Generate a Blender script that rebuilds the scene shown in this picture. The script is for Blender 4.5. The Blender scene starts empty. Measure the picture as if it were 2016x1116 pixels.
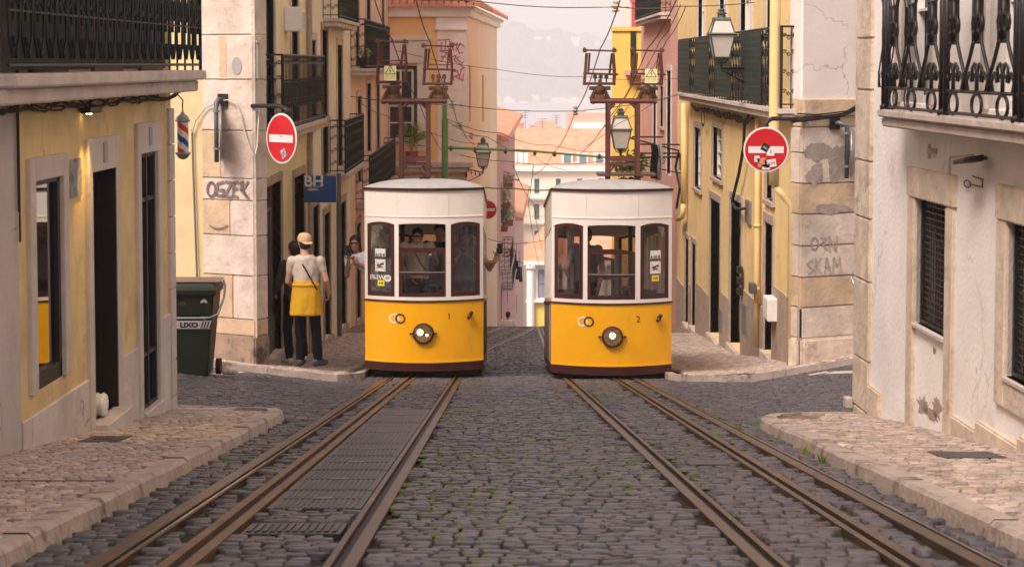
import bpy, bmesh, math, random
import numpy as np
from mathutils import Vector, Matrix
R = math.radians
C = bpy.data.collections.new('place'); bpy.context.scene.collection.children.link(C)
sc = bpy.context.scene
# ---------------------------------------------------------------- camera, sky, sun, exposure
FPX = 4000.0; CAMH = 1.07; HOR = 125.0; PPY = 387.0; VPX = 995.0
PITCH = math.atan((PPY-HOR)/FPX); YAW = math.atan((1008-VPX)/FPX)
cd = bpy.data.cameras.new('camera'); cam = bpy.data.objects.new('camera', cd); C.objects.link(cam)
cd.sensor_width = 36; cd.lens = FPX/2016*36; cd.shift_y = -(558-PPY)/2016; cd.clip_start = .1; cd.clip_end = 9000
cam.location = (0, 0, CAMH); cam.rotation_euler = (math.pi/2-PITCH, 0, -YAW); sc.camera = cam
cd.dof.use_dof = True; cd.dof.focus_distance = 28.5; cd.dof.aperture_fstop = 7.0
W = bpy.data.worlds.new('World'); sc.world = W; W.use_nodes = True
nt = W.node_tree; nt.nodes.clear()
sky = nt.nodes.new('ShaderNodeTexSky'); sky.sky_type = 'NISHITA'; sky.sun_disc = False
SUN_EL, SUN_AZ = 50, -145      # azimuth measured from +Y (down the street), negative = left
sky.sun_elevation = R(SUN_EL); sky.sun_rotation = R(SUN_AZ)
sky.air_density = 1.0; sky.dust_density = 2.0; sky.ozone_density = .6
hs = nt.nodes.new('ShaderNodeHueSaturation'); hs.inputs['Saturation'].default_value = .35
tint = nt.nodes.new('ShaderNodeMix'); tint.data_type = 'RGBA'; tint.blend_type = 'MULTIPLY'
tint.inputs[0].default_value = 1; tint.inputs[7].default_value = (1.0, .88, .855, 1)
bg = nt.nodes.new('ShaderNodeBackground'); bg.inputs[1].default_value = .132
wo = nt.nodes.new('ShaderNodeOutputWorld')
nt.links.new(sky.outputs[0], hs.inputs['Color']); nt.links.new(hs.outputs[0], tint.inputs[6])
nt.links.new(tint.outputs[2], bg.inputs[0]); nt.links.new(bg.outputs[0], wo.inputs[0])
sl = bpy.data.lights.new('sun', 'SUN'); sl.energy = 2.2; sl.angle = R(25); sl.color = (1, .86, .77)
so = bpy.data.objects.new('sun', sl); C.objects.link(so)
a = R(SUN_AZ); e = R(SUN_EL); sd = Vector((math.sin(a)*math.cos(e), math.cos(a)*math.cos(e), math.sin(e)))
so.rotation_euler = sd.to_track_quat('Z', 'Y').to_euler()
sc.view_settings.view_transform = 'Standard'; sc.view_settings.look = 'None'; sc.view_settings.gamma = 1
sc.view_settings.exposure = 1.08
sc.render.engine = 'CYCLES'
sc.cycles.volume_bounces = 1; sc.cycles.max_bounces = 8; sc.cycles.transparent_max_bounces = 24
# ---------------------------------------------------------------- measuring helpers
CM = Matrix.LocRotScale(cam.location, cam.rotation_euler.to_quaternion(), None); CR = CM.to_3x3()
def ray(x, y): return (CR @ Vector(((x-1008)/FPX, -(y-PPY)/FPX, -1))).normalized()
def P(x, y, Y):
    d = ray(x, y); return cam.location + d*(Y/d.y)
K = (596-HOR)/FPX
PROF = [(-60, 60*K*.5), (0, 0), (33, -33*K), (48, -33*K-15*.082), (70, -9.2), (110, -14.8), (256, -32.5), (330, -41), (420, -46)]
def prof(Y):
    for (a0, b0), (a1, b1) in zip(PROF, PROF[1:]):
        if Y <= a1: return b0+(b1-b0)*(Y-a0)/(a1-a0)
    return -46
def sstep(a, b, x):
    t = min(1, max(0, (x-a)/(b-a))); return t*t*(3-2*t)
def gz(X, Y):
    z = (prof(Y-1.5)+prof(Y)+prof(Y+1.5))/3 if Y > 30 else prof(Y)
    w = sstep(18.3, 20.5, Y)*(1-sstep(31, 36, Y))
    return z + w*(.12*max(0, -X-2.4) + .17*max(0, X-3.3))
# ---------------------------------------------------------------- materials
MATS = {}
def pmat(name, col, rough=.85, metal=0, var=.12, vs=2.5, bump=0, bs=25, stain=None, spec=.3, emit=None, crack=0, attr=None):
    if name in MATS: return MATS[name]
    m = bpy.data.materials.new(name); m.use_nodes = True; n = m.node_tree; MATS[name] = m
    b = n.nodes['Principled BSDF']; L = n.links.new
    b.inputs['Roughness'].default_value = rough; b.inputs['Metallic'].default_value = metal
    b.inputs['Specular IOR Level'].default_value = spec
    g = n.nodes.new('ShaderNodeNewGeometry')
    nz = n.nodes.new('ShaderNodeTexNoise'); nz.inputs['Scale'].default_value = vs; nz.inputs['Detail'].default_value = 6
    nz.inputs['Roughness'].default_value = .65
    L(g.outputs['Position'], nz.inputs['Vector'])
    mr = n.nodes.new('ShaderNodeMapRange'); mr.inputs[1].default_value = .3; mr.inputs[2].default_value = .7
    mr.inputs[3].default_value = 1-var*1.15; mr.inputs[4].default_value = 1+var*1.15
    L(nz.outputs[0], mr.inputs[0])
    mx = n.nodes.new('ShaderNodeMix'); mx.data_type = 'RGBA'; mx.blend_type = 'MULTIPLY'; mx.inputs[0].default_value = 1
    mx.inputs[6].default_value = (*col, 1); L(mr.outputs[0], mx.inputs[7]); out = mx.outputs[2]
    if attr:
        at = n.nodes.new('ShaderNodeAttribute'); at.attribute_name = attr
        m2 = n.nodes.new('ShaderNodeMix'); m2.data_type = 'RGBA'; m2.blend_type = 'MULTIPLY'; m2.inputs[0].default_value = 1
        L(out, m2.inputs[6]); L(at.outputs[0], m2.inputs[7]); out = m2.outputs[2]
    for st in (stain if isinstance(stain, list) else [stain] if stain else []):
        scol, amt, ss, thr = st[:4]
        mp = n.nodes.new('ShaderNodeMapping')
        mp.inputs['Scale'].default_value = (1, 1, st[4]) if len(st) > 4 else (1, 1, 1)
        mp.inputs['Location'].default_value = (random.random()*50, random.random()*50, 3)
        L(g.outputs['Position'], mp.inputs[0])
        n2 = n.nodes.new('ShaderNodeTexNoise'); n2.inputs['Scale'].default_value = ss; n2.inputs['Detail'].default_value = 8
        n2.inputs['Roughness'].default_value = .7
        L(mp.outputs[0], n2.inputs['Vector'])
        r = n.nodes.new('ShaderNodeMapRange'); r.inputs[1].default_value = thr; r.inputs[2].default_value = thr+.09
        r.inputs[4].default_value = min(.95, amt*1.3); L(n2.outputs[0], r.inputs[0])
        m3 = n.nodes.new('ShaderNodeMix'); m3.data_type = 'RGBA'; L(r.outputs[0], m3.inputs[0])
        L(out, m3.inputs[6]); m3.inputs[7].default_value = (*scol, 1); out = m3.outputs[2]
    if crack:
        nd = n.nodes.new('ShaderNodeTexNoise'); nd.inputs['Scale'].default_value = 3; nd.inputs['Detail'].default_value = 5; L(g.outputs['Position'], nd.inputs['Vector'])
        va = n.nodes.new('ShaderNodeVectorMath'); va.operation = 'MULTIPLY_ADD'; L(nd.outputs['Color'], va.inputs[0]); va.inputs[1].default_value = (.5, .5, .5); L(g.outputs['Position'], va.inputs[2])
        vo = n.nodes.new('ShaderNodeTexVoronoi'); vo.feature = 'DISTANCE_TO_EDGE'; vo.inputs['Scale'].default_value = .9; L(va.outputs[0], vo.inputs['Vector'])
        r1 = n.nodes.new('ShaderNodeMapRange'); r1.inputs[1].default_value = .002; r1.inputs[2].default_value = .009; r1.inputs[3].default_value = 1; r1.inputs[4].default_value = 0; L(vo.outputs['Distance'], r1.inputs[0])
        n5 = n.nodes.new('ShaderNodeTexNoise'); n5.inputs['Scale'].default_value = .8; n5.inputs['Detail'].default_value = 3; L(g.outputs['Position'], n5.inputs['Vector'])
        r2 = n.nodes.new('ShaderNodeMapRange'); r2.inputs[1].default_value = .5; r2.inputs[2].default_value = .58; r2.inputs[4].default_value = crack; L(n5.outputs[0], r2.inputs[0])
        mu = n.nodes.new('ShaderNodeMath'); mu.operation = 'MULTIPLY'; L(r1.outputs[0], mu.inputs[0]); L(r2.outputs[0], mu.inputs[1])
        m6 = n.nodes.new('ShaderNodeMix'); m6.data_type = 'RGBA'; L(mu.outputs[0], m6.inputs[0]); L(out, m6.inputs[6]); m6.inputs[7].default_value = (col[0]*.3, col[1]*.28, col[2]*.27, 1); out = m6.outputs[2]
    L(out, b.inputs['Base Color'])
    if bump:
        n4 = n.nodes.new('ShaderNodeTexNoise'); n4.inputs['Scale'].default_value = bs; n4.inputs['Detail'].default_value = 8
        L(g.outputs['Position'], n4.inputs['Vector'])
        bp = n.nodes.new('ShaderNodeBump'); bp.inputs['Strength'].default_value = bump; bp.inputs['Distance'].default_value = .02
        L(n4.outputs[0], bp.inputs['Height']); L(bp.outputs[0], b.inputs['Normal'])
    if emit:
        b.inputs['Emission Color'].default_value = (*emit[0], 1); b.inputs['Emission Strength'].default_value = emit[1]
    return m
def glassmat(name, tintc=(.75, .72, .68), refl=.12):
    m = bpy.data.materials.new(name); m.use_nodes = True; n = m.node_tree; n.nodes.clear(); MATS[name] = m
    o = n.nodes.new('ShaderNodeOutputMaterial'); t = n.nodes.new('ShaderNodeBsdfTransparent'); t.inputs[0].default_value = (*tintc, 1)
    gl = n.nodes.new('ShaderNodeBsdfGlossy'); gl.inputs['Roughness'].default_value = .03; gl.inputs[0].default_value = (.9, .9, .9, 1)
    fr = n.nodes.new('ShaderNodeLayerWeight'); fr.inputs[0].default_value = .35
    mr = n.nodes.new('ShaderNodeMapRange'); mr.inputs[3].default_value = refl; mr.inputs[4].default_value = .8
    mx = n.nodes.new('ShaderNodeMixShader')
    n.links.new(fr.outputs['Facing'], mr.inputs[0]); n.links.new(mr.outputs[0], mx.inputs[0])
    n.links.new(t.outputs[0], mx.inputs[1]); n.links.new(gl.outputs[0], mx.inputs[2]); n.links.new(mx.outputs[0], o.inputs[0])
    return m
GREY = (.25, .22, .2); DIRT = (.22, .17, .13)
mOchre = pmat('ochre_plaster', (.66, .49, .24), crack=.7, var=.16, vs=1.6, bump=.25, stain=[((.45, .32, .17), .5, 1.2, .56), ((.62, .5, .36), .45, 3, .66, .3)])
mPlinth = pmat('pale_plinth_plaster', (.56, .49, .43), crack=.8, var=.16, vs=2, bump=.4, stain=[((.32, .25, .19), .55, 2.2, .6, .5), ((.2, .15, .11), .6, 7, .7)])
mTrim = pmat('painted_stone_trim', (.54, .47, .41), var=.12, bump=.3, stain=[((.3, .24, .19), .5, 4, .64, .4)])
mPinkGrey = pmat('pinkish_grey_plaster', (.5, .43, .4), crack=.7, var=.14, vs=1.2, bump=.25, stain=[((.3, .24, .22), .4, 1.5, .6, .3)])
mWhitePl = pmat('white_plaster', (.88, .83, .78), crack=.35, var=.08, vs=1.2, bump=.3, stain=[((.5, .38, .28), .45, 2.3, .66, .35), ((.35, .28, .22), .7, 9, .74), ((.55, .46, .4), .4, .9, .6)])
mLime = pmat('limestone', (.62, .51, .4), var=.22, vs=3.5, bump=.5, bs=18, stain=[((.34, .24, .16), .6, 2.6, .58), ((.2, .17, .15), .6, 5, .68), ((.66, .58, .5), .5, 1.5, .62)])
mLimeB = pmat('pale_limestone_block', (.58, .48, .4), var=.22, vs=3, bump=.5, bs=18, stain=[((.36, .29, .24), .6, 2.2, .6), ((.5, .36, .22), .6, 1.3, .62)])
mLimeC = pmat('warm_limestone_block', (.52, .38, .25), var=.18, vs=3, bump=.5, bs=18, stain=[((.3, .24, .19), .65, 2.4, .56), ((.62, .53, .44), .5, 1.6, .62)])
mSlab = pmat('weathered_stone_slab', (.55, .47, .42), var=.15, vs=3, bump=.4, stain=[((.2, .15, .12), .7, 5, .62, .35), ((.35, .27, .2), .5, 2, .6)])
mCream = pmat('cream_plaster', (.8, .69, .46), var=.09, vs=1.5, bump=.15, stain=[((.55, .45, .3), .4, 1.6, .62, .3)])
mOff = pmat('off_white_plaster', (.74, .68, .6), var=.1, bump=.15, stain=[((.4, .34, .28), .5, 2, .62, .3)])
mPeachy = pmat('peach_plaster', (.72, .53, .39), var=.1, bump=.1, stain=[((.5, .38, .3), .4, 1.4, .6, .3)])
mOrangePl = pmat('orange_plaster', (.88, .56, .24), var=.08, bump=.1, stain=[((.7, .5, .3), .4, 1.2, .62, .3)])
mPeachS = pmat('pale_peach_plaster', (.86, .66, .48), var=.06, vs=.8, stain=[((.7, .42, .25), .4, 1.2, .6, .2)])
mYel = pmat('yellow_plaster', (.78, .58, .27), crack=.5, var=.08, vs=1.5, bump=.12, stain=[((.62, .48, .26), .45, 1.6, .6, .25)])
mYelP = pmat('yellow_paint', (.74, .56, .26), rough=.5, var=.06)
mYelFar = pmat('strong_yellow_plaster', (.8, .54, .12), var=.06, vs=.8)
mPink = pmat('pink_plaster', (.62, .34, .28), var=.1, vs=1, stain=[((.45, .3, .26), .4, 2, .6, .3)])
mPinkL = pmat('pale_pink_plaster', (.7, .45, .38), var=.1, vs=1)
mTaupe = pmat('taupe_stone', (.38, .3, .24), var=.2, vs=4, bump=.5, stain=[((.16, .12, .1), .6, 6, .62)])
mTile = pmat('terracotta_tile', (.62, .27, .16), var=.25, vs=.9, stain=[((.75, .5, .38), .5, 2, .6)])
mIron = pmat('dark_green_iron', (.008, .013, .012), rough=.5, var=.2, vs=8, spec=.3)
mIronB = pmat('black_iron', (.016, .014, .014), rough=.45, var=.2, vs=8)
mPanel = pmat('green_slat_panel', (.018, .032, .024), rough=.6, var=.3, vs=9)
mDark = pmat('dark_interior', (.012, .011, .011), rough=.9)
mPane = pmat('dark_window_glass', (.02, .02, .022), rough=.06, spec=.6, var=.1)
mMirrorPane = pmat('shop_window_glass', (.3, .29, .28), rough=.02, metal=1, var=.03)
mWood = pmat('dark_brown_wood', (.07, .035, .022), rough=.5, var=.25, vs=6)
mWoodL = pmat('weathered_brown_door_paint', (.2, .12, .08), rough=.6, var=.2, vs=5)
mWhiteP = pmat('white_paint', (.75, .72, .68), rough=.45, var=.05)
mGreenSh = pmat('green_painted_wood', (.08, .22, .18), rough=.6)
mTramW = pmat('tram_white_paint', (.76, .69, .61), rough=.34, var=.06, vs=2, spec=.4, bump=.06, bs=3, stain=[((.42, .34, .27), .4, 4, .6, .25), ((.3, .22, .16), .5, 14, .72)])
mTramY = pmat('tram_yellow_paint', (.86, .4, .006), rough=.3, var=.05, vs=3, spec=.45, bump=.06, bs=3, stain=[((.45, .2, .02), .5, 9, .68, .4), ((.6, .3, .03), .35, 2.5, .58, .35)])
mTramM = pmat('tram_maroon_wood', (.052, .012, .01), rough=.35, var=.2, vs=6, spec=.4)
mTramR = pmat('tram_roof_grey', (.33, .32, .31), rough=.6, var=.12, vs=4)
mUnder = pmat('dark_underframe_and_shadow', (.02, .017, .016), rough=.8)  # black of the running gear, also paints the shadow below the trams
mRust = pmat('rusty_maroon_steel', (.1, .035, .028), rough=.6, metal=.2, var=.3, vs=7, stain=[((.1, .05, .03), .6, 12, .55)])
mBronze = pmat('brown_insulator', (.12, .06, .025), rough=.3, var=.2, spec=.6)
mRail = pmat('worn_brown_rail_steel', (.12, .078, .052), rough=.42, metal=.55, var=.25, vs=5, bump=.1, stain=[((.28, .13, .045), .6, 2, .58)])
mRailO = pmat('orange_rusted_rail_steel', (.17, .095, .048), rough=.5, metal=.4, var=.3, vs=5)
mGroove = pmat('dark_groove', (.012, .008, .006), rough=.6)  # near-black strip along the bottom of the rail grooves
mPlate = pmat('cast_iron_plate', (.07, .066, .07), rough=.45, metal=.5, var=.25, vs=4)
mJoint = pmat('joint_sand', (.034, .027, .022), rough=.95, var=.4, vs=9, bump=.4, stain=[((.06, .085, .012), .8, 1.1, .52)])
mJointP = pmat('pavement_joint', (.2, .14, .11), rough=.95, var=.3, vs=9)
mMoss = pmat('moss', (.12, .16, .018), rough=.95, var=.4, vs=20)
mFrontPl = pmat('pinkish_white_plaster', (.7, .62, .57), crack=.5, var=.07, vs=1.2, bump=.2, stain=[((.5, .42, .37), .4, 1.3, .6, .3)])
mBasalt = pmat('basalt_setts', (.078, .071, .076), rough=.46, var=.3, vs=14, bump=.35, bs=60, attr='tone', spec=.4, stain=[((.045, .055, .012), .5, 2.2, .66), ((.11, .085, .07), .5, .6, .56)])
mCalc = pmat('limestone_setts', (.42, .33, .27), rough=.6, var=.2, vs=10, bump=.3, bs=60, attr='tone', stain=[((.2, .13, .1), .5, 1.1, .6)])
mKerb = pmat('kerb_stone', (.42, .34, .28), rough=.75, var=.2, vs=6, bump=.5, stain=[((.16, .12, .09), .7, 3, .55), ((.1, .08, .06), .6, 9, .64)])
mMark = pmat('worn_white_road_paint', (.5, .42, .34), var=.2, vs=12)
mRed = pmat('sign_red', (.5, .012, .018), rough=.35, var=.08, vs=5)
mSignW = pmat('sign_white', (.7, .66, .62), rough=.4, var=.05)
mBlue = pmat('sign_blue', (.012, .07, .21), rough=.35)
mGalv = pmat('galvanised_steel', (.3, .3, .31), rough=.45, metal=.7)
mSteel = pmat('grey_painted_steel', (.13, .13, .14), rough=.5, metal=.4)
mGreenPole = pmat('green_painted_steel', (.13, .26, .1), rough=.55)
mWire = pmat('cable_black', (.02, .016, .015), rough=.7)
mWireG = pmat('copper_contact_wire', (.08, .05, .04), rough=.5, metal=.5)
mCableW = pmat('pale_cable', (.5, .45, .4), rough=.6)
mLampG = pmat('lamp_green_grey_paint', (.09, .105, .095), rough=.45, metal=.3)
mLampGl = pmat('frosted_lamp_glass', (.55, .5, .46), rough=.25, var=.1)
mBin = pmat('dark_green_plastic', (.018, .028, .018), rough=.42, var=.15)
mSkin = pmat('skin', (.5, .27, .18), rough=.5, var=.06)
mHair = pmat('dark_hair', (.02, .013, .01), rough=.55)
mBlack = pmat('black_cloth', (.006, .0055, .007), rough=.95, spec=.08)
mBeige = pmat('beige_cotton', (.5, .42, .34), rough=.95, var=.06)
mApron = pmat('mustard_apron_cloth', (.52, .28, .012), rough=.9, var=.08)
mCap = pmat('tan_cap_cloth', (.55, .38, .22), rough=.9)
mWhiteC = pmat('white_cotton', (.7, .68, .7), rough=.9)
mLeaf = pmat('leaf_green', (.07, .12, .02), rough=.6, var=.35, vs=9)
mLeafY = pmat('palm_leaf', (.2, .3, .03), rough=.5, var=.3, vs=9)
mLeafG = pmat('dusty_leaf', (.3, .3, .14), rough=.7, var=.3, vs=3)
mPot = pmat('terracotta_pot', (.28, .1, .05), rough=.8)
mGraf = pmat('black_spray_paint', (.2, .17, .16), rough=.8)
mGrafP = pmat('pink_spray_paint', (.55, .12, .25), rough=.8)
mGrafG = pmat('faded_spray_paint', (.4, .33, .29), rough=.8)
mYlab = pmat('yellow_sticker', (.75, .6, .03), rough=.5)
mWarn = pmat('warning_plate', (.72, .68, .34), rough=.5)
mInk = pmat('black_ink', (.02, .02, .02), rough=.6)
mPhone = pmat('phone_case', (.03, .03, .035), rough=.2)
mGlass = glassmat('clear_tram_glass')
mBulb = pmat('lit_bulb', (1, .8, .5), emit=((1, .66, .3), 7))
# ---------------------------------------------------------------- mesh helpers
class Fr:
    """vertical plane: origin A, u runs towards B, d runs outwards (side=+1: right of u)"""
    def __init__(s, A, B, side=1):
        s.A = Vector((*A, 0)); s.u = (Vector((*B, 0))-s.A).normalized(); s.n = Vector((s.u.y, -s.u.x, 0))*side
        s.L = (Vector((*B, 0))-s.A).length; s.side = side
    def p(s, u, d, z): q = s.A+s.u*u+s.n*d; return Vector((q.x, q.y, z))
    def hit(s, x, y, d=0):
        r = ray(x, y); o = cam.location-(s.A+s.n*d); t = -o.dot(s.n)/r.dot(s.n); q = cam.location+r*t
        return (q-s.A).dot(s.u), q.z
    def ux(s, x, d=0): return s.hit(x, 400, d)[0]
WF = Fr((0, 0), (1, 0), 1)      # world frame: p(u,d,z) = (u,-d,z)
class MB:
    def __init__(s): s.v = []; s.f = []
    def add(s, vs, fs):
        o = len(s.v); s.v += [tuple(v) for v in vs]; s.f += [tuple(o+i for i in f) for f in fs]
    def hexa(s, p): s.add(p, [(0, 3, 2, 1), (4, 5, 6, 7), (0, 1, 5, 4), (1, 2, 6, 5), (2, 3, 7, 6), (3, 0, 4, 7)])
    def box(s, fr, u0, u1, d0, d1, z0, z1):
        s.hexa([fr.p(u0, d0, z0), fr.p(u1, d0, z0), fr.p(u1, d1, z0), fr.p(u0, d1, z0), fr.p(u0, d0, z1), fr.p(u1, d0, z1), fr.p(u1, d1, z1), fr.p(u0, d1, z1)])
    def quad(s, *p): s.add(p, [tuple(range(len(p)))])
    def wbox(s, x0, x1, y0, y1, z0, z1): s.hexa([(x0, y0, z0), (x1, y0, z0), (x1, y1, z0), (x0, y1, z0), (x0, y0, z1), (x1, y0, z1), (x1, y1, z1), (x0, y1, z1)])
    def tube(s, pts, r, n=6, closed=False):
        pts = [Vector(p) for p in pts]; m = len(pts); rs = r if isinstance(r, (list, tuple)) else [r]*m
        up = None; rings = []
        for i, p in enumerate(pts):
            a = pts[(i-1) % m] if (closed or i > 0) else p; b = pts[(i+1) % m] if (closed or i < m-1) else p
            t = (b-a)
            t = t.normalized() if t.length > 1e-9 else Vector((0, 0, 1))
            if up is None: up = t.orthogonal().normalized()
            up = up-t*up.dot(t)
            up = up.normalized() if up.length > 1e-6 else t.orthogonal().normalized()
            w = t.cross(up); rings.append([p+(up*math.cos(q)+w*math.sin(q))*rs[i] for q in (2*math.pi*k/n for k in range(n))])
        vs = [q for g in rings for q in g]; fs = []
        for i in range(m if closed else m-1):
            j = (i+1) % m
            for k in range(n): fs.append((i*n+k, i*n+(k+1) % n, j*n+(k+1) % n, j*n+k))
        if not closed: fs += [tuple(range(n-1, -1, -1)), tuple((m-1)*n+k for k in range(n))]
        s.add(vs, fs)
    def ring(s, c, ax1, ax2, r1, r2, tr, n=12, m=5):
        s.tube([Vector(c)+ax1*(r1*math.cos(q))+ax2*(r2*math.sin(q)) for q in (2*math.pi*k/n for k in range(n))], tr, m, True)
    def lathe(s, c, prof_, n=16, ax=Vector((0, 0, 1)), arc=None):
        c = Vector(c); ax = ax.normalized(); e1 = ax.orthogonal().normalized(); e2 = ax.cross(e1); vs = []
        for r, h in prof_:
            for k in range(n): q = 2*math.pi*k/n; vs.append(c+ax*h+(e1*math.cos(q)+e2*math.sin(q))*r)
        fs = [(i*n+k, i*n+(k+1) % n, (i+1)*n+(k+1) % n, (i+1)*n+k) for i in range(len(prof_)-1) for k in range(n)]
        fs += [tuple(range(n-1, -1, -1)), tuple((len(prof_)-1)*n+k for k in range(n))]
        s.add(vs, fs)
    def ell(s, c, rx, ry, rz, n=12, m=8, rot=None):
        vs = []; fs = []; c = Vector(c)
        for i in range(m+1):
            t = math.pi*i/m
            for k in range(n):
                q = 2*math.pi*k/n; v = Vector((rx*math.sin(t)*math.cos(q), ry*math.sin(t)*math.sin(q), rz*math.cos(t)))
                vs.append(c+(rot @ v if rot else v))
        fs = [(i*n+k, (i+1)*n+k, (i+1)*n+(k+1) % n, i*n+(k+1) % n) for i in range(m) for k in range(n)]
        s.add(vs, fs)
    def build(s, name, mat, parent=None, smooth=False, bevel=0, seg=1):
        me = bpy.data.meshes.new(name); me.from_pydata(s.v, [], s.f); me.validate(); 
        bm = bmesh.new(); bm.from_mesh(me); bmesh.ops.remove_doubles(bm, verts=bm.verts, dist=1e-5)
        bmesh.ops.recalc_face_normals(bm, faces=bm.faces)
        if bevel:
            try: bmesh.ops.bevel(bm, geom=[e for e in bm.edges if len(e.link_faces) == 2 and e.calc_face_angle(0) > .7], offset=bevel, segments=seg, affect='EDGES', clamp_overlap=True)
            except Exception: pass
        bm.to_mesh(me); bm.free()
        if smooth:
            for p in me.polygons: p.use_smooth = True
        me.materials.append(mat); o = bpy.data.objects.new(name, me); C.objects.link(o)
        if parent: setpar(o, parent)
        return o
def setpar(o, p):
    o.parent = p; bpy.context.view_layer.update() if False else None
    o.matrix_parent_inverse = wm(p).inverted()
def wm(o):
    m = o.matrix_basis.copy()
    if o.parent: m = wm(o.parent) @ o.matrix_parent_inverse @ m
    return m
def tag(o, label, cat, group=None, kind=None):
    o['label'] = label; o['category'] = cat
    if group: o['group'] = group
    if kind: o['kind'] = kind
    return o
def thing(name, label, cat, loc=(0, 0, 0), group=None):
    o = bpy.data.objects.new(name, None); o.empty_display_size = .1; C.objects.link(o); o.location = loc
    return tag(o, label, cat, group)
def structure(o): o['kind'] = 'structure'; return o
def copy_tree(o, parent=None):
    c = o.copy(); C.objects.link(c)
    if parent: c.parent = parent
    for ch in [x for x in bpy.data.objects if x.parent == o]: copy_tree(ch, c)
    return c
def textgeo(s, size, mirror=False, bold=0):
    cu = bpy.data.curves.new('t', 'FONT'); cu.body = s; cu.size = size; cu.align_x = 'CENTER'; cu.align_y = 'CENTER'
    cu.resolution_u = 3; cu.offset = bold
    o = bpy.data.objects.new('t', cu); C.objects.link(o); bpy.context.view_layer.update()
    me = o.evaluated_get(bpy.context.evaluated_depsgraph_get()).to_mesh()
    vs = [(-v.co.x if mirror else v.co.x, v.co.y) for v in me.vertices]; fs = [tuple(p.vertices) for p in me.polygons]
    bpy.data.objects.remove(o); return vs, fs
def addtext(mb, s, size, fn, mirror=False, bold=0, sx=1):
    vs, fs = textgeo(s, size, mirror, bold); mb.add([fn(a*sx, b) for a, b in vs], fs)
def disc(mb, fn, cu, cv, ru, rv, n=28, r0=0):
    if r0:
        vs = [fn(cu+ru*k*math.cos(q), cv+rv*k*math.sin(q)) for k in (1, r0) for q in (2*math.pi*i/n for i in range(n))]
        mb.add(vs, [(i, (i+1) % n, n+(i+1) % n, n+i) for i in range(n)])
    else: mb.add([fn(cu+ru*math.cos(q), cv+rv*math.sin(q)) for q in (2*math.pi*i/n for i in range(n))], [tuple(range(n))])
def stroke(mb, fn, pts, w):
    for (a0, b0), (a1, b1) in zip(pts, pts[1:]):
        l = math.hypot(a1-a0, b1-b0) or 1; nx, ny = -(b1-b0)/l*w/2, (a1-a0)/l*w/2; ex, ey = (a1-a0)/l*w/3, (b1-b0)/l*w/3
        mb.quad(fn(a0-ex+nx, b0-ey+ny), fn(a0-ex-nx, b0-ey-ny), fn(a1+ex-nx, b1+ey-ny), fn(a1+ex+nx, b1+ey+ny))
def arcpts(cx, cy, rx, ry, a0, a1, n=8): return [(cx+rx*math.cos(R(a0+(a1-a0)*i/n)), cy+ry*math.sin(R(a0+(a1-a0)*i/n))) for i in range(n+1)]
def wall(mb, fr, u0, u1, z0, z1, ops, rev=.18):
    us = sorted({u0, u1, *[q for o in ops for q in o[:2]]}); zs = sorted({z0, z1, *[q for o in ops for q in o[2:4]]})
    us = [q for q in us if u0 <= q <= u1]; zs = [q for q in zs if z0 <= q <= z1]
    for a_, b_ in zip(us, us[1:]):
        for c_, d_ in zip(zs, zs[1:]):
            m, k = (a_+b_)/2, (c_+d_)/2
            if any(o[0] < m < o[1] and o[2] < k < o[3] for o in ops): continue
            mb.quad(fr.p(a_, 0, c_), fr.p(b_, 0, c_), fr.p(b_, 0, d_), fr.p(a_, 0, d_))
    for o in ops:
        a_, b_, c_, d_ = o[:4]; r = -rev
        mb.quad(fr.p(a_, 0, c_), fr.p(a_, r, c_), fr.p(a_, r, d_), fr.p(a_, 0, d_)); mb.quad(fr.p(b_, 0, c_), fr.p(b_, r, c_), fr.p(b_, r, d_), fr.p(b_, 0, d_))
        mb.quad(fr.p(a_, 0, c_), fr.p(b_, 0, c_), fr.p(b_, r, c_), fr.p(a_, r, c_)); mb.quad(fr.p(a_, 0, d_), fr.p(b_, 0, d_), fr.p(b_, r, d_), fr.p(a_, r, d_))
def body_block(b, fr, u0, u1, z0, z1, depth, mat, name='rear_wall'):
    m = MB(); q = fr.p
    m.quad(q(u0, 0, z0), q(u0, 0, z1), q(u0, -depth, z1), q(u0, -depth, z0)); m.quad(q(u1, 0, z0), q(u1, 0, z1), q(u1, -depth, z1), q(u1, -depth, z0))
    m.quad(q(u0, -depth, z0), q(u1, -depth, z0), q(u1, -depth, z1), q(u0, -depth, z1)); m.quad(q(u0, 0, z1), q(u1, 0, z1), q(u1, -depth, z1), q(u0, -depth, z1))
    return m.build(name, mat, b)
def surround(b, fr, o, w, mat, proud=.03, sill=True, name='window_surround', rev=.18, down=0):
    a_, b_, c_, d_ = o[:4]; m = MB()
    m.box(fr, a_-w, a_, -rev+.01, proud, c_-down, d_); m.box(fr, b_, b_+w, -rev+.01, proud, c_-down, d_); m.box(fr, a_-w-.004, b_+w+.004, -rev+.01, proud+.003, d_, d_+w*1.15)
    if sill: m.box(fr, a_-w*1.1, b_+w*1.1, -rev+.01, proud+.03, c_-.07, c_)
    return m.build(name, mat, b, bevel=.006)
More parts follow.
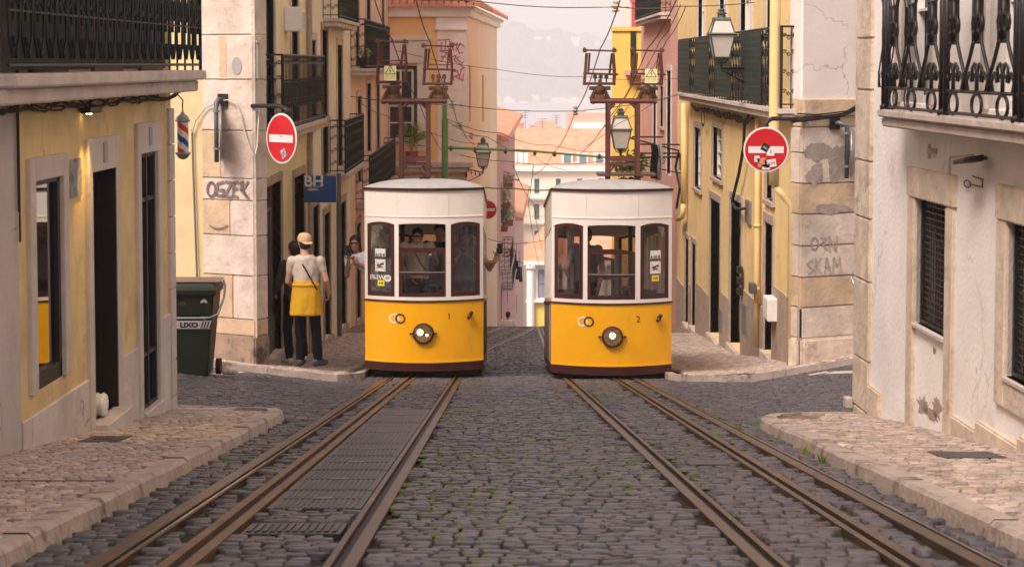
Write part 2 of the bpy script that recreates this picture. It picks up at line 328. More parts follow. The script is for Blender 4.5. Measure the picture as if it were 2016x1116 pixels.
def window(b, fr, o, fmat, nx=2, nz=3, rev=.16, pane=None, fw=.045, name='window'):
    a_, b_, c_, d_ = o[:4]; m = MB(); d0, d1 = -rev-.03, -rev+.03
    m.box(fr, a_, a_+fw, d0, d1, c_, d_); m.box(fr, b_-fw, b_, d0, d1, c_, d_)
    m.box(fr, a_+fw, b_-fw, d0, d1, c_, c_+fw*1.4); m.box(fr, a_+fw, b_-fw, d0, d1, d_-fw, d_)
    for i in range(1, nx): u = a_+(b_-a_)*i/nx; m.box(fr, u-fw*.4, u+fw*.4, d0+.002, d1+.002, c_+fw*1.4, d_-fw)
    for i in range(1, nz): z = c_+(d_-c_)*i/nz; m.box(fr, a_+fw, b_-fw, d0+.004, d1-.004, z-fw*.25, z+fw*.25)
    w = m.build(name, fmat, b)
    g = MB(); g.box(fr, a_+.005, b_-.005, d0-.02, d0-.006, c_+.005, d_-.005); g.build('pane', pane or mPane, w)
    return w
def door(b, fr, o, mat, rev=.16, leaves=2, glaze=False):
    a_, b_, c_, d_ = o[:4]; m = MB(); d0, d1 = -rev-.04, -rev
    m.box(fr, a_, b_, d0, d1, c_, d_)
    n = leaves
    for i in range(n):
        l0 = a_+(b_-a_)*i/n+.03; l1 = a_+(b_-a_)*(i+1)/n-.03; H = d_-c_
        for z0, z1 in ((.06, .3), (.34, .74), (.79, .97)):
            m.box(fr, l0+.04, l1-.04, d1, d1+.015, c_+H*z0, c_+H*z1); m.box(fr, l0+.07, l1-.07, d1+.015, d1+.024, c_+H*z0+.04, c_+H*z1-.04)
    w = m.build('door', mat, b, bevel=.004)
    k = MB(); k.tube([fr.p((a_+b_)/2+.04, d1+.02, c_+1.0), fr.p((a_+b_)/2+.04, d1+.07, c_+1.0), fr.p((a_+b_)/2+.12, d1+.07, c_+1.0)], .01); k.build('handle', mGalv, w)
    return w
def scroll(mb, fn, cu, cz, r, t, flip=1, turns=1.4, n=14):
    pts = []
    for i in range(n+1):
        q = 2*math.pi*turns*i/n; rr = r*(1-.75*i/n); pts.append(fn(cu+flip*rr*math.cos(q), cz+rr*math.sin(q)))
    mb.tube(pts, t, 4)
def railing(b, fr, path, z0, z1, mat, sp=.13, style='bars', t=.009, name='railing'):
    """path: list of (u,d)"""
    m = MB(); H = z1-z0
    for (a0, e0), (a1, e1) in zip(path, path[1:]):
        L = math.hypot(a1-a0, e1-e0); fn = lambda s, z: fr.p(a0+(a1-a0)*s/L, e0+(e1-e0)*s/L, z)
        for z, tt in ((z1, t*1.6), (z0+.06, t*1.1), (z1-.12, t*.9)): m.tube([fn(0, z), fn(L, z)], tt, 6)
        if style == 'ornate': m.tube([fn(0, z0+.30*H), fn(L, z0+.30*H)], t, 4); m.tube([fn(0, z0+.55*H), fn(L, z0+.55*H)], t, 4)
        n = max(1, round(L/sp))
        for i in range(n+1):
            s_ = L*i/n
            m.tube([fn(s_, z0), fn(s_, z1)], t*(1.8 if i in (0, n) else .9), 5)
            if i == n: break
            c = s_+L/n/2; w = L/n
            if style == 'bars':
                m.ring(fn(c, z1-.06), (fn(1, 0)-fn(0, 0)), Vector((0, 0, 1)), w*.4, .05, t*.7, 8, 4)
                for q in (.33, .6): scroll(m, fn, c, z0+H*q, w*.42, t*.6, 1 if i % 2 else -1)
            if style == 'scroll':
                for q in (.18, .42, .66, .86): scroll(m, fn, c-w*.22, z0+H*q, w*.24, t*.7, 1); scroll(m, fn, c+w*.22, z0+H*q+.04, w*.24, t*.7, -1)
            if style == 'slats':
                pass
    return m.build(name, mat, b)
def balcony(b, fr, u0, u1, d, zt, th, rh, smat, rmat, sp=.16, style='bars', lip=.05, name='balcony_slab', endstyle=None):
    m = MB(); m.box(fr, u0, u1, -.05, d, zt-th*.45, zt); m.box(fr, u0+.03, u1-.03, -.05, d-lip, zt-th, zt-th*.45)
    s = m.build(name, smat, b, bevel=.012, seg=2)
    if rh:
        g = .04; r = railing(b, fr, [(u0+g, d-g), (u1-g, d-g)], zt, zt+rh, rmat, sp, style)
        m2 = railing(b, fr, [(u0+g, 0), (u0+g, d-g)], zt, zt+rh, rmat, max(.1, (d-g)/2), endstyle or 'scroll', name='end_railing')
        m3 = railing(b, fr, [(u1-g, 0), (u1-g, d-g)], zt, zt+rh, rmat, max(.1, (d-g)/2), endstyle or 'scroll', name='end_railing')
    return s
def pxop(fr, x0, x1, yt, yb, d=0):
    u0, u1 = fr.ux(x0, d), fr.ux(x1, d); xm = (x0+x1)/2
    return [min(u0, u1), max(u0, u1), fr.hit(xm, yb, d)[1], fr.hit(xm, yt, d)[1]]
# ---------------------------------------------------------------- ground, road, pavements
random.seed(5); rng = np.random.default_rng(5)
def grid(name, xs, ys, zf, mat):
    me = bpy.data.meshes.new(name); vs = [(x, y, zf(x, y)) for y in ys for x in xs]; n = len(xs)
    me.from_pydata(vs, [], [(j*n+i, j*n+i+1, (j+1)*n+i+1, (j+1)*n+i) for j in range(len(ys)-1) for i in range(n-1)])
    for p in me.polygons: p.use_smooth = True
    me.materials.append(mat); o = bpy.data.objects.new(name, me); C.objects.link(o); return structure(o)
ys = [-14+.5*i for i in range(0, 190)]+[82+4*i for i in range(0, 86)]
grid('road', [-9, -7, -5, -4, -3.6, -3.3, -3, -2.4, -1, 0, 1, 2.4, 3, 3.3, 3.6, 4, 5, 7, 9], ys, lambda x, y: gz(x, y)-.03, mJoint)
mGround = pmat('far_ground', (.2, .16, .13), var=.3, vs=.05)
grid('ground', [-1500, -400, -60, -9, 9, 60, 400, 1500], [-60, -14]+[20*i for i in range(0, 21)]+[410, 420], lambda x, y: prof(y)-.12-(.6 if abs(x) < 10 and y < 420 else 0), mGround)
mWater = pmat('river_water', (.3, .32, .34), rough=.25, var=.1, vs=.01, spec=.5)
m = MB(); m.quad((-1500, 395, -45), (1500, 395, -45), (1500, 2420, -45), (-1500, 2420, -45)); structure(m.build('river', mWater))
RL = {'rL1': lambda y: -.672, 'rL2': lambda y: -1.331, 'rL3': lambda y: -1.626,
      'rR1': lambda y: .885+.011*(26.4-y), 'rR2': lambda y: 1.55+.005*(26.4-y), 'rR3': lambda y: 1.82+.0073*(26.4-y)}
def rail_near(x, y):
    if y > 33: return 0
    for k, f in RL.items():
        c = f(y)
        if -.1 < x-c < .1: return 1
    return -1.25 < x < -.72 and (10.3 < y < 20.15 or 9.2 < y < 9.7)
JOINTS = []
def setts(name, inside, x0, x1, y0, y1, sx, sy, zoff, mat, rot=0, kind='structure', hgt=.008, gap=.0042, irr=1):
    V = []; F = []; T = []; cr, sr = math.cos(rot), math.sin(rot); cx0, cy0 = (x0+x1)/2, (y0+y1)/2
    ext = math.hypot(x1-x0, y1-y0)/2 if rot else None
    ya, yb, xa, xb = (y0, y1, x0, x1) if not rot else (cy0-ext, cy0+ext, cx0-ext, cx0+ext)
    y = ya; row = 0
    while y < yb:
        dy = sy*random.uniform(1-.15*irr, 1+.15*irr); x = xa+random.random()*sx; wob = random.random()*6
        while x < xb:
            dx = sx*random.uniform(1-.28*irr, 1+.3*irr); cx, cy = x+dx/2, y+dy/2+.018*irr*math.sin(x*2.3+wob)
            if rot: cx, cy = cx0+(cx-cx0)*cr-(cy-cy0)*sr, cy0+(cx-cx0)*sr+(cy-cy0)*cr
            if inside(cx, cy):
                if name == 'cobbled_road': JOINTS.append((cx-dx/2, cy-dy/2, dx, dy))
                hx, hy = dx/2-gap, dy/2-gap; o = len(V); g = gz(cx, cy)+zoff; k = (gz(cx, cy+.1)-gz(cx, cy-.1))/.2; kx = (gz(cx+.1, cy)-gz(cx-.1, cy))/.2
                h = random.gauss(0, .003*irr); tx, ty = random.gauss(0, .03*irr), random.gauss(0, .03*irr); jit = [(random.uniform(-.006, .006), random.uniform(-.006, .006)) for _ in range(4)]
                for s, dz in ((1.0, -.035), (.94, -hgt*.6), (.82, 0)):
                    for (qx, qy), (jx, jy) in zip(((-1, -1), (1, -1), (1, 1), (-1, 1)), jit):
                        lx, ly = qx*hx*s+jx, qy*hy*s+jy
                        if rot: lx, ly = lx*cr-ly*sr, lx*sr+ly*cr
                        V.append((cx+lx, cy+ly, g+dz+h+(k+ty)*ly+(kx+tx)*lx))
                for r_ in (0, 4):
                    for i in range(4): F.append((o+r_+i, o+r_+(i+1) % 4, o+r_+4+(i+1) % 4, o+r_+4+i))
                F.append((o+8, o+9, o+10, o+11))
                t = random.gauss(1, .2); w = random.gauss(0, .045); T += [(t+w, t, t-w, 1)]*12
            x += dx
        y += dy; row += 1
    me = bpy.data.meshes.new(name); me.from_pydata(V, [], F)
    at = me.attributes.new('tone', 'FLOAT_COLOR', 'POINT'); at.data.foreach_set('color', np.clip(np.array(T, dtype=np.float32), .4, 1.7).ravel())
    for p in me.polygons: p.use_smooth = True
    me.materials.append(mat); o = bpy.data.objects.new(name, me); C.objects.link(o); o['kind'] = kind; return o
def in_road(x, y):
    if y < 18.2 and x < -1.98: return False
    if y < 18.95 and x < -2.15: return False
    if y < 17.1 and x > 2.14: return False
    if y < 18.0 and x > 2.4: return False
    if y > 27.25 and x < -2.08: return False
    if y > 26.95 and x > 2.33: return False
    if (x < -3.0 or x > 3.1) and y < 18.8: return False
    return not rail_near(x, y)
setts('cobbled_road', in_road, -6.5, 7, 7.6, 48.5, .108, .1, 0, mBasalt)
KJ = [.003, -.002, .005, 0, -.003, .004, .001]
def pave(name, outer, kerbline, h=.085):
    """outer: filled strip list [(xa,xb,y)], kerbline polyline along the edge"""
    m = MB(); rows = outer
    for (a0, b0, y0), (a1, b1, y1) in zip(rows, rows[1:]):
        n = 6
        for i in range(n):
            f0, f1 = i/n, (i+1)/n; q = lambda a_, b_, f, y: (a_+(b_-a_)*f, y, gz(a_+(b_-a_)*f, y)+h-.02)
            m.quad(q(a0, b0, f0, y0), q(a0, b0, f1, y0), q(a1, b1, f1, y1), q(a1, b1, f0, y1))
    structure(m.build(name, mJointP))
    k = MB(); pts = [Vector((x, y, 0)) for x, y in kerbline]; w = .13
    # resample
    rs = [pts[0]]
    for a_, b_ in zip(pts, pts[1:]):
        n = max(1, int((b_-a_).length/.5))
        for i in range(1, n+1): rs.append(a_+(b_-a_)*i/n)
    prev = None
    for i, p in enumerate(rs):
        t = (rs[min(i+1, len(rs)-1)]-rs[max(i-1, 0)]).normalized(); nn = Vector((-t.y, t.x, 0))
        e0, e1 = p, p+nn*w; g = gz(p.x, p.y); j = random.uniform(-.004, .004); g2 = gz(e1.x, e1.y)
        cur = [Vector((e0.x-nn.x*.02, e0.y-nn.y*.02, g-.05)), Vector((e0.x+j, e0.y, g+h-.02)), Vector((e0.x+nn.x*.02, e0.y+nn.y*.02, g+h+.002+j)), Vector((e1.x, e1.y, g2+h+.002+j)), Vector((e1.x, e1.y, g2-.05))]
        if prev:
            d_ = (cur[1]-prev[1]).normalized()*.004 if i % 2 else Vector((0, 0, 0)); jz = Vector((0, 0, KJ[(i//2) % 7]))
            A_ = [v+d_+jz for v in prev]; B_ = [v-(cur[1]-prev[1]).normalized()*(.004 if not i % 2 else 0)+jz for v in cur]
            for q in range(4): k.quad(A_[q], B_[q], B_[q+1], A_[q+1])
            (k.quad(*A_) if i % 2 else k.quad(*B_))
        prev = cur
    o = k.build('kerb', mKerb, smooth=False); structure(o)
# kerb polylines run with the pavement on their left
near_l = [(-2.0, -10)]+[(-2.0, y) for y in (0, 10, 17.9)]+[(-2.02, 18.3), (-2.1, 18.6), (-2.3, 18.82), (-2.6, 18.88), (-8, 18.9)]
pave('pavement_left_near', [(-7, -2.05, y) for y in [-10+1.2*i for i in range(24)]]+[(-7, -2.3, 18.4), (-7, -2.6, 18.85)], near_l)
near_r = [(8, 17.95), (2.9, 17.9), (2.55, 17.85), (2.3, 17.6), (2.18, 17.2), (2.15, 16.8), (2.17, 10), (2.2, 0), (2.2, -10)]
pave('pavement_right_near', [(2.2, 7, y) for y in [-10+1.2*i for i in range(23)]]+[(2.3, 7, 17.3), (2.7, 7, 17.85)], near_r)
far_l = [(-9, 27.35), (-3.2, 27.3), (-2.3, 27.3), (-2.12, 27.6), (-2.1, 30), (-2.1, 46), (-1.9, 70)][::-1]
far_l = [(x, y) for x, y in far_l]
pave('pavement_left_far', [(-9, -2.3, 27.4), (-8, -2.2, 27.8)]+[(-6, -2.15, 28+i) for i in range(0, 43)], [(x, y) for x, y in far_l])
far_r = [(2.35, 60), (2.35, 46), (2.35, 30), (2.35, 27.5), (2.5, 27.1), (3.2, 26.95), (9, 27.5)]
pave('pavement_right_far', [(2.5, 9, 27.2), (2.45, 8, 28)]+[(2.45, 7, 29+i) for i in range(0, 40)], far_r[::-1])
def in_pl(x, y): return x < -2.14 and x > -3.6 and (y < 18.2 or (y < 18.75 and x < -2.5))
def in_pr(x, y): return x > 2.33 and x < 3.7 and (y < 16.9 or (y < 17.75 and x > 2.75))
def in_fl(x, y): return y > 27.45 and x < -2.25 and x > (-3.6 if y > 28.1 else -6)
def in_fr(x, y): return y > 27.15+.07*(x-2.35) and x > 2.5 and x < (4.2 if y > 28 else 6)
PH = .085
setts('pavement_setts', in_pl, -3.7, -2.1, 7.6, 18.8, .082, .082, PH, mCalc, hgt=.004, gap=.003, irr=.35, rot=.35)
setts('pavement_setts', in_pr, 2.2, 3.8, 7.6, 17.8, .082, .082, PH, mCalc, hgt=.004, gap=.003, irr=.35, rot=-.3)
setts('pavement_setts', in_fl, -6, -2.2, 27.3, 42, .082, .082, PH, mCalc, hgt=.004, gap=.003, irr=.35, rot=.1)
setts('pavement_setts', in_fr, 2.4, 6, 27, 42, .082, .082, PH, mCalc, hgt=.004, gap=.003, irr=.35, rot=-.1)
from mathutils import noise as NZ
m = MB(); random.seed(31)
for (x, y, dx, dy) in JOINTS:
    if not (7.8 < y < 27 and -2.2 < x < 2.4): continue
    v = NZ.noise((x*1.3, y*.35, 2))+.45*NZ.noise((x*5, y*2.5, 7)); cen = 1-abs(x-.1)/1.1
    if v+.35*cen-(.25 if y < 11 or y > 23 else 0) > .2 and random.random() < .85:
        L_ = dx*random.uniform(.3, .8); w_ = random.uniform(.008, .016); z = gz(x, y)-.001
        n_ = 7; ring_ = [(x+L_*(.5+.5*math.cos(q_))*random.uniform(.85, 1.1), y+w_*math.sin(q_)*random.uniform(.7, 1.3)) for q_ in (2*math.pi*i/n_ for i in range(n_))]
        m.add([(a_, b_, gz(a_, b_)-.008) for a_, b_ in ring_]+[(x+L_/2, y, z+.004)], [(i, (i+1) % n_, n_) for i in range(n_)])
tag(m.build('moss', mMoss), 'green moss growing in the joints of the centre cobbles', 'moss', kind='stuff')
def strip(mb, f, x0, x1, ylist, z0, z1):
    prev = None
    for y in ylist:
        c = f(y); g = gz(c, y); cur = [(c+x0, y, g+z0), (c+x1, y, g+z0), (c+x1, y, g+z1), (c+x0, y, g+z1)]
        if prev:
            for q in range(4): mb.quad(prev[q], prev[(q+1) % 4], cur[(q+1) % 4], cur[q])
        prev = cur
def lerpf(pts):
    def f(y):
        for (a0, b0), (a1, b1) in zip(pts, pts[1:]):
            if y <= a1: t = sstep(a0, a1, y); return b0+(b1-b0)*t
        return pts[-1][1]
    return f
YL = [7+.75*i for i in range(0, 36)]; YF = [33+1.0*i for i in range(0, 18)]
FAR = {'rL1': [(33, -.672), (49, .72)], 'rL2': [(33, -1.331), (50, .55)], 'rL3': [(33, -1.626), (50, .15)], 'rR1': [(33, .812), (50, .78)], 'rR2': [(33, 1.517), (50, 1.3)], 'rR3': [(33, 1.77), (50, 1.45)]}
desc = {'rL1': 'grooved rail between the iron plates and the mossy centre cobbles',
        'rL2': 'orange rusted slotted rail along the left edge of the iron plates', 'rL3': 'outermost brown rail on the left, nearest the left kerb',
        'rR1': 'grooved rail bordering the mossy centre cobbles, below the tram numbered 2', 'rR2': 'middle one of the three rails below the tram numbered 2',
        'rR3': 'outermost brown rail on the right, nearest the right kerb'}
prof_r = {'rL1': ((-.06, -.03, .03), .0, (.014, .072)), 'rL2': ((-.07, -.022, 0), 0, (.022, .075)), 'rL3': ((-.07, .01, 0), 0, (.03, .055)),
          'rR1': ((-.072, -.016, 0), 0, (.026, .055)), 'rR2': ((-.055, -.022, 0), 0, (.022, .07)), 'rR3': ((-.055, .02, 0), 0, (.038, .06))}
for k, f in RL.items():
    t = thing('rail', desc[k], 'rail', (f(20), 20, gz(f(20), 20)), 'rails let into the cobbles')
    a_, _, b_ = prof_r[k]; ff = lerpf(FAR[k])
    m = MB(); strip(m, f, a_[0], a_[1], YL, -.03, .008); strip(m, f, b_[0], b_[1], YL, -.03, .006)
    strip(m, ff, a_[0], a_[1], YF, -.03, .008); strip(m, ff, b_[0], b_[1], YF, -.03, .006)
    m.build('rail_head', mRailO if k == 'rL2' else mRail, t)
    if k in ('rL3', 'rR3'):
        x_ = b_[0]+.004; m = MB(); strip(m, f, x_, x_+.01, YL, 0, .0085); m.build('polished_edge', pmat('polished_steel', (.35, .33, .31), rough=.25, metal=.9), t)
    m = MB(); strip(m, f, a_[1], b_[0], YL, -.04, -.018); strip(m, ff, a_[1], b_[0], YF, -.04, -.018); m.build('groove', mGroove, t)
cuts = [20.1, 17.75, 15.1, 13.9, 12.75, 11.35, 10.35]
plab = ['farthest ribbed iron plate, nearest the tram numbered 1', 'second ribbed iron plate counted from the tram numbered 1', 'short ribbed iron plate in the middle of the row between the left rails', 'ribbed iron plate with a shiny lifting slot', 'large ribbed iron plate with a worn shiny spot', 'nearest ribbed iron plate of the row, at its end by the open cobbles']
for i, (yb, ya) in enumerate(zip(cuts, cuts[1:])):
    m = MB(); x0, x1 = -1.235, -.745; n = 14
    q = lambda x, y, z: (x, y, gz(x, y)+z)
    def pbox(xa, xb, y0, y1, z0, z1): m.hexa([q(xa, y0, z0), q(xb, y0, z0), q(xb, y1, z0), q(xa, y1, z0), q(xa, y0, z1), q(xb, y0, z1), q(xb, y1, z1), q(xa, y1, z1)])
    pbox(x0, x1, ya+.015, yb-.015, -.03, .0)
    for j in range(n):
        w = (x1-x0-.06)/n; xa = x0+.03+j*w
        for (f0, f1) in ((.04, .46), (.52, .96)): pbox(xa+.004, xa+w-.008, ya+(yb-ya)*f0, ya+(yb-ya)*f1, 0, .0035)
    t = tag(m.build('access_plate', mPlate), plab[i], 'iron plate', 'cast iron plates between the left rails')
    m = MB(); yc = (ya+yb)/2
    pbox(-1.04, -.94, yc-.02, yc+.02, .004, .009); m.build('lifting_slot', mGalv, t)
m = MB(); pbox(-1.22, -.76, 9.22, 9.68, -.03, .0)
for j in range(12): pbox(-1.2+j*.036, -1.2+j*.036+.02, 9.28, 9.62, 0, .008)
tag(m.build('drain_grate', mPlate), 'small slotted drain grate between the left rails, nearest the camera', 'drain grate')
m = MB(); pbox(1.2, 1.46, 13.1, 13.5, -.02, .006); tag(m.build('utility_cover', mPlate), 'plain rectangular iron cover between the right rails', 'cover')
m = MB(); yy = 14.3; q = lambda x, y, z: (x, y, gz(x, y)+.085+z)
pbox(-3.0, -2.72, 14.1, 14.7, -.01, .006); pbox(-2.93, -2.8, 14.3, 14.5, .006, .009); tag(m.build('pavement_grate', mPlate), 'dark iron grate in the left pavement below the shop window', 'drain grate')
m = MB(); pbox(2.75, 3.15, 12.6, 13.1, -.01, .006); tag(m.build('pavement_grate', mPlate), 'dark iron cover in the right pavement at the picture edge', 'cover')
m = MB(); pbox(-2.6, -2.14, 11.0, 11.05, -.01, .0045); pbox(-3.2, -2.6, 11.02, 11.06, -.01, .0045); structure(m.build('pavement_gutter', mJointP))
q = lambda x, y, z: (x, y, gz(x, y)+z)
m = MB(); m.hexa([q(-3.72, 25.4, 0), q(-3.58, 25.4, 0), q(-3.46, 26.9, 0), q(-3.62, 26.9, 0), q(-3.72, 25.4, .006), q(-3.58, 25.4, .006), q(-3.46, 26.9, .006), q(-3.62, 26.9, .006)]); structure(m.build('road_marking', mMark))
m = MB(); pts = [P(x, y, 0.001) for x, y in []]
for (xa, ya_), (xb, yb_) in (((4.05, 26.2), (4.2, 26.3)),):
    m.hexa([q(3.95, 26.1, 0), q(4.2, 26.1, 0), q(4.2, 26.35, 0), q(3.95, 26.35, 0), q(3.95, 26.1, .007), q(4.2, 26.1, .007), q(4.2, 26.35, .007), q(3.95, 26.35, .007)])
m.hexa([q(4.1, 25.9, 0), q(4.35, 25.1, 0), q(4.5, 25.2, 0), q(4.25, 26.1, 0), q(4.1, 25.9, .006), q(4.35, 25.1, .006), q(4.5, 25.2, .006), q(4.25, 26.1, .006)])
structure(m.build('road_marking', mMark))
# weeds in the kerb gutter at right
for i, (x, y) in enumerate(((1622, 885), (1652, 902))):
    p = Vector((2.12, 4280/(y-596)*.96, 0)); m = MB()
    for k in range(16):
        an = random.random()*6.28; l = random.uniform(.03, .07); b0 = Vector((p.x+random.uniform(-.02, .02), p.y+random.uniform(-.03, .03), gz(p.x, p.y)-.01))
        b1 = b0+Vector((math.cos(an)*l*.5, math.sin(an)*l*.5, l)); w = Vector((-math.sin(an), math.cos(an), 0))*.008; m.quad(b0-w, b0+w, b1+w*.3, b1-w*.3)
    tag(m.build('weed', mLeafY), ['larger tuft of weed in the gutter at the right kerb', 'smaller, nearer tuft of weed in the gutter at the right kerb'][i], 'weed', 'weeds along the right kerb')
# ---------------------------------------------------------------- LEFT NEAR: shop
L1 = Fr((-3.22, 13.6), (-3.06, 18.6), 1); B = thing('shop_building', 'ochre plastered shop building with pale stone door frames beside the near left pavement', 'building', (-3.3, 16, -1.8))
uL, uR = L1.ux(35), L1.ux(338)
o1 = pxop(L1, 62, 118, 352, 765); o2 = pxop(L1, 175, 222, 335, 820); o3 = pxop(L1, 272, 306, 300, 803)
o1[2] += .02
m = MB(); wall(m, L1, uL, uR, -2.6, 10, [o1, o2, o3], .2); m.build('wall', mOchre, B); body_block(B, L1, uL, uR, -2.6, 10, 6, mOchre)
zp = L1.hit(145, 764)[1]
m = MB()
for a_, b_ in ((uL, o1[0]-.14), (o1[0]-.14, o1[1]+.15), (o1[1]+.15, o2[0]-.13), (o2[1]+.13, o3[0]-.13)):
    m = MB(); m.box(L1, a_, b_, -.02, .02, -2.6, zp if a_ != o1[0]-.14 else min(zp, o1[2])); m.build('plinth', mPlinth, B, bevel=.008)
m = MB(); m.box(L1, o3[1]+.13, uR-.2, -.02, .02, -2.6, zp+.12); m.build('plinth', mPlinth, B, bevel=.008)
for o, wd, nm in ((o1, .14, 'window_surround'), (o2, .13, 'door_surround'), (o3, .13, 'door_surround')):
    m = MB(); top = o[3]+(.16 if o is o1 else .26)
    bt = o[2] if o is o1 else -2.4
    m.box(L1, o[0]-wd, o[0], -.19, .035, bt, top); m.box(L1, o[1], o[1]+wd, -.19, .035, bt, top); m.box(L1, o[0], o[1], -.19, .036, o[3], top)
    s = m.build(nm, mTrim, B, bevel=.006)
    if o is not o1:
        m = MB(); c = (o[0]+o[1])/2; m.box(L1, c-.06, c+.06, .036, .045, o[3]+.06, top-.04); n_ = m.build('number_plaque', mGalv, s, bevel=.004)
m = MB()
for i in range(9):
    z0 = -2.3+i*.33; m.box(L1, uR-.19, uR+.02, -.15, .03, z0, z0+.322)
m.build('corner_stones', mTrim, B, bevel=.006)
# shop window 1 with dark frame, door opening, glazed door 3
m = MB(); f = .035
m.box(L1, o1[0], o1[1], -.05, -.0, o1[2], o1[2]+.12); m.box(L1, o1[0], o1[1], -.05, -.0, o1[3]-f, o1[3]); m.box(L1, o1[0], o1[0]+f, -.05, -.0, o1[2], o1[3]); m.box(L1, o1[1]-f*2, o1[1], -.05, .0, o1[2], o1[3])
w = m.build('shop_window', mIronB, B); m = MB(); m.box(L1, o1[0], o1[1], -.035, -.03, o1[2], o1[3]); m.build('pane', mMirrorPane, w)
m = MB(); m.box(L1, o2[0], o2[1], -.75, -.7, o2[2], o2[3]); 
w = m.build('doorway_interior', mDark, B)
m = MB(); m.box(L1, o2[0], o2[0]+.05, -.2, -.12, o2[2], o2[3]-.12); m.box(L1, o2[1]-.05, o2[1], -.2, -.1, o2[2], o2[3]-.12); m.box(L1, o2[0], o2[1], -.18, -.12, o2[3]-.14, o2[3])
m.box(L1, o2[1]-.09, o2[1]-.05, -.7, -.14, o2[2], o2[3]-.14); m.box(L1, o2[1]-.03, o2[1], -.19, .03, o2[2], o2[3]); w = m.build('door', mIronB, B)
m = MB(); m.box(L1, o2[0]+.05, o2[1]-.05, -.15, -.14, o2[3]-.12, o2[3]-.01); m.build('fanlight', mPane, w)
m = MB(); m.box(L1, o2[0]-.02, o2[1]+.02, -.7, .14, o2[2]-.25, o2[2]); m.build('doorstep', mTrim, B, bevel=.01)
m = MB()
for a_, b_ in ((o3[0], o3[0]+.04), (o3[1]-.05, o3[1]), ((o3[0]+o3[1])/2-.02, (o3[0]+o3[1])/2+.02)): m.box(L1, a_, b_, -.06, -.0, o3[2], o3[3])
for z0 in (o3[2], o3[2]+.45, o3[3]-.42, o3[3]-.04): m.box(L1, o3[0], o3[1], -.059, -.005, z0, z0+.035)
w = m.build('glazed_door', mIronB, B); m = MB(); m.box(L1, o3[0], o3[1], -.04, -.035, o3[2], o3[3]); m.build('pane', mMirrorPane, w)
m = MB(); m.box(L1, o3[0]-.02, o3[1]+.05, -.12, .06, o3[2]-.25, o3[2]); m.build('doorstep', mTrim, B, bevel=.01)
# upper doors behind the balcony
ub = [(uL+.3, uL+1.3, 1.0, 3.3), (uL+2.1, uL+3.1, 1.0, 3.3), (uL+3.8, uL+4.7, 1.0, 3.3)]
for o in ub: window(B, L1, o, mWood, 2, 3, rev=.0, name='balcony_door')
u0 = L1.ux(30, .34); u1 = L1.ux(405, .34)
zt = L1.hit(220, 142, .34)[1]
balcony(B, L1, u0, u1, .36, zt, .19, 0, mSlab, mIron, lip=.07)
def lyre(mb, fr, c, w, d, z0, t):
    U = fr.u; Z = Vector((0, 0, 1)); fn = lambda uu, z: fr.p(uu, d, z)
    for s in (-1, 1):
        mb.tube([fn(c+s*w*.45, z0+1.0), fn(c+s*w*.45, z0+.42), fn(c+s*w*.38, z0+.2), fn(c+s*w*.12, z0+.08), fn(c, z0+.14), fn(c+s*w*.1, z0+.2)], t, 5)
        mb.tube([fn(c+s*w*.45, z0+.6), fn(c+s*w*.2, z0+.52), fn(c+s*w*.12, z0+.44), fn(c+s*w*.28, z0+.4)], t*.8, 5)
        mb.tube([fn(c+s*w*.3, z0+.95), fn(c+s*w*.25, z0+.7)], t*1.3, 5)
    mb.tube([fn(c, z0+.3), fn(c, z0+1.0)], t*1.1, 5); mb.tube([fn(c-w*.5, z0+.36), fn(c+w*.5, z0+.36)], t*.8, 4)
m = MB(); n = 22; w_ = (u1-u0)/n
for i in range(n): lyre(m, L1, u0+w_*(i+.5), w_, .31, zt+.02, .011)
m.tube([L1.p(u0, .31, zt+.05), L1.p(u1-.02, .31, zt+.05)], .012); m.tube([L1.p(u0, .31, zt+1.0), L1.p(u1-.02, .31, zt+1.0)], .02)
m.tube([L1.p(u1-.03, .31, zt), L1.p(u1-.03, .31, zt+1.0)], .016); m.build('railing', mIron, B)
m = MB()
for k in range(5): m.tube([L1.p(u1-.03, .31-.07*k, zt), L1.p(u1-.03, .31-.07*k, zt+1.0)], .01)
m.build('end_railing', mIron, B)
m = MB(); m.box(L1, u0+.05, u0+2.2, .26, .265, zt+.02, zt+1.0); m.box(L1, u0+2.2, u1-.2, .02, .025, zt+.02, zt+1.3); m.build('netting_and_shade_sheets', pmat('dark_netting_and_shade', (.03, .03, .026), var=.4, vs=4), B)  # netting at one end; dark sheets also paint in the shade behind the railing
# wires under slab
def wavy(fr, ua, ub, d, za, zb, sag, n, r, mat, name, parent=None, loops=3, seed=1):
    random.seed(seed); m = MB()
    for k in range(loops):
        pts = []
        for i in range(n+1):
            t = i/n; pts.append(fr.p(ua+(ub-ua)*t, d+random.uniform(0, .02), za+(zb-za)*t-sag*abs(math.sin(t*math.pi*(3+k)))*random.uniform(.6, 1.2)+random.uniform(-.008, .008)))
        m.tube(pts, r, 5)
    return m.build(name, mat, parent)
t = wavy(L1, u0+.1, uR+.1, .05, zt-.2, zt-.2, .06, 30, .008, mWire, 'cable_bundle', loops=4); tag(t, 'tangled dark cables sagging under the left balcony slab', 'cables')
t = thing('barber_pole', 'red white and blue striped barber pole hanging from the ochre corner', 'barber pole', P(360, 270, 18.75))
c = P(360, 270, 18.75); h = .2; r = .052
mbs = [MB(), MB(), MB()]; n = 40; k = 36
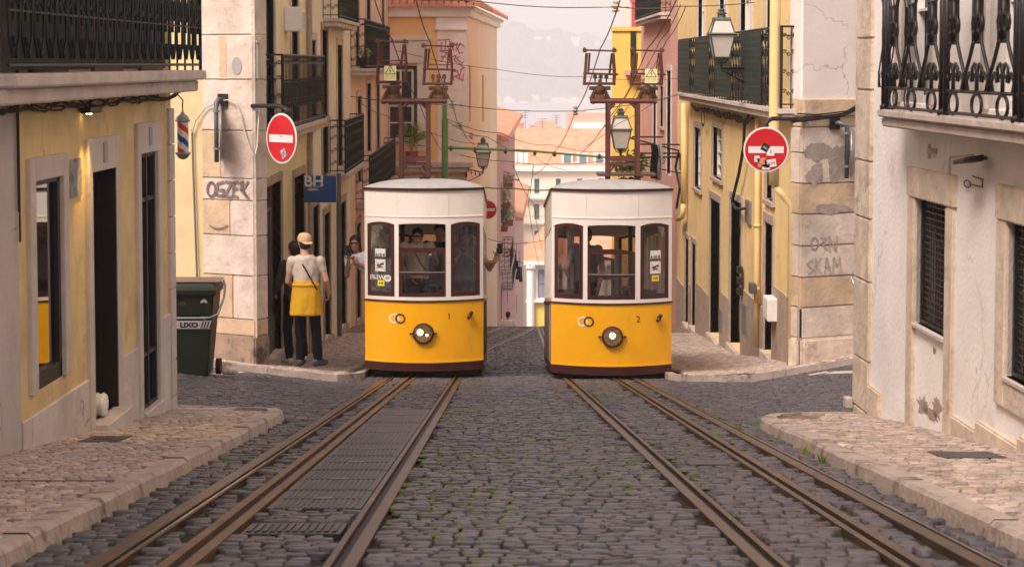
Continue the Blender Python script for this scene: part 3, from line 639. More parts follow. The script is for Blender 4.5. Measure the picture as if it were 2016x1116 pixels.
for i in range(n):
    for j in range(k):
        q0, q1 = 2*math.pi*j/k, 2*math.pi*(j+1)/k; z0, z1 = -h+.05+(2*h-.1)*i/n, -h+.05+(2*h-.1)*(i+1)/n
        ph = ((j/k)*1.0+(z0*4.2)) % 1.0; s = 0 if ph < .25 else 2 if ph < .5 else 1 if ph < .75 else 2
        mbs[s].quad(*[(c.x+r*math.cos(q), c.y+r*math.sin(q), c.z+z) for q, z in ((q0, z0), (q1, z0), (q1, z1), (q0, z1))])
for mb_, mt, nm in zip(mbs, (pmat('pole_red', (.55, .05, .03), rough=.2), pmat('pole_blue', (.02, .06, .28), rough=.2), pmat('pole_white', (.65, .62, .6), rough=.2)), ('red_stripe', 'blue_stripe', 'white_stripe')): mb_.build(nm, mt, t)
m = MB(); m.lathe(c+Vector((0, 0, h-.06)), [(.065, 0), (.07, .012), (.055, .03), (.06, .035), (.04, .06), (.02, .075), (.018, .085), (.001, .1)], 20); m.build('top_cap', mGalv, t, smooth=True)
m = MB(); m.lathe(c+Vector((0, 0, -h+.06)), [(.07, 0), (.07, -.015), (.055, -.03), (.05, -.045), (.03, -.06), (.001, -.07)], 20); m.build('bottom_cap', mGalv, t, smooth=True)
m = MB(); m.tube([L1.p(uR-.1, .0, c.z+.52), L1.p(uR-.05, .05, c.z+.42), L1.p(uR+.02, .11, c.z+.34), c+Vector((0, 0, h+.1)), c+Vector((0, 0, h+.03))], .006); m.build('hanging_bracket', mWire, t)
# wall spot
u_, z_ = L1.hit(162, 215); t = thing('wall_spotlight', 'small black spotlight under the left balcony, lit and shining down the ochre wall', 'spotlight', L1.p(u_, .05, z_))
m = MB(); m.box(L1, u_-.16, u_+.22, .02, .1, z_-.03, z_+.02); m.build('housing', mIronB, t, bevel=.008)
m = MB(); m.tube([L1.p(u_, .06, z_+.02), L1.p(u_, .06, z_+.1)], .012); m.build('bracket', mIronB, t)
m = MB(); m.lathe(L1.p(u_-.04, .06, z_-.038), [(.022, 0), (.022, .008)], 12); m.build('lens', mBulb, t)
ld = bpy.data.lights.new('wall_spotlight_beam', 'SPOT'); ld.energy = 26; ld.color = (1, .6, .15); ld.spot_size = R(62); ld.spot_blend = .8; ld.shadow_soft_size = .02
lo = bpy.data.objects.new('wall_spotlight_beam', ld); C.objects.link(lo); lo.location = L1.p(u_-.04, .13, z_-.04); lo.rotation_euler = (R(0), R(-2), 0)
m = MB(); a_ = pxop(L1, 132, 159, 313, 388); m.box(L1, a_[0], a_[1], .004, .01, a_[2], a_[3]); tag(m.build('wall_panel', pmat('scuffed_grey_panel', (.3, .28, .28), var=.3, vs=6, stain=[((.14, .13, .13), .7, 5, .5)]), None), 'scuffed grey panel fixed on the ochre wall between shop window and door', 'panel')
# white corrugated hose on the doorstep
t = MB(); uc = o2[0]+.25; zc = o2[2]+.1
t.lathe(L1.p(uc+.02, -.28, o2[2]+.1), [(.08 if i % 2 else .095, i*.022) for i in range(16)], 18, L1.n); tag(t.build('corrugated_duct', mWhiteP, None, smooth=True), 'short white corrugated duct lying in the dark shop doorway', 'duct')
# ---- farther left: pinkish grey neighbour
B = thing('plastered_house', 'pinkish grey plastered house at the left picture edge', 'building', (-3.6, 8, -1)); g0 = L1.ux(35, .02)
L0 = Fr(tuple(L1.p(g0-26, 0, 0))[:2], tuple(L1.p(g0, .02, 0))[:2], 1)
m = MB(); o = [(L0.L-3.2, L0.L-2.2, -1.0, 1.2), (L0.L-6.2, L0.L-5.2, -1, 1.2)]; wall(m, L0, 0, L0.L, -2.6, 10, o); m.build('wall', mPinkGrey, B); body_block(B, L0, 0, L0.L, -2.6, 10, 6, mPinkGrey)
for q_ in o: window(B, L0, q_, mWood); surround(B, L0, q_, .12, mTrim)
t = MB(); t.tube([L0.p(L0.L-.03, .02, z) for z in (1.2, .6, .0, -.1)], .008); t.tube([L0.p(L0.L-.06, .02, z) for z in (2.2, .9, .4, .1)], .006); tag(t.build('downlead_cable', mWire), 'dark cables running down the seam left of the green balcony', 'cable')
# ---------------------------------------------------------------- RIGHT NEAR: white building
R1 = Fr((3.36, 13.2), (3.16, 18.18), -1); B = thing('white_building', 'white plastered building with stone window frames beside the near right pavement', 'building', (3.4, 15, -1.6))
R1 = Fr(tuple(R1.p(-26, 0, 0))[:2], (3.16, 18.18), -1); uc = R1.L
w1 = pxop(R1, 1806, 1868, 398, 652); w2 = [R1.ux(2048), R1.ux(1988), R1.hit(2016, 757)[1], R1.hit(1990, 437)[1]]; w2[0] = w2[1]-.75
w3 = [uc-14, uc-13, -.8, .5]
# upper storey doors behind the railing
up = [(uc-2.6, uc-1.6, .75, 3), (uc-5.2, uc-4.2, .75, 3)]
m = MB(); wall(m, R1, 0, uc, -2.7, 14, [w1, w2, w3]+up, .22); m.build('wall', mWhitePl, B); body_block(B, R1, 0, uc, -2.7, 14, 6, mWhitePl)
for k, o in enumerate((w1, w2)):
    l = .16; m = MB(); top = o[3]+.24
    zb = -2.6 if k == 0 else o[2]-.22
    m.box(R1, o[1], o[1]+.22, -.21, .03, zb, o[3]); m.box(R1, o[0]-.22, o[0], -.21, .03, zb, o[3]); m.box(R1, o[0]-.24, o[1]+.24, -.21, .034, o[3], top)
    if k: m.box(R1, o[0]-.0, o[1]+.0, -.21, .028, o[2]-.22, o[2])
    m.build('window_surround', mLime, B, bevel=.012, seg=2)
    m = MB(); m.box(R1, o[0], o[1], -.2, .04, o[2]-.035, o[2]); m.build('window_sill', mTrim, B, bevel=.006)
    m = MB(); f = .05
    for a_, b_ in ((o[0], o[0]+f), (o[1]-f, o[1]), ((o[0]+o[1])/2-f/2, (o[0]+o[1])/2+f/2)): m.box(R1, a_, b_, -.2, -.15, o[2], o[3])
    for z0 in (o[2], o[2]+(o[3]-o[2])*.62, o[3]-f): m.box(R1, o[0], o[1], -.198, -.155, z0, z0+f)
    w = m.build('window', mWoodL, B); m = MB(); m.box(R1, o[0], o[1], -.19, -.185, o[2], o[3]); m.build('pane', mPane, w)
    m = MB(); n = 20
    for i in range(n+1): z = o[2]+(o[3]-o[2])*i/n; m.box(R1, o[0], o[1], -.06, -.05, z-.006, z+.006)
    for i in range(13): u = o[0]+(o[1]-o[0])*i/12; m.tube([R1.p(u, -.055, o[2]), R1.p(u, -.055, o[3])], .006, 4)
    m.box(R1, o[0], o[1], -.07, -.03, o[2], o[2]+.03); m.box(R1, o[0], o[0]+.03, -.07, -.03, o[2], o[3]); m.box(R1, o[1]-.03, o[1], -.07, -.03, o[2], o[3])
    m.build('window_grille', mIronB, B)
for o in up:
    window(B, R1, o, mWhiteP, 2, 3, rev=.15, name='balcony_door'); surround(B, R1, o, .14, mTrim, sill=False, rev=.2, name='door_surround')
m = MB(); z = -2.6; i = 0
while z < 13.5:
    h = [.62, .45, .7, .55, .5][i % 5]; m.box(R1, uc-.62-.0*(i % 2), uc+.004, -.3, .03, z, z+h-.006); z += h; i += 1
m.build('corner_stones', mLime, B, bevel=.012, seg=2)
m = MB(); 
for a_, b_, zt_ in ((uc-1.05, uc-.62, -1.72), (w1[0]-.9, w1[0]-.23, -1.5), (w1[0]-1.9, w1[0]-.9, -1.42), (0, w1[0]-1.9, -1.35)): m.box(R1, a_, b_-.01, -.1, .035, -2.7, zt_)
m.build('stone_base', mLime, B, bevel=.015, seg=2)
fd = .27; bu1 = R1.ux(1724, fd); zt = R1.hit(1724, 214, fd)[1]
bu0 = bu1-12
balcony(B, R1, bu0, bu1, fd, zt, .14, 0, mSlab, mIronB, lip=.03)
def motif(mb, fr, c, w, d, z0, t):
    fn = lambda uu, z: fr.p(c+uu*w, d, z0+z); T = lambda pts, r=t: mb.tube([fn(a_, b_) for a_, b_ in pts], r, 5)
    mb.ring(fn(0, .085), fr.u*w*.2, Vector((0, 0, 1)), 1, .075, t, 12, 5)
    for s in (-1, 1):
        T([(s*.5, .17), (s*.46, .3), (s*.3, .4), (s*.16, .5), (s*.16, .68), (s*.16, .8), (s*.3, .9), (s*.46, 1.0), (s*.48, 1.1)], t*1.1)
        T([(s*.16, .24), (s*.2, .33), (s*.1, .36), (s*.02, .3), (s*.12, .27)], t*.9)
        mb.ring(fn(s*.1, .62), fr.u*w*.1, Vector((0, 0, 1)), 1, .06, t*1.3, 8, 4)
        T([(s*.35, .17), (s*.42, .24), (s*.3, .3), (s*.22, .24)], t*.9)
        T([(s*.3, 1.0), (s*.2, .96), (s*.1, 1.0), (s*.2, 1.05)], t*.9)
    T([(0, .17), (0, .36)], t*1.2); T([(0, .5), (0, .8)], t*1.8); T([(0, .98), (0, 1.1)], t*1.2)
    T([(.5, .17), (.5, .3)], t); T([(-.16, .5), (.16, .5)], t); T([(-.16, .8), (.16, .8)], t)
m = MB(); mw = .6; n = 14
for i in range(n): motif(m, R1, bu1-.12-mw*(i+.5), mw, fd-.03, zt, .012)
for z in (.02, .17, 1.1): m.tube([R1.p(bu0, fd-.03, zt+z), R1.p(bu1-.05, fd-.03, zt+z)], .013)
for i in range(0, n, 3):
    for e in (0, .12): m.box(R1, bu1-.12-mw*i-e-.015, bu1-.12-mw*i-e+.015, fd-.05, fd-.01, zt, zt+1.12)
    m.lathe(R1.p(bu1-.12-mw*i, fd-.03, zt-.005), [(.03, 0), (.035, .03), (.015, .05)], 8)
m.build('railing', mIronB, B, smooth=True)
m = MB()
for k in range(3): motif(m, Fr(tuple(R1.p(bu1-.05, 0, 0))[:2], tuple(R1.p(bu1-.05, .3, 0))[:2], 1), .045+.09*k, .09, 0, zt, .006)
m.build('end_railing', mIronB, B)
# peeling patches below first window
m = MB(); random.seed(8)
def patch(mb, fr, u, z, ru, rz, d, n=22):
    vs = [fr.p(u+ru*k*math.cos(q), d, z+rz*k*math.sin(q)) for q, k in ((2*math.pi*i/n, random.uniform(.45, 1.1)) for i in range(n))]
    mb.add(vs+[fr.p(u, d, z)], [(i, (i+1) % n, n) for i in range(n)])
zc = R1.hit(1830, 800)[1]
for (x, y, ru, rz) in ((1818, 800, .22, .09), (1845, 803, .16, .1), (1833, 815, .3, .05), (1840, 690, .06, .04)): u, z = R1.hit(x, y); m = MB(); patch(m, R1, u, z, ru, rz, .004); m.build('peeled_plaster', pmat('bare_render', (.38, .3, .25), var=.2, vs=8), B)
def floodlight(x, y, label, fr):
    u, z = fr.hit(x, y, .08); t = thing('floodlight', label, 'floodlight', fr.p(u, 0, z))
    m = MB(); m.box(fr, u-.02, u+.02, 0, .09, z-.01, z+.015); m.build('bracket', mIronB, t)
    m = MB(); m.hexa([fr.p(u-.16, .06, z-.01), fr.p(u+.14, .06, z-.04), fr.p(u+.14, .2, z-.05), fr.p(u-.16, .2, z-.02), fr.p(u-.16, .06, z+.035), fr.p(u+.14, .06, z+.0), fr.p(u+.14, .2, z-.02), fr.p(u-.16, .2, z+.015)]); m.build('housing', mIronB, t, bevel=.006)
floodlight(1920, 312, 'small black floodlight on the white wall under the right balcony', R1)
u, z = R1.hit(1837, 297); m = MB(); m.box(R1, u-.12, u, .0, .05, z-.02, z+.02); m.tube([R1.p(u, .03, z+.05), R1.p(u, .03, z-.06)], .012); tag(m.build('wall_hook', mTrim), 'small painted metal bracket on the white wall left of the floodlight', 'bracket')
m = MB(); ua, za = R1.hit(1873, 310); ub_, zb_ = R1.hit(1920, 305); uc_, zc_ = R1.hit(1872, 352); m.tube([R1.p(ub_, .01, zb_), R1.p(ua, .01, za), R1.p(uc_, .01, zc_)], .006); tag(m.build('wall_cable', mTrim), 'thin painted cable running from the floodlight to the window frame', 'cable')
m = MB(); u, z = R1.hit(1910, 362); m.ring(R1.p(u, .02, z), R1.u*.09, Vector((0, 0, 1)), 1, .025, .006, 12, 4); m.tube([R1.p(u-.1, .01, z), R1.p(u-.35, .01, z), R1.p(u-.35, .01, z+.05), R1.p(u-.1, .01, z+.06)], .005); tag(m.build('wall_ring', mIronB), 'small iron ring bracket on the white wall below the floodlight', 'bracket')
m = MB(); m.box(R1, uc-.06, uc+.06, .03, .1, gz(3.1, 18.1)+.1, gz(3.1, 18.1)+.2); tag(m.build('stone_stub', mLimeB, bevel=.01), 'small stone lump at the foot of the white building corner', 'stone')
# ---------------------------------------------------------------- LEFT ROW beyond the crossing
B = thing('corner_building', 'cream corner building with big stone quoin, behind the left no entry sign', 'building', (-3.6, 28.5, -3.2))
Lf = Fr((-8.5, 30.75), (-3.45, 27.9), 1); Ls = Fr((-3.45, 27.9), (-3.45, 35.5), 1); Lall = Fr((-3.45, 27.9), (-3.45, 60), 1)
uq = Lf.ux(400)
m = MB(); wall(m, Lf, 0, uq, -4, 9, []); wf = m.build('front_wall', pmat('sun_dimmed_cream_plaster', (.6, .46, .25), var=.1, vs=1.4, bump=.15, stain=[((.45, .36, .24), .4, 1.5, .6, .3)]), B)  # cream wall dimmed in its colour to offset the strong sun on it
m = MB(); m.quad(Lf.p(uq, -.02, -4), Lf.p(Lf.L-.02, -.02, -4), Lf.p(Lf.L-.02, -.02, 9), Lf.p(uq, -.02, 9)); m.build('quoin_backing', mJointP, B)
blk = [(-300, -110, 400, 500, 0), (-110, -20, 400, 500, 0), (-20, 69, 400, 500, 0), (69, 157, 400, 500, 0), (157, 257, 400, 500, 0), (257, 351, 400, 437, 1), (257, 351, 437, 500, 0), (351, 394, 400, 500, 0), (394, 463, 400, 454, 1), (394, 463, 454, 500, 0), (463, 541, 400, 500, 0), (541, 626, 400, 458, 1), (541, 626, 458, 500, 0), (626, 658, 400, 500, 1)]
for sel, mt in ((0, mLimeB), (1, mLimeC)):
    m = MB()
    for y0, y1, x0, x1, s in blk:
        if s != sel: continue
        z0, z1 = Lf.hit(450, y1)[1], Lf.hit(450, y0)[1]; a_, b_ = Lf.ux(x0), min(Lf.L, Lf.ux(x1) if x1 < 500 else Lf.L)
        m.box(Lf, a_+.003, b_-.003, -.3, .015+random.uniform(-.004, .004), z0+.004, z1-.004)
    m.build('quoin_stones', mt, B, bevel=.01, seg=2)
m = MB(); m.box(Lf, uq-.0, Lf.L+.02, -.3, .05, -4, Lf.hit(450, 658)[1]); m.build('quoin_base', pmat('soot_stained_stone', (.3, .22, .16), var=.3, vs=3, bump=.5, stain=[((.06, .05, .045), .85, 2.2, .5)]), B, bevel=.02, seg=2)
m = MB(); a_ = Lf.ux(436), Lf.ux(450); m.box(Lf, a_[0], a_[1], .0, .019, Lf.hit(443, 156)[1], Lf.hit(443, 71)[1]); m.build('ochre_repair_strip', mLimeC, B)
m = MB(); u, z = Lf.hit(468, 130); disc(m, lambda a_, b_: Lf.p(a_, .023, b_), u, z, .085, .12); m.build('cement_patch', pmat('cement', (.33, .3, .29)), B)
# side facade
o1 = pxop(Ls, 520, 552, 362, 735); o2 = pxop(Ls, 577, 598, 345, 705); o1[2] = gz(-3.4, 30)+.1; o2[2] = gz(-3.4, 33)+.15
ou = pxop(Ls, 523, 541, -60, 248); ov = pxop(Ls, 574, 588, -60, 250); oz = Ls.hit(600, 252)[1]
ou[2] = ov[2] = .12; ou[3] = ov[3] = 2.6
m = MB(); wall(m, Ls, 0, Ls.L, -5, 9, [o1, o2, ou, ov], .22); m.build('wall', mCream, B)
body_block(B, Fr((-3.45, 27.95), (-3.45, 35.5), 1), 3.4, 7.6, -5, 9, 5, mCream)
m = MB(); m.box(Ls, -.0, .14, -.03, .02, -5, 9); m.build('corner_pilaster', mLimeB, B)
m = MB(); m.box(Ls, .14, o1[0]-.12, -.02, .03, -4.5, Ls.hit(512, 655)[1]); m.build('plinth', mWhitePl, B)
for o, nm in ((o1, 'door_surround'), (o2, 'door_surround'), (ou, 'door_surround'), (ov, 'door_surround')): surround(B, Ls, o, .11, mLimeB if o in (ou, ov) else mTaupe, sill=False, name=nm, rev=.23)
f = .06; o = o1
for q in (o1, o2): m = MB(); m.box(Ls, q[0]-.1, q[1]+.1, -.22, .06, q[2]-.9, q[2]-.002); m.build('doorstep', mLimeB, B)
m = MB()
for a_, b_ in ((o[0], o[0]+f), (o[1]-f, o[1]), ((o[0]+o[1])/2-f/2, (o[0]+o[1])/2+f/2)): m.box(Ls, a_, b_, -.2, -.12, o[2]+.5, o[3])
for z0 in (o[2]+.5, o[3]-.45, o[3]-f): m.box(Ls, o[0], o[1], -.198, -.125, z0, z0+f)
m.box(Ls, o[0], o[1], -.2, -.1, o[2], o[2]+.5); w = m.build('shop_window', pmat('taupe_wood', (.16, .11, .08), rough=.5, var=.2), B)
m = MB(); m.box(Ls, o[0], o[1], -.17, -.165, o[2]+.5, o[3]); m.build('pane', mMirrorPane, w)
m = MB(); m.box(Ls, o[0], o[0]+.35, -.12, .0, o[2]-.3, o[2]+.62); m.build('white_panel', mWhitePl, B)
door(B, Ls, o2, mWood); door(B, Ls, ou, mIronB, rev=.1); window(B, Ls, ov, mWood, 2, 3, rev=.1, name='balcony_door')
d = .34; zt = .12
balcony(B, Ls, Ls.ux(515), Ls.L-.05, d, zt, .17, 1.07, mSlab, mIronB, sp=.2, style='bars')
m = MB(); m.box(Ls, Ls.ux(515)+.15, Ls.L-.3, d-.065, d-.06, zt+.3, zt+.62); m.build('balcony_mat', pmat('brown_reed_mat', (.06, .04, .03), var=.4, vs=12), B)
m = MB(); u, z = Ls.hit(562, 40); m.box(Ls, u-.25, u+.25, 0, .28, z-.18, z+.2); 
ac = tag(m.build('air_conditioner', mWhiteP, bevel=.02, seg=2), 'white air conditioner box on the cream wall above the balcony with brown matting', 'air conditioner')
m = MB(); [m.box(Ls, u-.2, u+.2, .281, .286, z-.14+.03*i, z-.125+.03*i) for i in range(9)]; m.build('louvre_grille', mGalv, ac)
def rowb(label, name, X, ya, yb, matw, ops, top, bals=(), cat='building', side=1, kinds=None, zt=9, plinth=None, name2=None):
    """ops in pixels: (x0,x1,yt,yb,kind)"""
    fr = Fr((X, ya), (X, yb), side); b = thing(name, label, cat, (X, (ya+yb)/2, gz(X*.6, ya)))
    oo = []
    for o in ops:
        q = pxop(fr, *o[:4]); q[0] = max(q[0], .05); q[1] = min(q[1], fr.L-.05)
        if o[4] == 'door' or o[4] == 'shop': q[2] = gz(X, ya+(q[0]+q[1])/2)+.14
        oo.append((q, o[4]))
    m = MB(); wall(m, fr, 0, fr.L, gz(0, yb)-1.5, zt, [q for q, _ in oo], .2); m.build('wall', matw, b); body_block(b, fr, 0, fr.L, gz(0, yb)-1.5, zt, 5, matw)
    for q, k in oo:
        if k == 'door':
            m = MB(); m.box(fr, q[0]-.1, q[1]+.1, -.2, .08, q[2]-.9, q[2]-.002); m.build('doorstep', mTaupe, b); surround(b, fr, q, .12, mTaupe, sill=False, name='door_surround', rev=.21); door(b, fr, q, mWoodL if len(oo) % 2 else mWood)
        elif k == 'win': surround(b, fr, q, .12, mTrim, rev=.21); window(b, fr, q, mWhiteP, 2, 4, rev=.12)
        elif k == 'wind': surround(b, fr, q, .12, mTaupe, rev=.21); window(b, fr, q, mWood, 2, 3, rev=.12)
        elif k == 'french': surround(b, fr, q, .12, mTrim, sill=False, rev=.21, name='door_surround'); window(b, fr, q, mGreenSh if 'peach' in name else mWood, 2, 3, rev=.12, name='balcony_door')
    for (u0, u1, d, z, rh, st) in bals: balcony(b, fr, u0, u1, d, z, .16, rh, mSlab, mIron, sp=.2, style=st)
    return b, fr
b3, f3 = rowb('narrow off white house with brown street doors, left of the peach fronted house', 'off_white_house', -3.45, 35.5, 45.2, mOff, [(613, 626, 405, 700, 'door'), (636, 648, 420, 700, 'door'), (663, 679, 400, 690, 'door'), (611, 622, 80, 250, 'win'), (634, 645, 60, 230, 'wind'), (664, 674, 90, 330, 'french'), (634, 646, 250, 345, 'wind')], 9,
     [(3.0, 8.0, .34, 1.92, 1.05, 'bars'), (4.4, 9.6, .34, -1.1, 1.05, 'scroll')])
b4, f4 = rowb('peach house with stacked iron balconies above the waiting woman, left of the tram numbered 1', 'peach_house', -3.45, 45.2, 60.2, mPeachy, [(700, 708, 440, 690, 'door'), (722, 730, 165, 300, 'french'), (741, 747, 165, 300, 'french'), (722, 730, -40, 135, 'french'), (752, 757, -40, 130, 'french'), (703, 711, 190, 360, 'french'), (736, 742, 330, 470, 'french'), (700, 708, -30, 130, 'french')], 9,
     [(.2, 9.8, .36, .95, 1.1, 'bars'), (1.5, 12.5, .36, -2.1, 1.05, 'scroll'), (6, 14.5, .36, -3.4, 1.05, 'bars')], zt=9)
m = MB(); m.tube([Ls.p(Ls.ux(604.5), .06, z) for z in (9, 2, -2, -4)], .05, 8); tag(m.build('drainpipe', mTaupe), 'brown drainpipe at the seam between the cream corner building and the off white house', 'drainpipe')
m = MB(); m.tube([f3.p(f3.ux(636), .3, z) for z in (-4.1, -2.2, -1.0)], .045, 8); tag(m.build('sign_post', mSteel), 'grey steel post standing under the blue shop sign', 'post')
u = Lall.ux(700); t = thing('flower_pot', 'small dark flower pot with a dry plant on a stone balcony of the peach house', 'flower pot', (-3.2, 46.5, .95))
m = MB(); m.lathe((-3.2, 46.0, .955), [(.09, 0), (.12, .2), (.13, .2), (.13, .24)], 12); m.build('pot', mIronB, t)
def leaves(c, rx, ry, rz, n, size, mat, name, parent, seed=0, hang=0):
    random.seed(seed); m = MB()
    for i in range(n):
        v = Vector((random.gauss(0, .45), random.gauss(0, .45), random.gauss(0, .45)))
        if v.length > 1: v.normalize()
        p = Vector(c)+Vector((v.x*rx, v.y*ry, v.z*rz)); a_ = Vector((random.gauss(0, 1), random.gauss(0, 1), random.gauss(0, .6)-hang)).normalized(); b_ = a_.orthogonal().normalized(); s = size*random.uniform(.5, 1.3)
        m.quad(p-b_*s*.35, p+a_*s*.5, p+b_*s*.35, p-a_*s*.5)
    return m.build(name, mat, parent)
leaves((-3.2, 46.0, 1.32), .16, .16, .16, 90, .07, mLeafG, 'foliage', t, 3)
# ---- tiled peach building facing up the street
B = thing('tiled_roof_house', 'tall orange and pale peach house with terracotta eaves behind the tram numbered 1', 'building', (-1.2, 60.3, -6.5))
PF = Fr((-6.5, 60.3), (-1.16, 60.3), 1); PS = Fr((-1.16, 60.3), (-.33, 79.5), 1)
ow = pxop(PF, 757, 822, 130, 278); zt = PF.hit(800, 20)[1]
m = MB(); wall(m, PF, 0, PF.L, -9, zt, [ow], .2); m.build('front_wall', mOrangePl, B)
os_ = [[PS.ux(923.5), PS.ux(927), PS.hit(925, 240)[1], PS.hit(925, 130)[1]], [PS.ux(949.5), PS.ux(952.5), PS.hit(951, 240)[1], PS.hit(951, 148)[1]]]
m = MB(); wall(m, PS, 0, PS.L, -12, zt, os_, .2); m.build('side_wall', mPeachS, B)
for o in os_: m = MB(); m.box(PS, o[0], o[1], -.12, -.08, o[2], o[3]); m.build('window', mPane, B)
body_block(B, Fr((-4.5, 60.4), (-1.2, 60.4), 1), 0, 3.2, -12, zt-.05, 18, mPeachS)
uq = PF.ux(862)
m = MB(); zz = PF.hit(890, 56)[1]
for i in range(14): m.box(PF, uq+.006*(i % 2), PF.L+.01, -.02, .03, zz-.62*(i+1)+.008, zz-.62*i)
m.build('quoin_stones', pmat('pale_stone', (.82, .73, .63), var=.1, vs=2), B)
m = MB(); m.box(PF, uq-.04, PF.L+.03, -.02, .07, zz, zz+.42); m.box(PF, uq-.08, PF.L+.05, -.02, .1, zz-.05, zz+.02)
m.box(PF, 0, PF.L+.1, -.02, .16, zt-.2, zt); m.box(PF, 0, PF.L+.15, -.02, .24, zt, zt+.1); m.box(PS, -.1, PS.L, -.02, .14, zt-.2, zt); m.box(PS, -.1, PS.L, -.02, .26, zt, zt+.1); m.build('cornice', mWhitePl, B, bevel=.01)
m = MB(); nr = 26
for i in range(nr):   # barrel tiles, front eave
    u = .1+(PF.L+.35)*i/nr; r = (PF.L+.35)/nr/2
    vs = [[PF.p(u+r-r*math.cos(math.pi*k/5), .42-1.9*s, zt+.1+s*.85+r*math.sin(math.pi*k/5)) for k in range(6)] for s in (0, 1, 2.2)]
    for s in range(2):
        for k in range(5): m.quad(vs[s][k], vs[s][k+1], vs[s+1][k+1], vs[s+1][k])
    for k in range(5): m.quad(vs[0][k], vs[0][k+1], PF.p(u+r, .42, zt+.08))
nr = 60
for i in range(nr):
    u = -.4+(PS.L+.2)*i/nr; r = (PS.L+.2)/nr/2
    vs = [[PS.p(u+r-r*math.cos(math.pi*k/5), .45-1.9*s, zt+.1+s*.85+r*math.sin(math.pi*k/5)) for k in range(6)] for s in (0, 1.2)]
    for k in range(5): m.quad(vs[0][k], vs[0][k+1], vs[1][k+1], vs[1][k]); m.quad(vs[0][k], vs[0][k+1], PS.p(u+r, .45, zt+.08))
m.build('roof_tiles', mTile, B, smooth=False)
fw = pmat('dark_green_frame', (.03, .035, .03), rough=.5)
m = MB(); fr_ = .1; 
for a_, b_, c_, d_ in ((ow[0], ow[0]+fr_, ow[2], ow[3]), (ow[1]-fr_, ow[1], ow[2], ow[3]), (ow[0], ow[1], ow[3]-fr_, ow[3]), (ow[0], ow[1], (ow[2]+ow[3])/2-.03, (ow[2]+ow[3])/2+.05)): m.box(PF, a_, b_, -.12, .01, c_, d_)
m.build('window_casing', fw, B)
window(B, PF, [ow[0]+fr_, ow[1]-fr_, ow[2], (ow[2]+ow[3])/2-.03], mWhiteP, 2, 2, rev=.06, fw=.07); window(B, PF, [ow[0]+fr_, ow[1]-fr_, (ow[2]+ow[3])/2+.05, ow[3]-fr_], mWhiteP, 2, 1, rev=.06, fw=.07)
m = MB(); a_ = PF.hit(800, 72)[1]; b_ = PF.hit(800, 118)[1]
m.box(PF, ow[0]-.25, ow[1]+.45, 0, .12, a_-.12, a_); m.box(PF, ow[0]-.2, ow[1]+.38, 0, .06, b_, a_-.12); m.box(PF, ow[0]-.2, ow[1]+.42, 0, .09, b_-.1, b_); m.box(PF, ow[0]-.2, ow[0], 0, .05, ow[2]-.3, b_-.1); m.box(PF, ow[1], ow[1]+.36, 0, .05, ow[2]-.3, b_-.1)
m.build('window_surround', mOff, B, bevel=.008)
zl = PF.hit(860, 318)[1]
m = MB(); m.box(PF, ow[0]-.3, PF.L+.2, -.05, .5, zl-.16, zl); m.box(PF, ow[0]-.2, PF.L+.1, -.05, .42, zl-.3, zl-.16); m.build('balcony_slab', mSlab, B, bevel=.015)
# graffiti on quoin
def mk(fr, d): return lambda a_, b_: fr.p(a_, d, b_)
m = MB(); fn = mk(PF, .034)
def gp(fr, pts, d=.034): return [fr.hit(x, y, d) for x, y in pts]
for s in ([(862, 80), (886, 78)], [(870, 84), (868, 100), (886, 100)], [(878, 78), (876, 100)], [(884, 82), (893, 86), (882, 92), (884, 100)], [(896, 86), (889, 92), (894, 100)], [(900, 84), (898, 102)], [(893, 90), (905, 88)],
          [(914, 92), (906, 86), (901, 96), (904, 106), (912, 104)], [(866, 102), (880, 104), (868, 122)], [(868, 112), (878, 113)], [(882, 104), (881, 124)], [(886, 106), (885, 124)], [(881, 114), (891, 113)], [(892, 112), (898, 110), (894, 118), (900, 124)],
          [(904, 112), (898, 116), (906, 122), (902, 128)], [(913, 122), (906, 128), (914, 134), (906, 138)], [(890, 140), (893, 158)], [(890, 142), (900, 140), (903, 148), (894, 152)], [(908, 140), (904, 152), (911, 160), (913, 146)], [(896, 150), (906, 158)]): stroke(m, fn, gp(PF, s), .035)
m.build('graffiti', mGrafP, B)
# ---- palm in a pot on that ledge
pp = PF.p(PF.ux(812), .3, zl); t = thing('potted_palm', 'spiky green potted palm on the ledge below the white sash window', 'potted plant', pp)
m = MB(); m.lathe(pp, [(.15, 0), (.19, .26), (.21, .27), (.21, .31), (.02, .31)], 14); m.build('pot', mPot, t)
m = MB(); random.seed(3)
for i in range(30):
    an = random.random()*6.28; el = random.uniform(.2, 1.4); L_ = random.uniform(.45, .85); b0 = pp+Vector((0, 0, .35+.25*random.random())); dr = Vector((math.cos(an)*math.cos(el), math.sin(an)*math.cos(el), math.sin(el)))
    tip = b0+dr*L_*.55
    for k in range(9):
        q_ = (k-4)*.28; sd_ = Vector((-math.sin(an), math.cos(an), 0)); dd = (dr*math.cos(q_)+sd_*math.sin(q_)).normalized(); e_ = tip+dd*L_*.45-Vector((0, 0, .06)); n_ = dd.cross(sd_+Vector((0, 0, .2))).normalized()*.02
        m.quad(tip-n_, tip+n_, e_+n_*.2, e_-n_*.2)
    m.tube([b0, tip], .008, 3)
m.build('fronds', mLeafY, t)
m = MB(); m.tube([pp+Vector((0, 0, .28)), pp+Vector((.01, 0, .6))], .035, 6); m.build('stem', mTaupe, t)
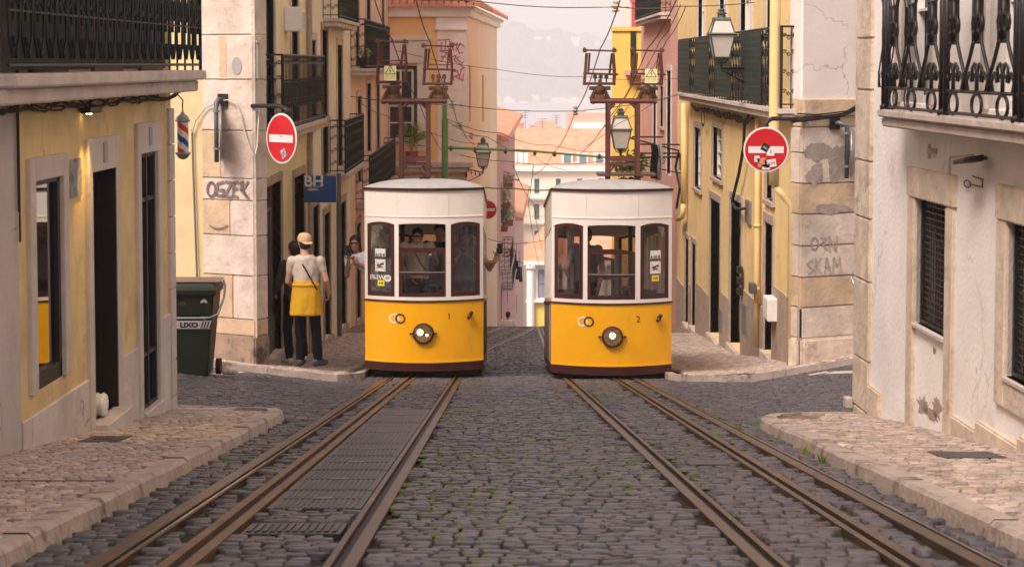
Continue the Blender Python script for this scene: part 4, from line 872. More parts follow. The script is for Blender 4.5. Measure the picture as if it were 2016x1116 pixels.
# ---------------------------------------------------------------- RIGHT ROW
B = thing('yellow_corner_building', 'yellow corner building with stone quoin behind the right no entry sign', 'building', (4.1, 28.5, -3.2))
Rs = Fr((4.03, 27.6), (4.03, 47.6), -1); Rf = Fr((4.03, 27.6), (6.6, 28.9), 1)
D = [(1508, 1524, 440, 725, 'd'), (1440, 1462, 395, 700, 'd2'), (1400, 1420, 395, 712, 'd'), (1364, 1372, 480, 700, 'd2'), (1351, 1358, 470, 700, 'd2'), (1510, 1524, 330, 395, 'w'), (1404, 1422, 252, 352, 'w'), (1368, 1381, 252, 372, 'w'),
     (1508, 1532, -60, 190, 'f'), (1456, 1478, -60, 190, 'f'), (1373, 1386, -60, 185, 'f'), (1415, 1428, -60, 185, 'f')]
oo = []
for o in D:
    q = pxop(Rs, *o[:4])
    if o[4][0] == 'd': q[2] = gz(4, 27.6+(q[0]+q[1])/2)+.15
    if o[4] == 'f': q[2] = .47; q[3] = 2.7
    oo.append((q, o[4]))
m = MB(); wall(m, Rs, 0, Rs.L, -7, 9, [q for q, _ in oo], .22); m.build('wall', mYel, B); body_block(B, Rs, 1.7, Rs.L, -7, 9, 5, mYel)
for q, k in oo:
    if k[0] == 'd': m = MB(); m.box(Rs, q[0]-.1, q[1]+.1, -.22, .08, q[2]-.9, q[2]-.002); m.build('doorstep', mLimeB, B)
    if k == 'd': surround(B, Rs, q, .13, mTaupe, sill=False, name='door_surround', rev=.23, down=.3); door(B, Rs, q, mIronB)
    elif k == 'd2': surround(B, Rs, q, .11, mTaupe, sill=False, name='door_surround', rev=.23, down=.3); door(B, Rs, q, mWoodL)
    elif k == 'w': surround(B, Rs, q, .12, mTaupe, name='window_surround', rev=.23); window(B, Rs, q, mWhiteP, 2, 4, rev=.1)
    else: surround(B, Rs, q, .12, mTrim, sill=False, name='door_surround', rev=.23); window(B, Rs, q, mWhiteP, 3, 4, rev=.1, name='balcony_door')
m = MB()   # stone dado between the doors
us = sorted([q[:2] for q, k in oo if k[0] == 'd']); prev = 0
for a_, b_ in us+[(Rs.L, 0)]:
    if a_-.15 > prev+.1: y = 27.6+(prev+a_)/2; zz = Rs.hit(1380 if prev > 10 else 1500, 600)[1]; m = MB(); m.box(Rs, prev, a_-.14, -.02, .025, -7, gz(4, y)+1.05); m.build('stone_dado', mTaupe, B)
    prev = b_+.14
d = .3; u0, u1 = .15, Rs.ux(1331, d); zt = .45
balcony(B, Rs, u0, u1, d, zt, .17, 0, mSlab, mIron)
railing(B, Rs, [(u0+.04, d-.04), (u1-.04, d-.04)], zt, zt+1.12, mIron, .42, 'scroll', t=.011); railing(B, Rs, [(u1-.04, 0), (u1-.04, d-.04)], zt, zt+1.12, mIron, .13, 'scroll', name='end_railing')
railing(B, Rs, [(u0+.04, 0), (u0+.04, d-.04)], zt, zt+1.12, mIron, .13, 'scroll', name='end_railing')
for x0, x1 in ((1455, 1495), (1406, 1437), (1366, 1393), (1333, 1355)):
    a_, b_ = Rs.ux(x1, d), Rs.ux(x0, d); m = MB(); m.box(Rs, a_, b_, d-.01, d-.002, zt+.04, zt+1.1)
    for i in range(11): m.box(Rs, a_, b_, d-.002, d+.006, zt+.06+i*.095, zt+.1+i*.095)
    n = 14
    for i in range(n): uu = a_+(b_-a_)*(i+.5)/n; m.box(Rs, uu-(b_-a_)/n*.3, uu+(b_-a_)/n*.3, d-.002, d+.004, zt+.05, zt+1.08)
    m.build('privacy_screen', mPanel, B)
m = MB(); m.box(Rs, 0, .42, -.03, .04, -6, Rf.hit(1640, 662)[1]); m.box(Rf, 0, Rf.L, -.3, .07, -6, Rf.hit(1640, 662)[1]); m.build('quoin_base', mLime, B, bevel=.03, seg=2)
rows = [662, 602, 543, 482, 420, 360, 300, 250, 228]; random.seed(4)
for sel, mt in ((0, mLimeB), (1, mLimeC)):
    m = MB()
    for i, (ya, yb) in enumerate(zip(rows, rows[1:])):
        z0, z1 = Rf.hit(1640, ya)[1], Rf.hit(1640, yb)[1]
        if (i % 3 == 1) == bool(sel):
            m.box(Rs, .0, .38, -.03, .02, z0+.004, z1-.004)
            sp = Rf.L*(.35 if i % 2 else .62)
            m.box(Rf, 0.02, sp-.003, -.3, .02, z0+.004, z1-.004); m.box(Rf, sp+.003, Rf.L, -.3, .023, z0+.004, z1-.004)
    m.build('quoin_stones', mt, B, bevel=.012, seg=2)
zb = Rf.hit(1640, 228)[1]; zc = Rf.hit(1640, 195)[1]
m = MB(); m.box(Rf, -.0, Rf.L, -.3, .05, zb, zc); m.box(Rs, .0, .38, -.03, .045, zb, zc); m.build('stone_band', mLimeC, B, bevel=.01)
m = MB(); m.box(Rf, .0, Rf.L, -.3, .01, zc, 9); m.build('front_plaster', mFrontPl, B)
m = MB(); m.box(Rs, .01, .36, -.03, .012, zc, 9); m.build('corner_plaster', mWhitePl, B)
Rg = Fr(tuple(Rf.p(Rf.L, -.12, 0))[:2], tuple(Rf.p(Rf.L+3, -.12, 0))[:2], 1)
m = MB(); wall(m, Rg, 0, 3, -5, 9, []); m.build('front_wall', pmat('orange_ochre_plaster', (.62, .36, .12), var=.1), B)
m = MB(); fn = mk(Rf, .028); G = []
G += [arcpts(1596+8, 480, 7, 12, 0, 360, 12)]; G += [[(1616, 468), (1626, 470), (1618, 480), (1628, 492)], [(1616, 480), (1626, 480)], [(1634, 496), (1633, 466), (1646, 494), (1648, 466)]]
G += [[(1600, 512), (1590, 520), (1602, 532), (1592, 540)], [(1606, 508), (1606, 540)], [(1616, 508), (1607, 524), (1618, 540)], [(1624, 540), (1628, 508), (1636, 540)], [(1625, 526), (1634, 526)], [(1640, 540), (1642, 508), (1648, 524), (1654, 508), (1656, 540)]]
for s in G: stroke(m, fn, gp(Rf, s, .028), .026)
m.build('graffiti', mGrafG, B)
random.seed(77)
for (x, y, ru, rz) in ((1612, 300, .3, .16), (1650, 320, .2, .3), (1606, 345, .16, .2), (1640, 412, .35, .1)):
    u, z = Rf.hit(x, y, .02); m = MB(); n_ = 30; ks = [random.uniform(.5, 1.15) for _ in range(n_)]; ks = [(ks[i]+ks[i-1]+ks[(i+1) % n_])/3 for i in range(n_)]
    m.add([Rf.p(min(max(u+ru*ks[i]*math.cos(2*math.pi*i/n_), .02), Rf.L), .0245, z+rz*ks[i]*math.sin(2*math.pi*i/n_)) for i in range(n_)]+[Rf.p(u, .0265, z)], [(i, (i+1) % n_, n_) for i in range(n_)])
    m.build('exposed_plaster', pmat('grey_exposed_plaster', (.33, .27, .23), var=.25, vs=5, bump=.5), B)
m = MB(); fn = mk(Lf, .03)
for s in (arcpts(416, 373, 8, 14, 0, 360, 12), [(440, 358), (428, 362), (426, 384), (438, 386), (440, 374), (432, 374)], [(444, 358), (456, 360), (442, 386), (455, 388)], [(468, 358), (460, 360), (458, 386), (468, 388)], [(459, 372), (467, 372)], [(472, 362), (478, 358), (474, 374), (486, 388)], [(488, 358), (478, 374), (488, 390)]):
    stroke(m, fn, gp(Lf, s, .03), .036)
stroke(m, fn, gp(Lf, arcpts(430, 440, 18, 10, 20, 160), .03), .02)
m.build('graffiti', mGraf, bpy.data.objects['corner_building'])
# pipes and boxes on the yellow building
pA = lambda x, d=.1: Rs.ux(x, d)
m = MB(); u = pA(1541, .1); u = max(u, .12); m.tube([Rs.p(.28, .34, z) for z in (9, 4, 0, -.6)], .075, 12); m.tube([Rs.p(.28, .34, -.6), Rs.p(.28, .2, -.75), Rs.p(.28, .09, -.9), Rs.p(.28, .09, -3.2)], .05, 10)
tag(m.build('drainpipe', mYelP, smooth=True), 'thick yellow painted drainpipe at the near end of the right balcony', 'drainpipe')
u = pA(1487); m = MB(); m.tube([Rs.p(u, .07, z) for z in (.2, -1, -2, -3.4)], .045, 10)
for z in (-.5, -1.5, -2.5): m.lathe(Rs.p(u, .07, z), [(.055, 0), (.055, .05)], 10)
tag(m.build('drainpipe', mYelP, smooth=True), 'slim yellow drainpipe left of the black street door', 'drainpipe')
u = pA(1346); m = MB(); m.tube([Rs.p(u, .1, z) for z in (.2, -1, -2)], .07, 10); m.tube([Rs.p(u, .1, -2), Rs.p(u+.05, .12, -2.3), Rs.p(u+1.2, .12, -2.45)], .06, 8)
tag(m.build('drainpipe', mYelP, smooth=True), 'yellow drainpipe at the far end of the yellow building beside the pink house', 'drainpipe')
u, z = Rs.hit(1521, 605, .05); t = thing('letter_box', 'white metal box on the wall beside the black street door', 'box', Rs.p(u, 0, z))
m = MB(); m.box(Rs, u-.3, u+.25, .01, .16, z-.18, z+.16); m.build('casing', mWhiteP, t, bevel=.01); m = MB(); m.box(Rs, u-.27, u+.22, .16, .166, z-.15, z+.13); m.build('lid', mWhiteP, t)
u, z = Rs.hit(1488, 567, .1); m = MB(); m.box(Rs, u-.12, u+.12, .1, .2, z-.08, z+.08); tag(m.build('junction_box', mSteel, bevel=.01), 'small grey junction box on the slim yellow drainpipe', 'box')
for k, (x0, x1, y0, y1) in enumerate(((1472, 1480, 395, 440), (1466, 1475, 600, 655), (1421, 1427, 610, 650))):
    q = pxop(Rs, x0, x1, y0, y1); m = MB(); m.box(Rs, q[0], q[1], .0, .045, q[2], q[3]); m.box(Rs, q[0]+.03, q[1]-.03, .045, .05, q[2]+.03, q[3]-.03)
    tag(m.build('meter_cover', mGalv), ['pale meter cover high on the yellow wall above the other covers', 'pale meter cover low on the stone dado beside the slim drainpipe', 'small pale meter cover low on the dado, farthest of the three'][k], 'meter cover', 'meter covers on the yellow building')
for k, (x, y) in enumerate(((1459, 530), (1459, 552), (1459, 573))):
    u, z = Rs.hit(x, y, .05); m = MB(); m.box(Rs, u-.1, u+.1, .03, .12, z-.06, z+.05); tag(m.build('wall_box', mIronB, bevel=.008), ['top', 'middle', 'bottom'][k]+' one of three small black boxes beside the brown street door', 'box', 'black boxes by the brown door')
def cable(name, label, pts, r=.012, mat=None, cat='cable', group=None, sag=0):
    P_ = [Vector(p) for p in pts]
    if sag and len(P_) == 2:
        a_, b_ = P_; P_ = [a_.lerp(b_, t/12)-Vector((0, 0, sag*4*(t/12)*(1-t/12))) for t in range(13)]
    m = MB(); m.tube(P_, r, 5); return tag(m.build(name, mat or mWire), label, cat, group)
w = lambda fr, x, y, d=.05: fr.p(*((lambda h: (h[0], d, h[1]))(fr.hit(x, y, d))))
t = wavy(Rs, pA(1360), pA(1480), .08, .2, .2, .1, 24, .02, mWire, 'cable_bundle', loops=3, seed=5); tag(t, 'bundle of dark cables looping under the right balcony slab', 'cables')
m = MB()
for k in range(5): c = w(Rs, 1384, 232, .1); m.ring(c, Rs.u*.35, Vector((0, 0, 1)), 1, .13+.012*k, .007, 16, 4)
tag(m.build('cable_coil', mWire), 'coil of dark cable hanging under the far end of the right balcony', 'cable coil')
cable('wall_cable', 'thick black cable dropping from the right balcony and curling into the wall', [w(Rs, x, y, .1) for x, y in ((1475, 225), (1466, 240), (1464, 290), (1455, 340), (1444, 385), (1442, 400), (1450, 412), (1466, 411))], .028)
cable('wall_cable', 'thick black cable bending along the right stone band to the no entry sign', [w(Rf, x, y, .09) for x, y in ((1704, -60), (1702, 100), (1700, 180), (1690, 212), (1660, 226), (1600, 234), (1560, 238))], .03)
cable('wall_cable', 'thin black cable beside the thick one along the right stone band', [w(Rf, x, y, .12) for x, y in ((1706, -60), (1704, 120), (1698, 200), (1668, 219), (1610, 226), (1570, 224))], .012)
# pink house and others further down right
b5, f5 = rowb('pink house between the yellow corner building and the strong yellow gable', 'pink_house', 4.03, 47.6, 60.5, mPink, [(1313, 1321, 140, 345, 'french'), (1286, 1292, 150, 345, 'french'), (1300, 1306, 170, 250, 'wind')], 9,
     [(2, 11.5, .3, 2.3, 1.05, 'bars'), (4.5, 7.5, .3, -3.2, 1.0, 'bars')], side=-1)
for x0, x1, yt, yb in ((1325, 1341, 82, 180),):
    pass
B = thing('yellow_gable_house', 'strong yellow house with dark green shutters behind the tram numbered 2', 'building', (3.8, 62, -7))
Yf = Fr((3.25, 62), (4.9, 61.8), 1); zt = Yf.hit(1230, 55)[1]
oy = [pxop(Yf, 1240, 1251, 62, 132), pxop(Yf, 1262, 1275, 58, 130)]
m = MB(); wall(m, Yf, 0, Yf.L, -12, zt, oy, .1); m.build('wall', mYelFar, B); body_block(B, Yf, 0, Yf.L, -12, zt, 7, mYelFar)
for o in oy:
    m = MB(); m.box(Yf, o[0], o[1], -.05, .03, o[2], o[3])
    for i in range(14): z = o[2]+(o[3]-o[2])*i/14; m.box(Yf, o[0]+.02, o[1]-.02, .03, .045, z+.02, z+.05)
    m.build('shutter', mPanel, B)
m = MB(); m.box(Yf, -.03, Yf.L, -.1, .06, zt-.1, zt+.02); m.build('cornice', mYelFar, B)
m = MB(); m.box(Yf, oy[0][0]-.15, oy[1][1]+.3, 0, .4, oy[0][2]-.25, oy[0][2]-.1); m.build('balcony_slab', mPink, B)
B = thing('red_trimmed_house', 'pale house with red trim rising behind the strong yellow house', 'building', (4.2, 70, -8))
Zf = Fr((4.45, 72), (7, 72), 1); m = MB(); wall(m, Zf, 0, 2.5, -12, 6, []); m.build('wall', mOff, B); body_block(B, Zf, 0, 2.5, -12, 6, 6, mOff)
m = MB(); m.box(Zf, 0, .25, 0, .05, .5, 6); m.box(Zf, -.05, 1.2, 0, .08, 3.2, 3.4); m.build('trim', pmat('red_trim', (.5, .08, .08)), B)
# ---------------------------------------------------------------- LOWER STREET
B, fl = None, None
FLl = Fr((-.33, 79.6), (.55, 118), 1)
B = thing('pink_terrace_house', 'pink terrace house with leafy balconies down the street, left of the gap between the trams', 'building', (-.2, 90, -12))
oo = [pxop(FLl, 985.5, 988, 360, 420), pxop(FLl, 992, 994.5, 470, 530), pxop(FLl, 985.5, 988, 560, 640), pxop(FLl, 998, 1000, 560, 600)]
zt = FLl.hit(990, 262)[1]
m = MB(); wall(m, FLl, 0, FLl.L, -20, zt, oo, .2); m.build('wall', mPink, B); body_block(B, FLl, 0, FLl.L, -20, zt, 6, mPinkL)
for o in oo: window(B, FLl, o, mWood, 2, 3)
m = MB(); m.hexa([FLl.p(-.2, .5, zt), FLl.p(FLl.L, .5, zt), FLl.p(FLl.L, -6, zt), FLl.p(-.2, -6, zt), FLl.p(-.2, .4, zt+.15), FLl.p(FLl.L, .4, zt+.15), FLl.p(FLl.L, -3, zt+1.2), FLl.p(-.2, -3, zt+1.2)]); m.build('roof', mTile, B)
for (ua, ub, zz) in ((3, 9, -7.4), (8, 16, -8.6), (2, 8, -11.0)): balcony(B, FLl, ua, ub, .5, zz, .15, .9, mSlab, mIron, sp=.3)
F2 = Fr((.56, 118.2), (1.35, 150), 1); B = thing('pale_terrace_house', 'pale pink terrace house with washing outside, lowest on the left of the gap', 'building', (.8, 130, -17)); zt = F2.hit(1015, 430)[1]
oo = [pxop(F2, 1016, 1018, 480, 520), pxop(F2, 1022, 1024, 490, 530), pxop(F2, 1016, 1018, 580, 620)]
m = MB(); wall(m, F2, 0, F2.L, -26, zt, oo, .2); m.build('wall', mPinkL, B); body_block(B, F2, 0, F2.L, -26, zt, 6, mOff)
for o in oo: window(B, F2, o, mWood, 2, 3)
m = MB(); m.hexa([F2.p(-.2, .5, zt), F2.p(F2.L, .5, zt), F2.p(F2.L, -6, zt), F2.p(-.2, -6, zt), F2.p(-.2, .4, zt+.15), F2.p(F2.L, .4, zt+.15), F2.p(F2.L, -3, zt+1.4), F2.p(-.2, -3, zt+1.4)]); m.build('roof', mTile, B)
for i, (x, y, Y, rx, rz, lab) in enumerate(((990, 385, 88, .35, .35, 'top leafy plant trained over the pink terrace balcony'), (996, 418, 92, .45, .4, 'middle bushy plant in a balcony planter of the pink terrace'), (985, 425, 86, .35, .45, 'lowest dark plant hanging from the pink terrace balcony'), (995, 350, 90, .4, .3, 'pale dry creeper at the top of the pink terrace house'))):
    c = P(x, y, Y); t = thing('balcony_plant', lab, 'plant', c, 'plants on the terrace balconies')
    leaves(c, rx, .6, rz, 420, .12, [mLeafG, mLeafG, mLeaf, pmat('dry_leaf', (.45, .3, .2), var=.3)][i], 'foliage', t, 20+i)
    m = MB(); b0 = c+Vector((0, 0, -rz)); m.hexa([(b0.x-.3, b0.y-.3, b0.z-.2), (b0.x+.3, b0.y-.3, b0.z-.2), (b0.x+.3, b0.y+.3, b0.z-.2), (b0.x-.3, b0.y+.3, b0.z-.2), (b0.x-.34, b0.y-.34, b0.z+.05), (b0.x+.34, b0.y-.34, b0.z+.05), (b0.x+.34, b0.y+.34, b0.z+.05), (b0.x-.34, b0.y+.34, b0.z+.05)]); m.build('planter', mPot, t)
random.seed(9)
for i, (x, y, w_, h, mt, lab) in enumerate(((1003, 528, 7, 40, mBlack, 'black shirt hung on the line, nearest the pink terrace'), (1009, 535, 8, 50, pmat('grey_cloth', (.2, .2, .24)), 'grey towel on the line between two dark garments'), (1017, 532, 7, 36, mBlack, 'dark trousers at the middle of the washing line'), (1024, 540, 7, 30, pmat('slate_cloth', (.1, .12, .16)), 'slate blue cloth at the right end of the washing line'))):
    m = MB(); Y = 96; nn = 5
    for a_ in range(nn):
        for b_ in range(6):
            pt = lambda i_, j_: P(x-w_/2+w_*i_/nn+(j_*.2), y-h/2+h*j_/6, Y+.12*math.sin(i_*1.7+j_*.4))
            m.quad(pt(a_, b_), pt(a_+1, b_), pt(a_+1, b_+1), pt(a_, b_+1))
    tag(m.build('hanging_garment', mt), lab, 'laundry', 'washing hung across the lower street')
cable('washing_line', 'washing line stretched out from the pink terrace', [P(996, 505, 96), P(1030, 518, 96)], .015)
# white columned house and yellow low building closing the lower view
B = thing('columned_house', 'white house with corner columns and orange roof at the bottom of the lower street', 'building', (3, 180, -23))
CF = Fr((2.0, 180), (11, 180), 1); zt = CF.hit(1060, 518)[1]; zm = CF.hit(1060, 590)[1]
oc = [pxop(CF, 1059, 1078, 530, 587), pxop(CF, 1100, 1119, 530, 587)]
m = MB(); wall(m, CF, 0, 9, -27, zt, oc, .2); m.build('wall', mWhitePl, B); body_block(B, CF, 0, 9, -27, zt, 10, mWhitePl)
for o in oc: window(B, CF, o, mGalv, 2, 2, pane=pmat('blue_grey_shade', (.3, .3, .36)))
m = MB(); 
for u in (.25, 3.4, 6.6): m.lathe(CF.p(u, .35, -27), [(.34, 0), (.34, zt+26.4), (.5, zt+26.6), (.5, zt+26.9)], 12)
m.build('columns', mWhiteP, B)
m = MB(); m.box(CF, -.4, 9.2, 0, .7, zt-.1, zt+.25); m.box(CF, -.2, 9.2, 0, .5, zm-.2, zm+.05); m.build('cornice', mWhiteP, B)
m = MB(); m.box(CF, 0, 9, 0, .06, -27, zm-.25); m.build('lower_wall', mYelFar, B)
m = MB(); m.hexa([CF.p(-.5, .6, zt+.25), CF.p(9.5, .6, zt+.25), CF.p(9.5, -10, zt+.25), CF.p(-.5, -10, zt+.25), CF.p(1.5, -4.2, zt+2.9), CF.p(7.5, -4.2, zt+2.9), CF.p(7.5, -5, zt+2.9), CF.p(1.5, -5, zt+2.9)]); m.build('roof', mTile, B)
m = MB(); m.quad(P(1040, 520, 179), P(1044, 520, 179), P(1056, 470, 186), P(1052, 470, 186)); m.build('roof_edge', mWhiteP, B)
B = thing('cream_apartment_block', 'large cream apartment block with green windows and orange roof across the lower town', 'building', (10, 256, -32))
AF = Fr((-4.5, 256), (26, 256), 1); zt = AF.hit(1060, 332)[1]; aps = []
for y0, y1 in ((352, 381), (402, 432), (454, 482), (506, 534)):
    for k in range(8):
        x = 1057+k*42; 
        if k: aps.append(pxop(AF, x-5, x+5, y0, y1))
        else: aps.append(pxop(AF, x-5, x+5, y0, y1))
    aps.append(pxop(AF, 1012, 1022, y0, y1))
m = MB(); wall(m, AF, 0, AF.L, -38, zt, aps, .2); m.build('wall', pmat('cream_far', (.8, .7, .55), var=.05, vs=.3), B); body_block(B, AF, 0, AF.L, -38, zt, 16, mOff)
for o in aps: window(B, AF, o, mGreenSh, 2, 3, fw=.12); surround(B, AF, o, .15, mWhiteP)
for y in (389, 438, 490):
    z = AF.hit(1060, y)[1]; balcony(B, AF, 2.3, 29, .7, z, .25, .9, mWhiteP, mSteel, sp=.6, style='plain')
m = MB(); m.box(AF, -.4, AF.L+.4, 0, .7, zt-.3, zt+.4); m.build('cornice', mWhiteP, B)
zr = P(1100, 252, 268).z
m = MB(); m.hexa([AF.p(-.5, .6, zt+.4), AF.p(AF.L+.5, .6, zt+.4), AF.p(AF.L+.5, -16, zt+.4), AF.p(-.5, -16, zt+.4), AF.p(6, -7, zr), AF.p(AF.L-4, -7, zr), AF.p(AF.L-4, -9, zr), AF.p(6, -9, zr)]); m.build('roof', mTile, B)
for x in (1117, 1147, 1180):
    u = AF.ux(x); z0 = zt+.5; m = MB(); m.box(AF, u-.7, u+.7, -3.5, .1, z0, z0+1.4); w_ = m.build('dormer', mWhiteP, B)
    m = MB(); m.box(AF, u-.45, u+.45, .1, .14, z0+.2, z0+1.2); m.build('pane', pmat('blue_grey_glass', (.12, .2, .26), rough=.2), w_)
for i in range(5):
    u = AF.ux(992+i*11); m = MB(); m.hexa([AF.p(u-.25, .2, zt+.7), AF.p(u+.25, .2, zt+.7), AF.p(u+.25, -1.5, zt+1.2), AF.p(u-.25, -1.5, zt+1.2), AF.p(u-.25, .1, zt+1.0), AF.p(u+.25, .1, zt+1.0), AF.p(u+.25, -2, zt+1.9), AF.p(u-.25, -2, zt+1.9)]); m.build('skylight', mWhiteP, B)
for i, (x, y0, y1, wd, Y, mt) in enumerate(((1024, 245, 262, 14, 270, mTile), (1008, 246, 256, 12, 275, mTile), (1048, 248, 258, 12, 272, mSlab), (1100, 250, 262, 8, 268, mSlab))):
    a_, b_ = P(x-wd/2, y1, Y), P(x+wd/2, y0, Y); m = MB(); m.wbox(a_.x, b_.x, Y, Y+1, a_.z-2.5, b_.z); m.wbox(a_.x-.1, b_.x+.1, Y-.1, Y+1.1, b_.z, b_.z+.2); m.build('chimney', mt, B)
B = thing('terracotta_block', 'flat fronted terracotta building with a white tarpaulin, by the river', 'building', (12, 330, -40))
TF = Fr(tuple(P(1119, 240, 300))[:2], tuple(P(1290, 240, 300))[:2], 1); z1 = P(1150, 222, 300).z; m = MB(); wall(m, TF, 0, TF.L, -42, z1, []); m.build('wall', pmat('salmon_plaster', (.75, .36, .26)), B); body_block(B, TF, 0, TF.L, -42, z1, 12, mPinkL)
m = MB(); z2 = P(1150, 248, 300).z; m.box(TF, .6, TF.L, 0, .5, z2-.4, z2+.5); m.build('tarpaulin', mWhiteP, B)
def farhouse(x0, x1, yt, ye, Y, wm_, label, base=-42, dep=10):
    a_, b_ = P(x0, ye, Y), P(x1, ye, Y); b = thing('roofed_house', label, 'building', ((a_.x+b_.x)/2, Y, base)); fr = Fr((a_.x, Y), (b_.x, Y), 1); ze = a_.z; zr = P(x0, yt, Y+dep/2).z
    n = max(2, int(fr.L/2.6)); oo = [[fr.L*(i+.35)/n, fr.L*(i+.65)/n, ze-2.6-3*k, ze-1-3*k] for i in range(n) for k in range(3)]
    m = MB(); wall(m, fr, 0, fr.L, base, ze, oo); m.build('wall', wm_, b); body_block(b, fr, 0, fr.L, base, ze, dep, wm_)
    for o in oo: window(b, fr, o, mWhiteP, 2, 2, fw=.1)
    m = MB(); m.hexa([fr.p(-.4, .5, ze), fr.p(fr.L+.4, .5, ze), fr.p(fr.L+.4, -dep-.4, ze), fr.p(-.4, -dep-.4, ze), fr.p(1.5, -dep*.45, zr), fr.p(fr.L-1.5, -dep*.45, zr), fr.p(fr.L-1.5, -dep*.55, zr), fr.p(1.5, -dep*.55, zr)]); m.build('roof', mTile, b)
farhouse(1285, 1420, 262, 300, 240, mOff, 'roofed house behind the right row of the lower town')
farhouse(860, 975, 270, 310, 240, mPinkL, 'roofed pink house behind the left row of the lower town')
farhouse(1040, 1112, 238, 262, 345, mOff, 'distant roofed house beside the river, left of the terracotta block', base=-46)
farhouse(975, 1036, 240, 262, 340, mWhitePl, 'distant white roofed house beside the river, farthest left', base=-46)
farhouse(1062, 1118, 262, 300, 300, mCream, 'cream roofed house between the river and the apartment block', base=-46)
farhouse(975, 1010, 268, 300, 285, mPeachy, 'small peach roofed house at the left edge of the river view', base=-44)
farhouse(1014, 1060, 256, 285, 310, mPinkL, 'pale pink roofed house behind the skylights of the apartment block', base=-46)
for i, (x, y, Y, h, lab) in enumerate(((1010, 250, 290, 3.2, 'leftmost thin rooftop aerial over the lower town'), (1034, 246, 300, 4.2, 'tallest thin rooftop aerial over the lower town'), (1068, 256, 280, 3, 'short thin rooftop aerial above the cream roofed house'), (1095, 250, 300, 3.4, 'thin rooftop aerial left of the terracotta block'))):
    c = P(x, y, Y); m = MB(); m.tube([c-Vector((0, 0, 2.5)), c+Vector((0, 0, h*.5))], .06, 4)
    for k in range(4): m.tube([c+Vector((-.6+.08*k, 0, h*.5-.35*k)), c+Vector((.6-.08*k, 0, h*.5-.35*k))], .04, 4)
    tag(m.build('rooftop_aerial', mSteel), lab, 'aerial', 'rooftop aerials')
# ---------------------------------------------------------------- far bank
def hz(x, y):
    t = sstep(2380, 2650, y); k = x/2600*4000+995   # pixel column, only used as a smooth parameter
    rid = 22+7*math.sin(x*.011+1.0)+5*math.sin(x*.031)+9*math.exp(-((x-5)/28)**2)+2.5*math.sin(x*.12)+1.5*math.sin(x*.31)
    return -47+t*(rid+47)-sstep(2900, 3150, y)*30
mHill = pmat('wooded_hillside', (.07, .075, .05), var=.5, vs=.03, stain=[((.3, .26, .22), .5, .02, .6)])
grid('far_hills', [-1500+60*i for i in range(20)]+[-290+8*i for i in range(75)]+[330+60*i for i in range(20)], [2370+30*i for i in range(26)], hz, mHill)
random.seed(12); m = MB()
for i in range(220):
    x = random.uniform(-40, 260); y = random.choice([random.uniform(2385, 2420), random.uniform(2600, 2800), random.uniform(2600, 2800)]); z = hz(x, y); w_ = random.uniform(4, 12); h = random.uniform(3, 8)
    m.wbox(x, x+w_, y, y+10, z-3, z+h)
tag(m.build('far_town', pmat('far_white_walls', (.7, .6, .52), var=.3, vs=.02)), 'pale distant houses along the far river bank and ridge', 'far town', kind='stuff')
m = MB()
for i in range(700):
    x = random.uniform(-60, 280); y = random.uniform(2400, 2780); z = hz(x, y); r = random.uniform(3, 9)*(1.5 if x < 20 else 1); m.ell((x, y, z+r*.5), r, r, r*random.uniform(.7, 1.2), 6, 4)
tag(m.build('far_wood', mHill), 'hazy dark woods covering the far river bank', 'woods', kind='stuff')
# ---------------------------------------------------------------- people
def frame3(f, up=Vector((0, 0, 1))):
    f = f.normalized(); s = f.cross(up)
    s = s.normalized() if s.length > 1e-4 else Vector((1, 0, 0))
    return f, s, s.cross(f)
class Fig:
    def __init__(s, M): s.M = M
    def remesh(s, mb, name, mat, parent, vox, smooth_it=4):
        me = bpy.data.meshes.new('tmp'); me.from_pydata(mb.v, [], mb.f); o = bpy.data.objects.new('tmp', me); C.objects.link(o)
        md = o.modifiers.new('r', 'REMESH'); md.mode = 'VOXEL'; md.voxel_size = vox; ms = o.modifiers.new('s', 'SMOOTH'); ms.iterations = smooth_it; ms.factor = .5
        bpy.context.view_layer.update(); ev = o.evaluated_get(bpy.context.evaluated_depsgraph_get()); nm = bpy.data.meshes.new_from_object(ev)
        bpy.data.objects.remove(o)
        if name not in ('body', 'hair'):
            for v_ in nm.vertices:
                c_ = v_.co; q_ = NZ.noise_vector((c_.x*9, c_.y*9, c_.z*5+3)); r_ = NZ.noise_vector((c_.x*24, c_.y*24, c_.z*14)); v_.co = c_+Vector(q_)*.013+Vector(r_)*.005
        nm.transform(s.M); nm.materials.clear(); nm.materials.append(mat); nm.name = name
        for p in nm.polygons: p.use_smooth = True
        r = bpy.data.objects.new(name, nm); C.objects.link(r)
        if parent: setpar(r, parent)
        return r
def limb(m, a, b, ra, rb, n=12):
    a, b = Vector(a), Vector(b); k = 5; m.tube([a.lerp(b, i/k) for i in range(k+1)], [ra+(rb-ra)*i/k for i in range(k+1)], n); m.ell(a, ra, ra, ra, 10, 8); m.ell(b, rb, rb, rb, 10, 8)
def loft(m, secs, n=16):
    vs = []
    for c, ax, ay in secs: vs += [Vector(c)+ax*math.cos(2*math.pi*k/n)+ay*math.sin(2*math.pi*k/n) for k in range(n)]
    m.add(vs, [(i*n+k, i*n+(k+1) % n, (i+1)*n+(k+1) % n, (i+1)*n+k) for i in range(len(secs)-1) for k in range(n)]+[tuple(range(n-1, -1, -1)), tuple((len(secs)-1)*n+k for k in range(n))])
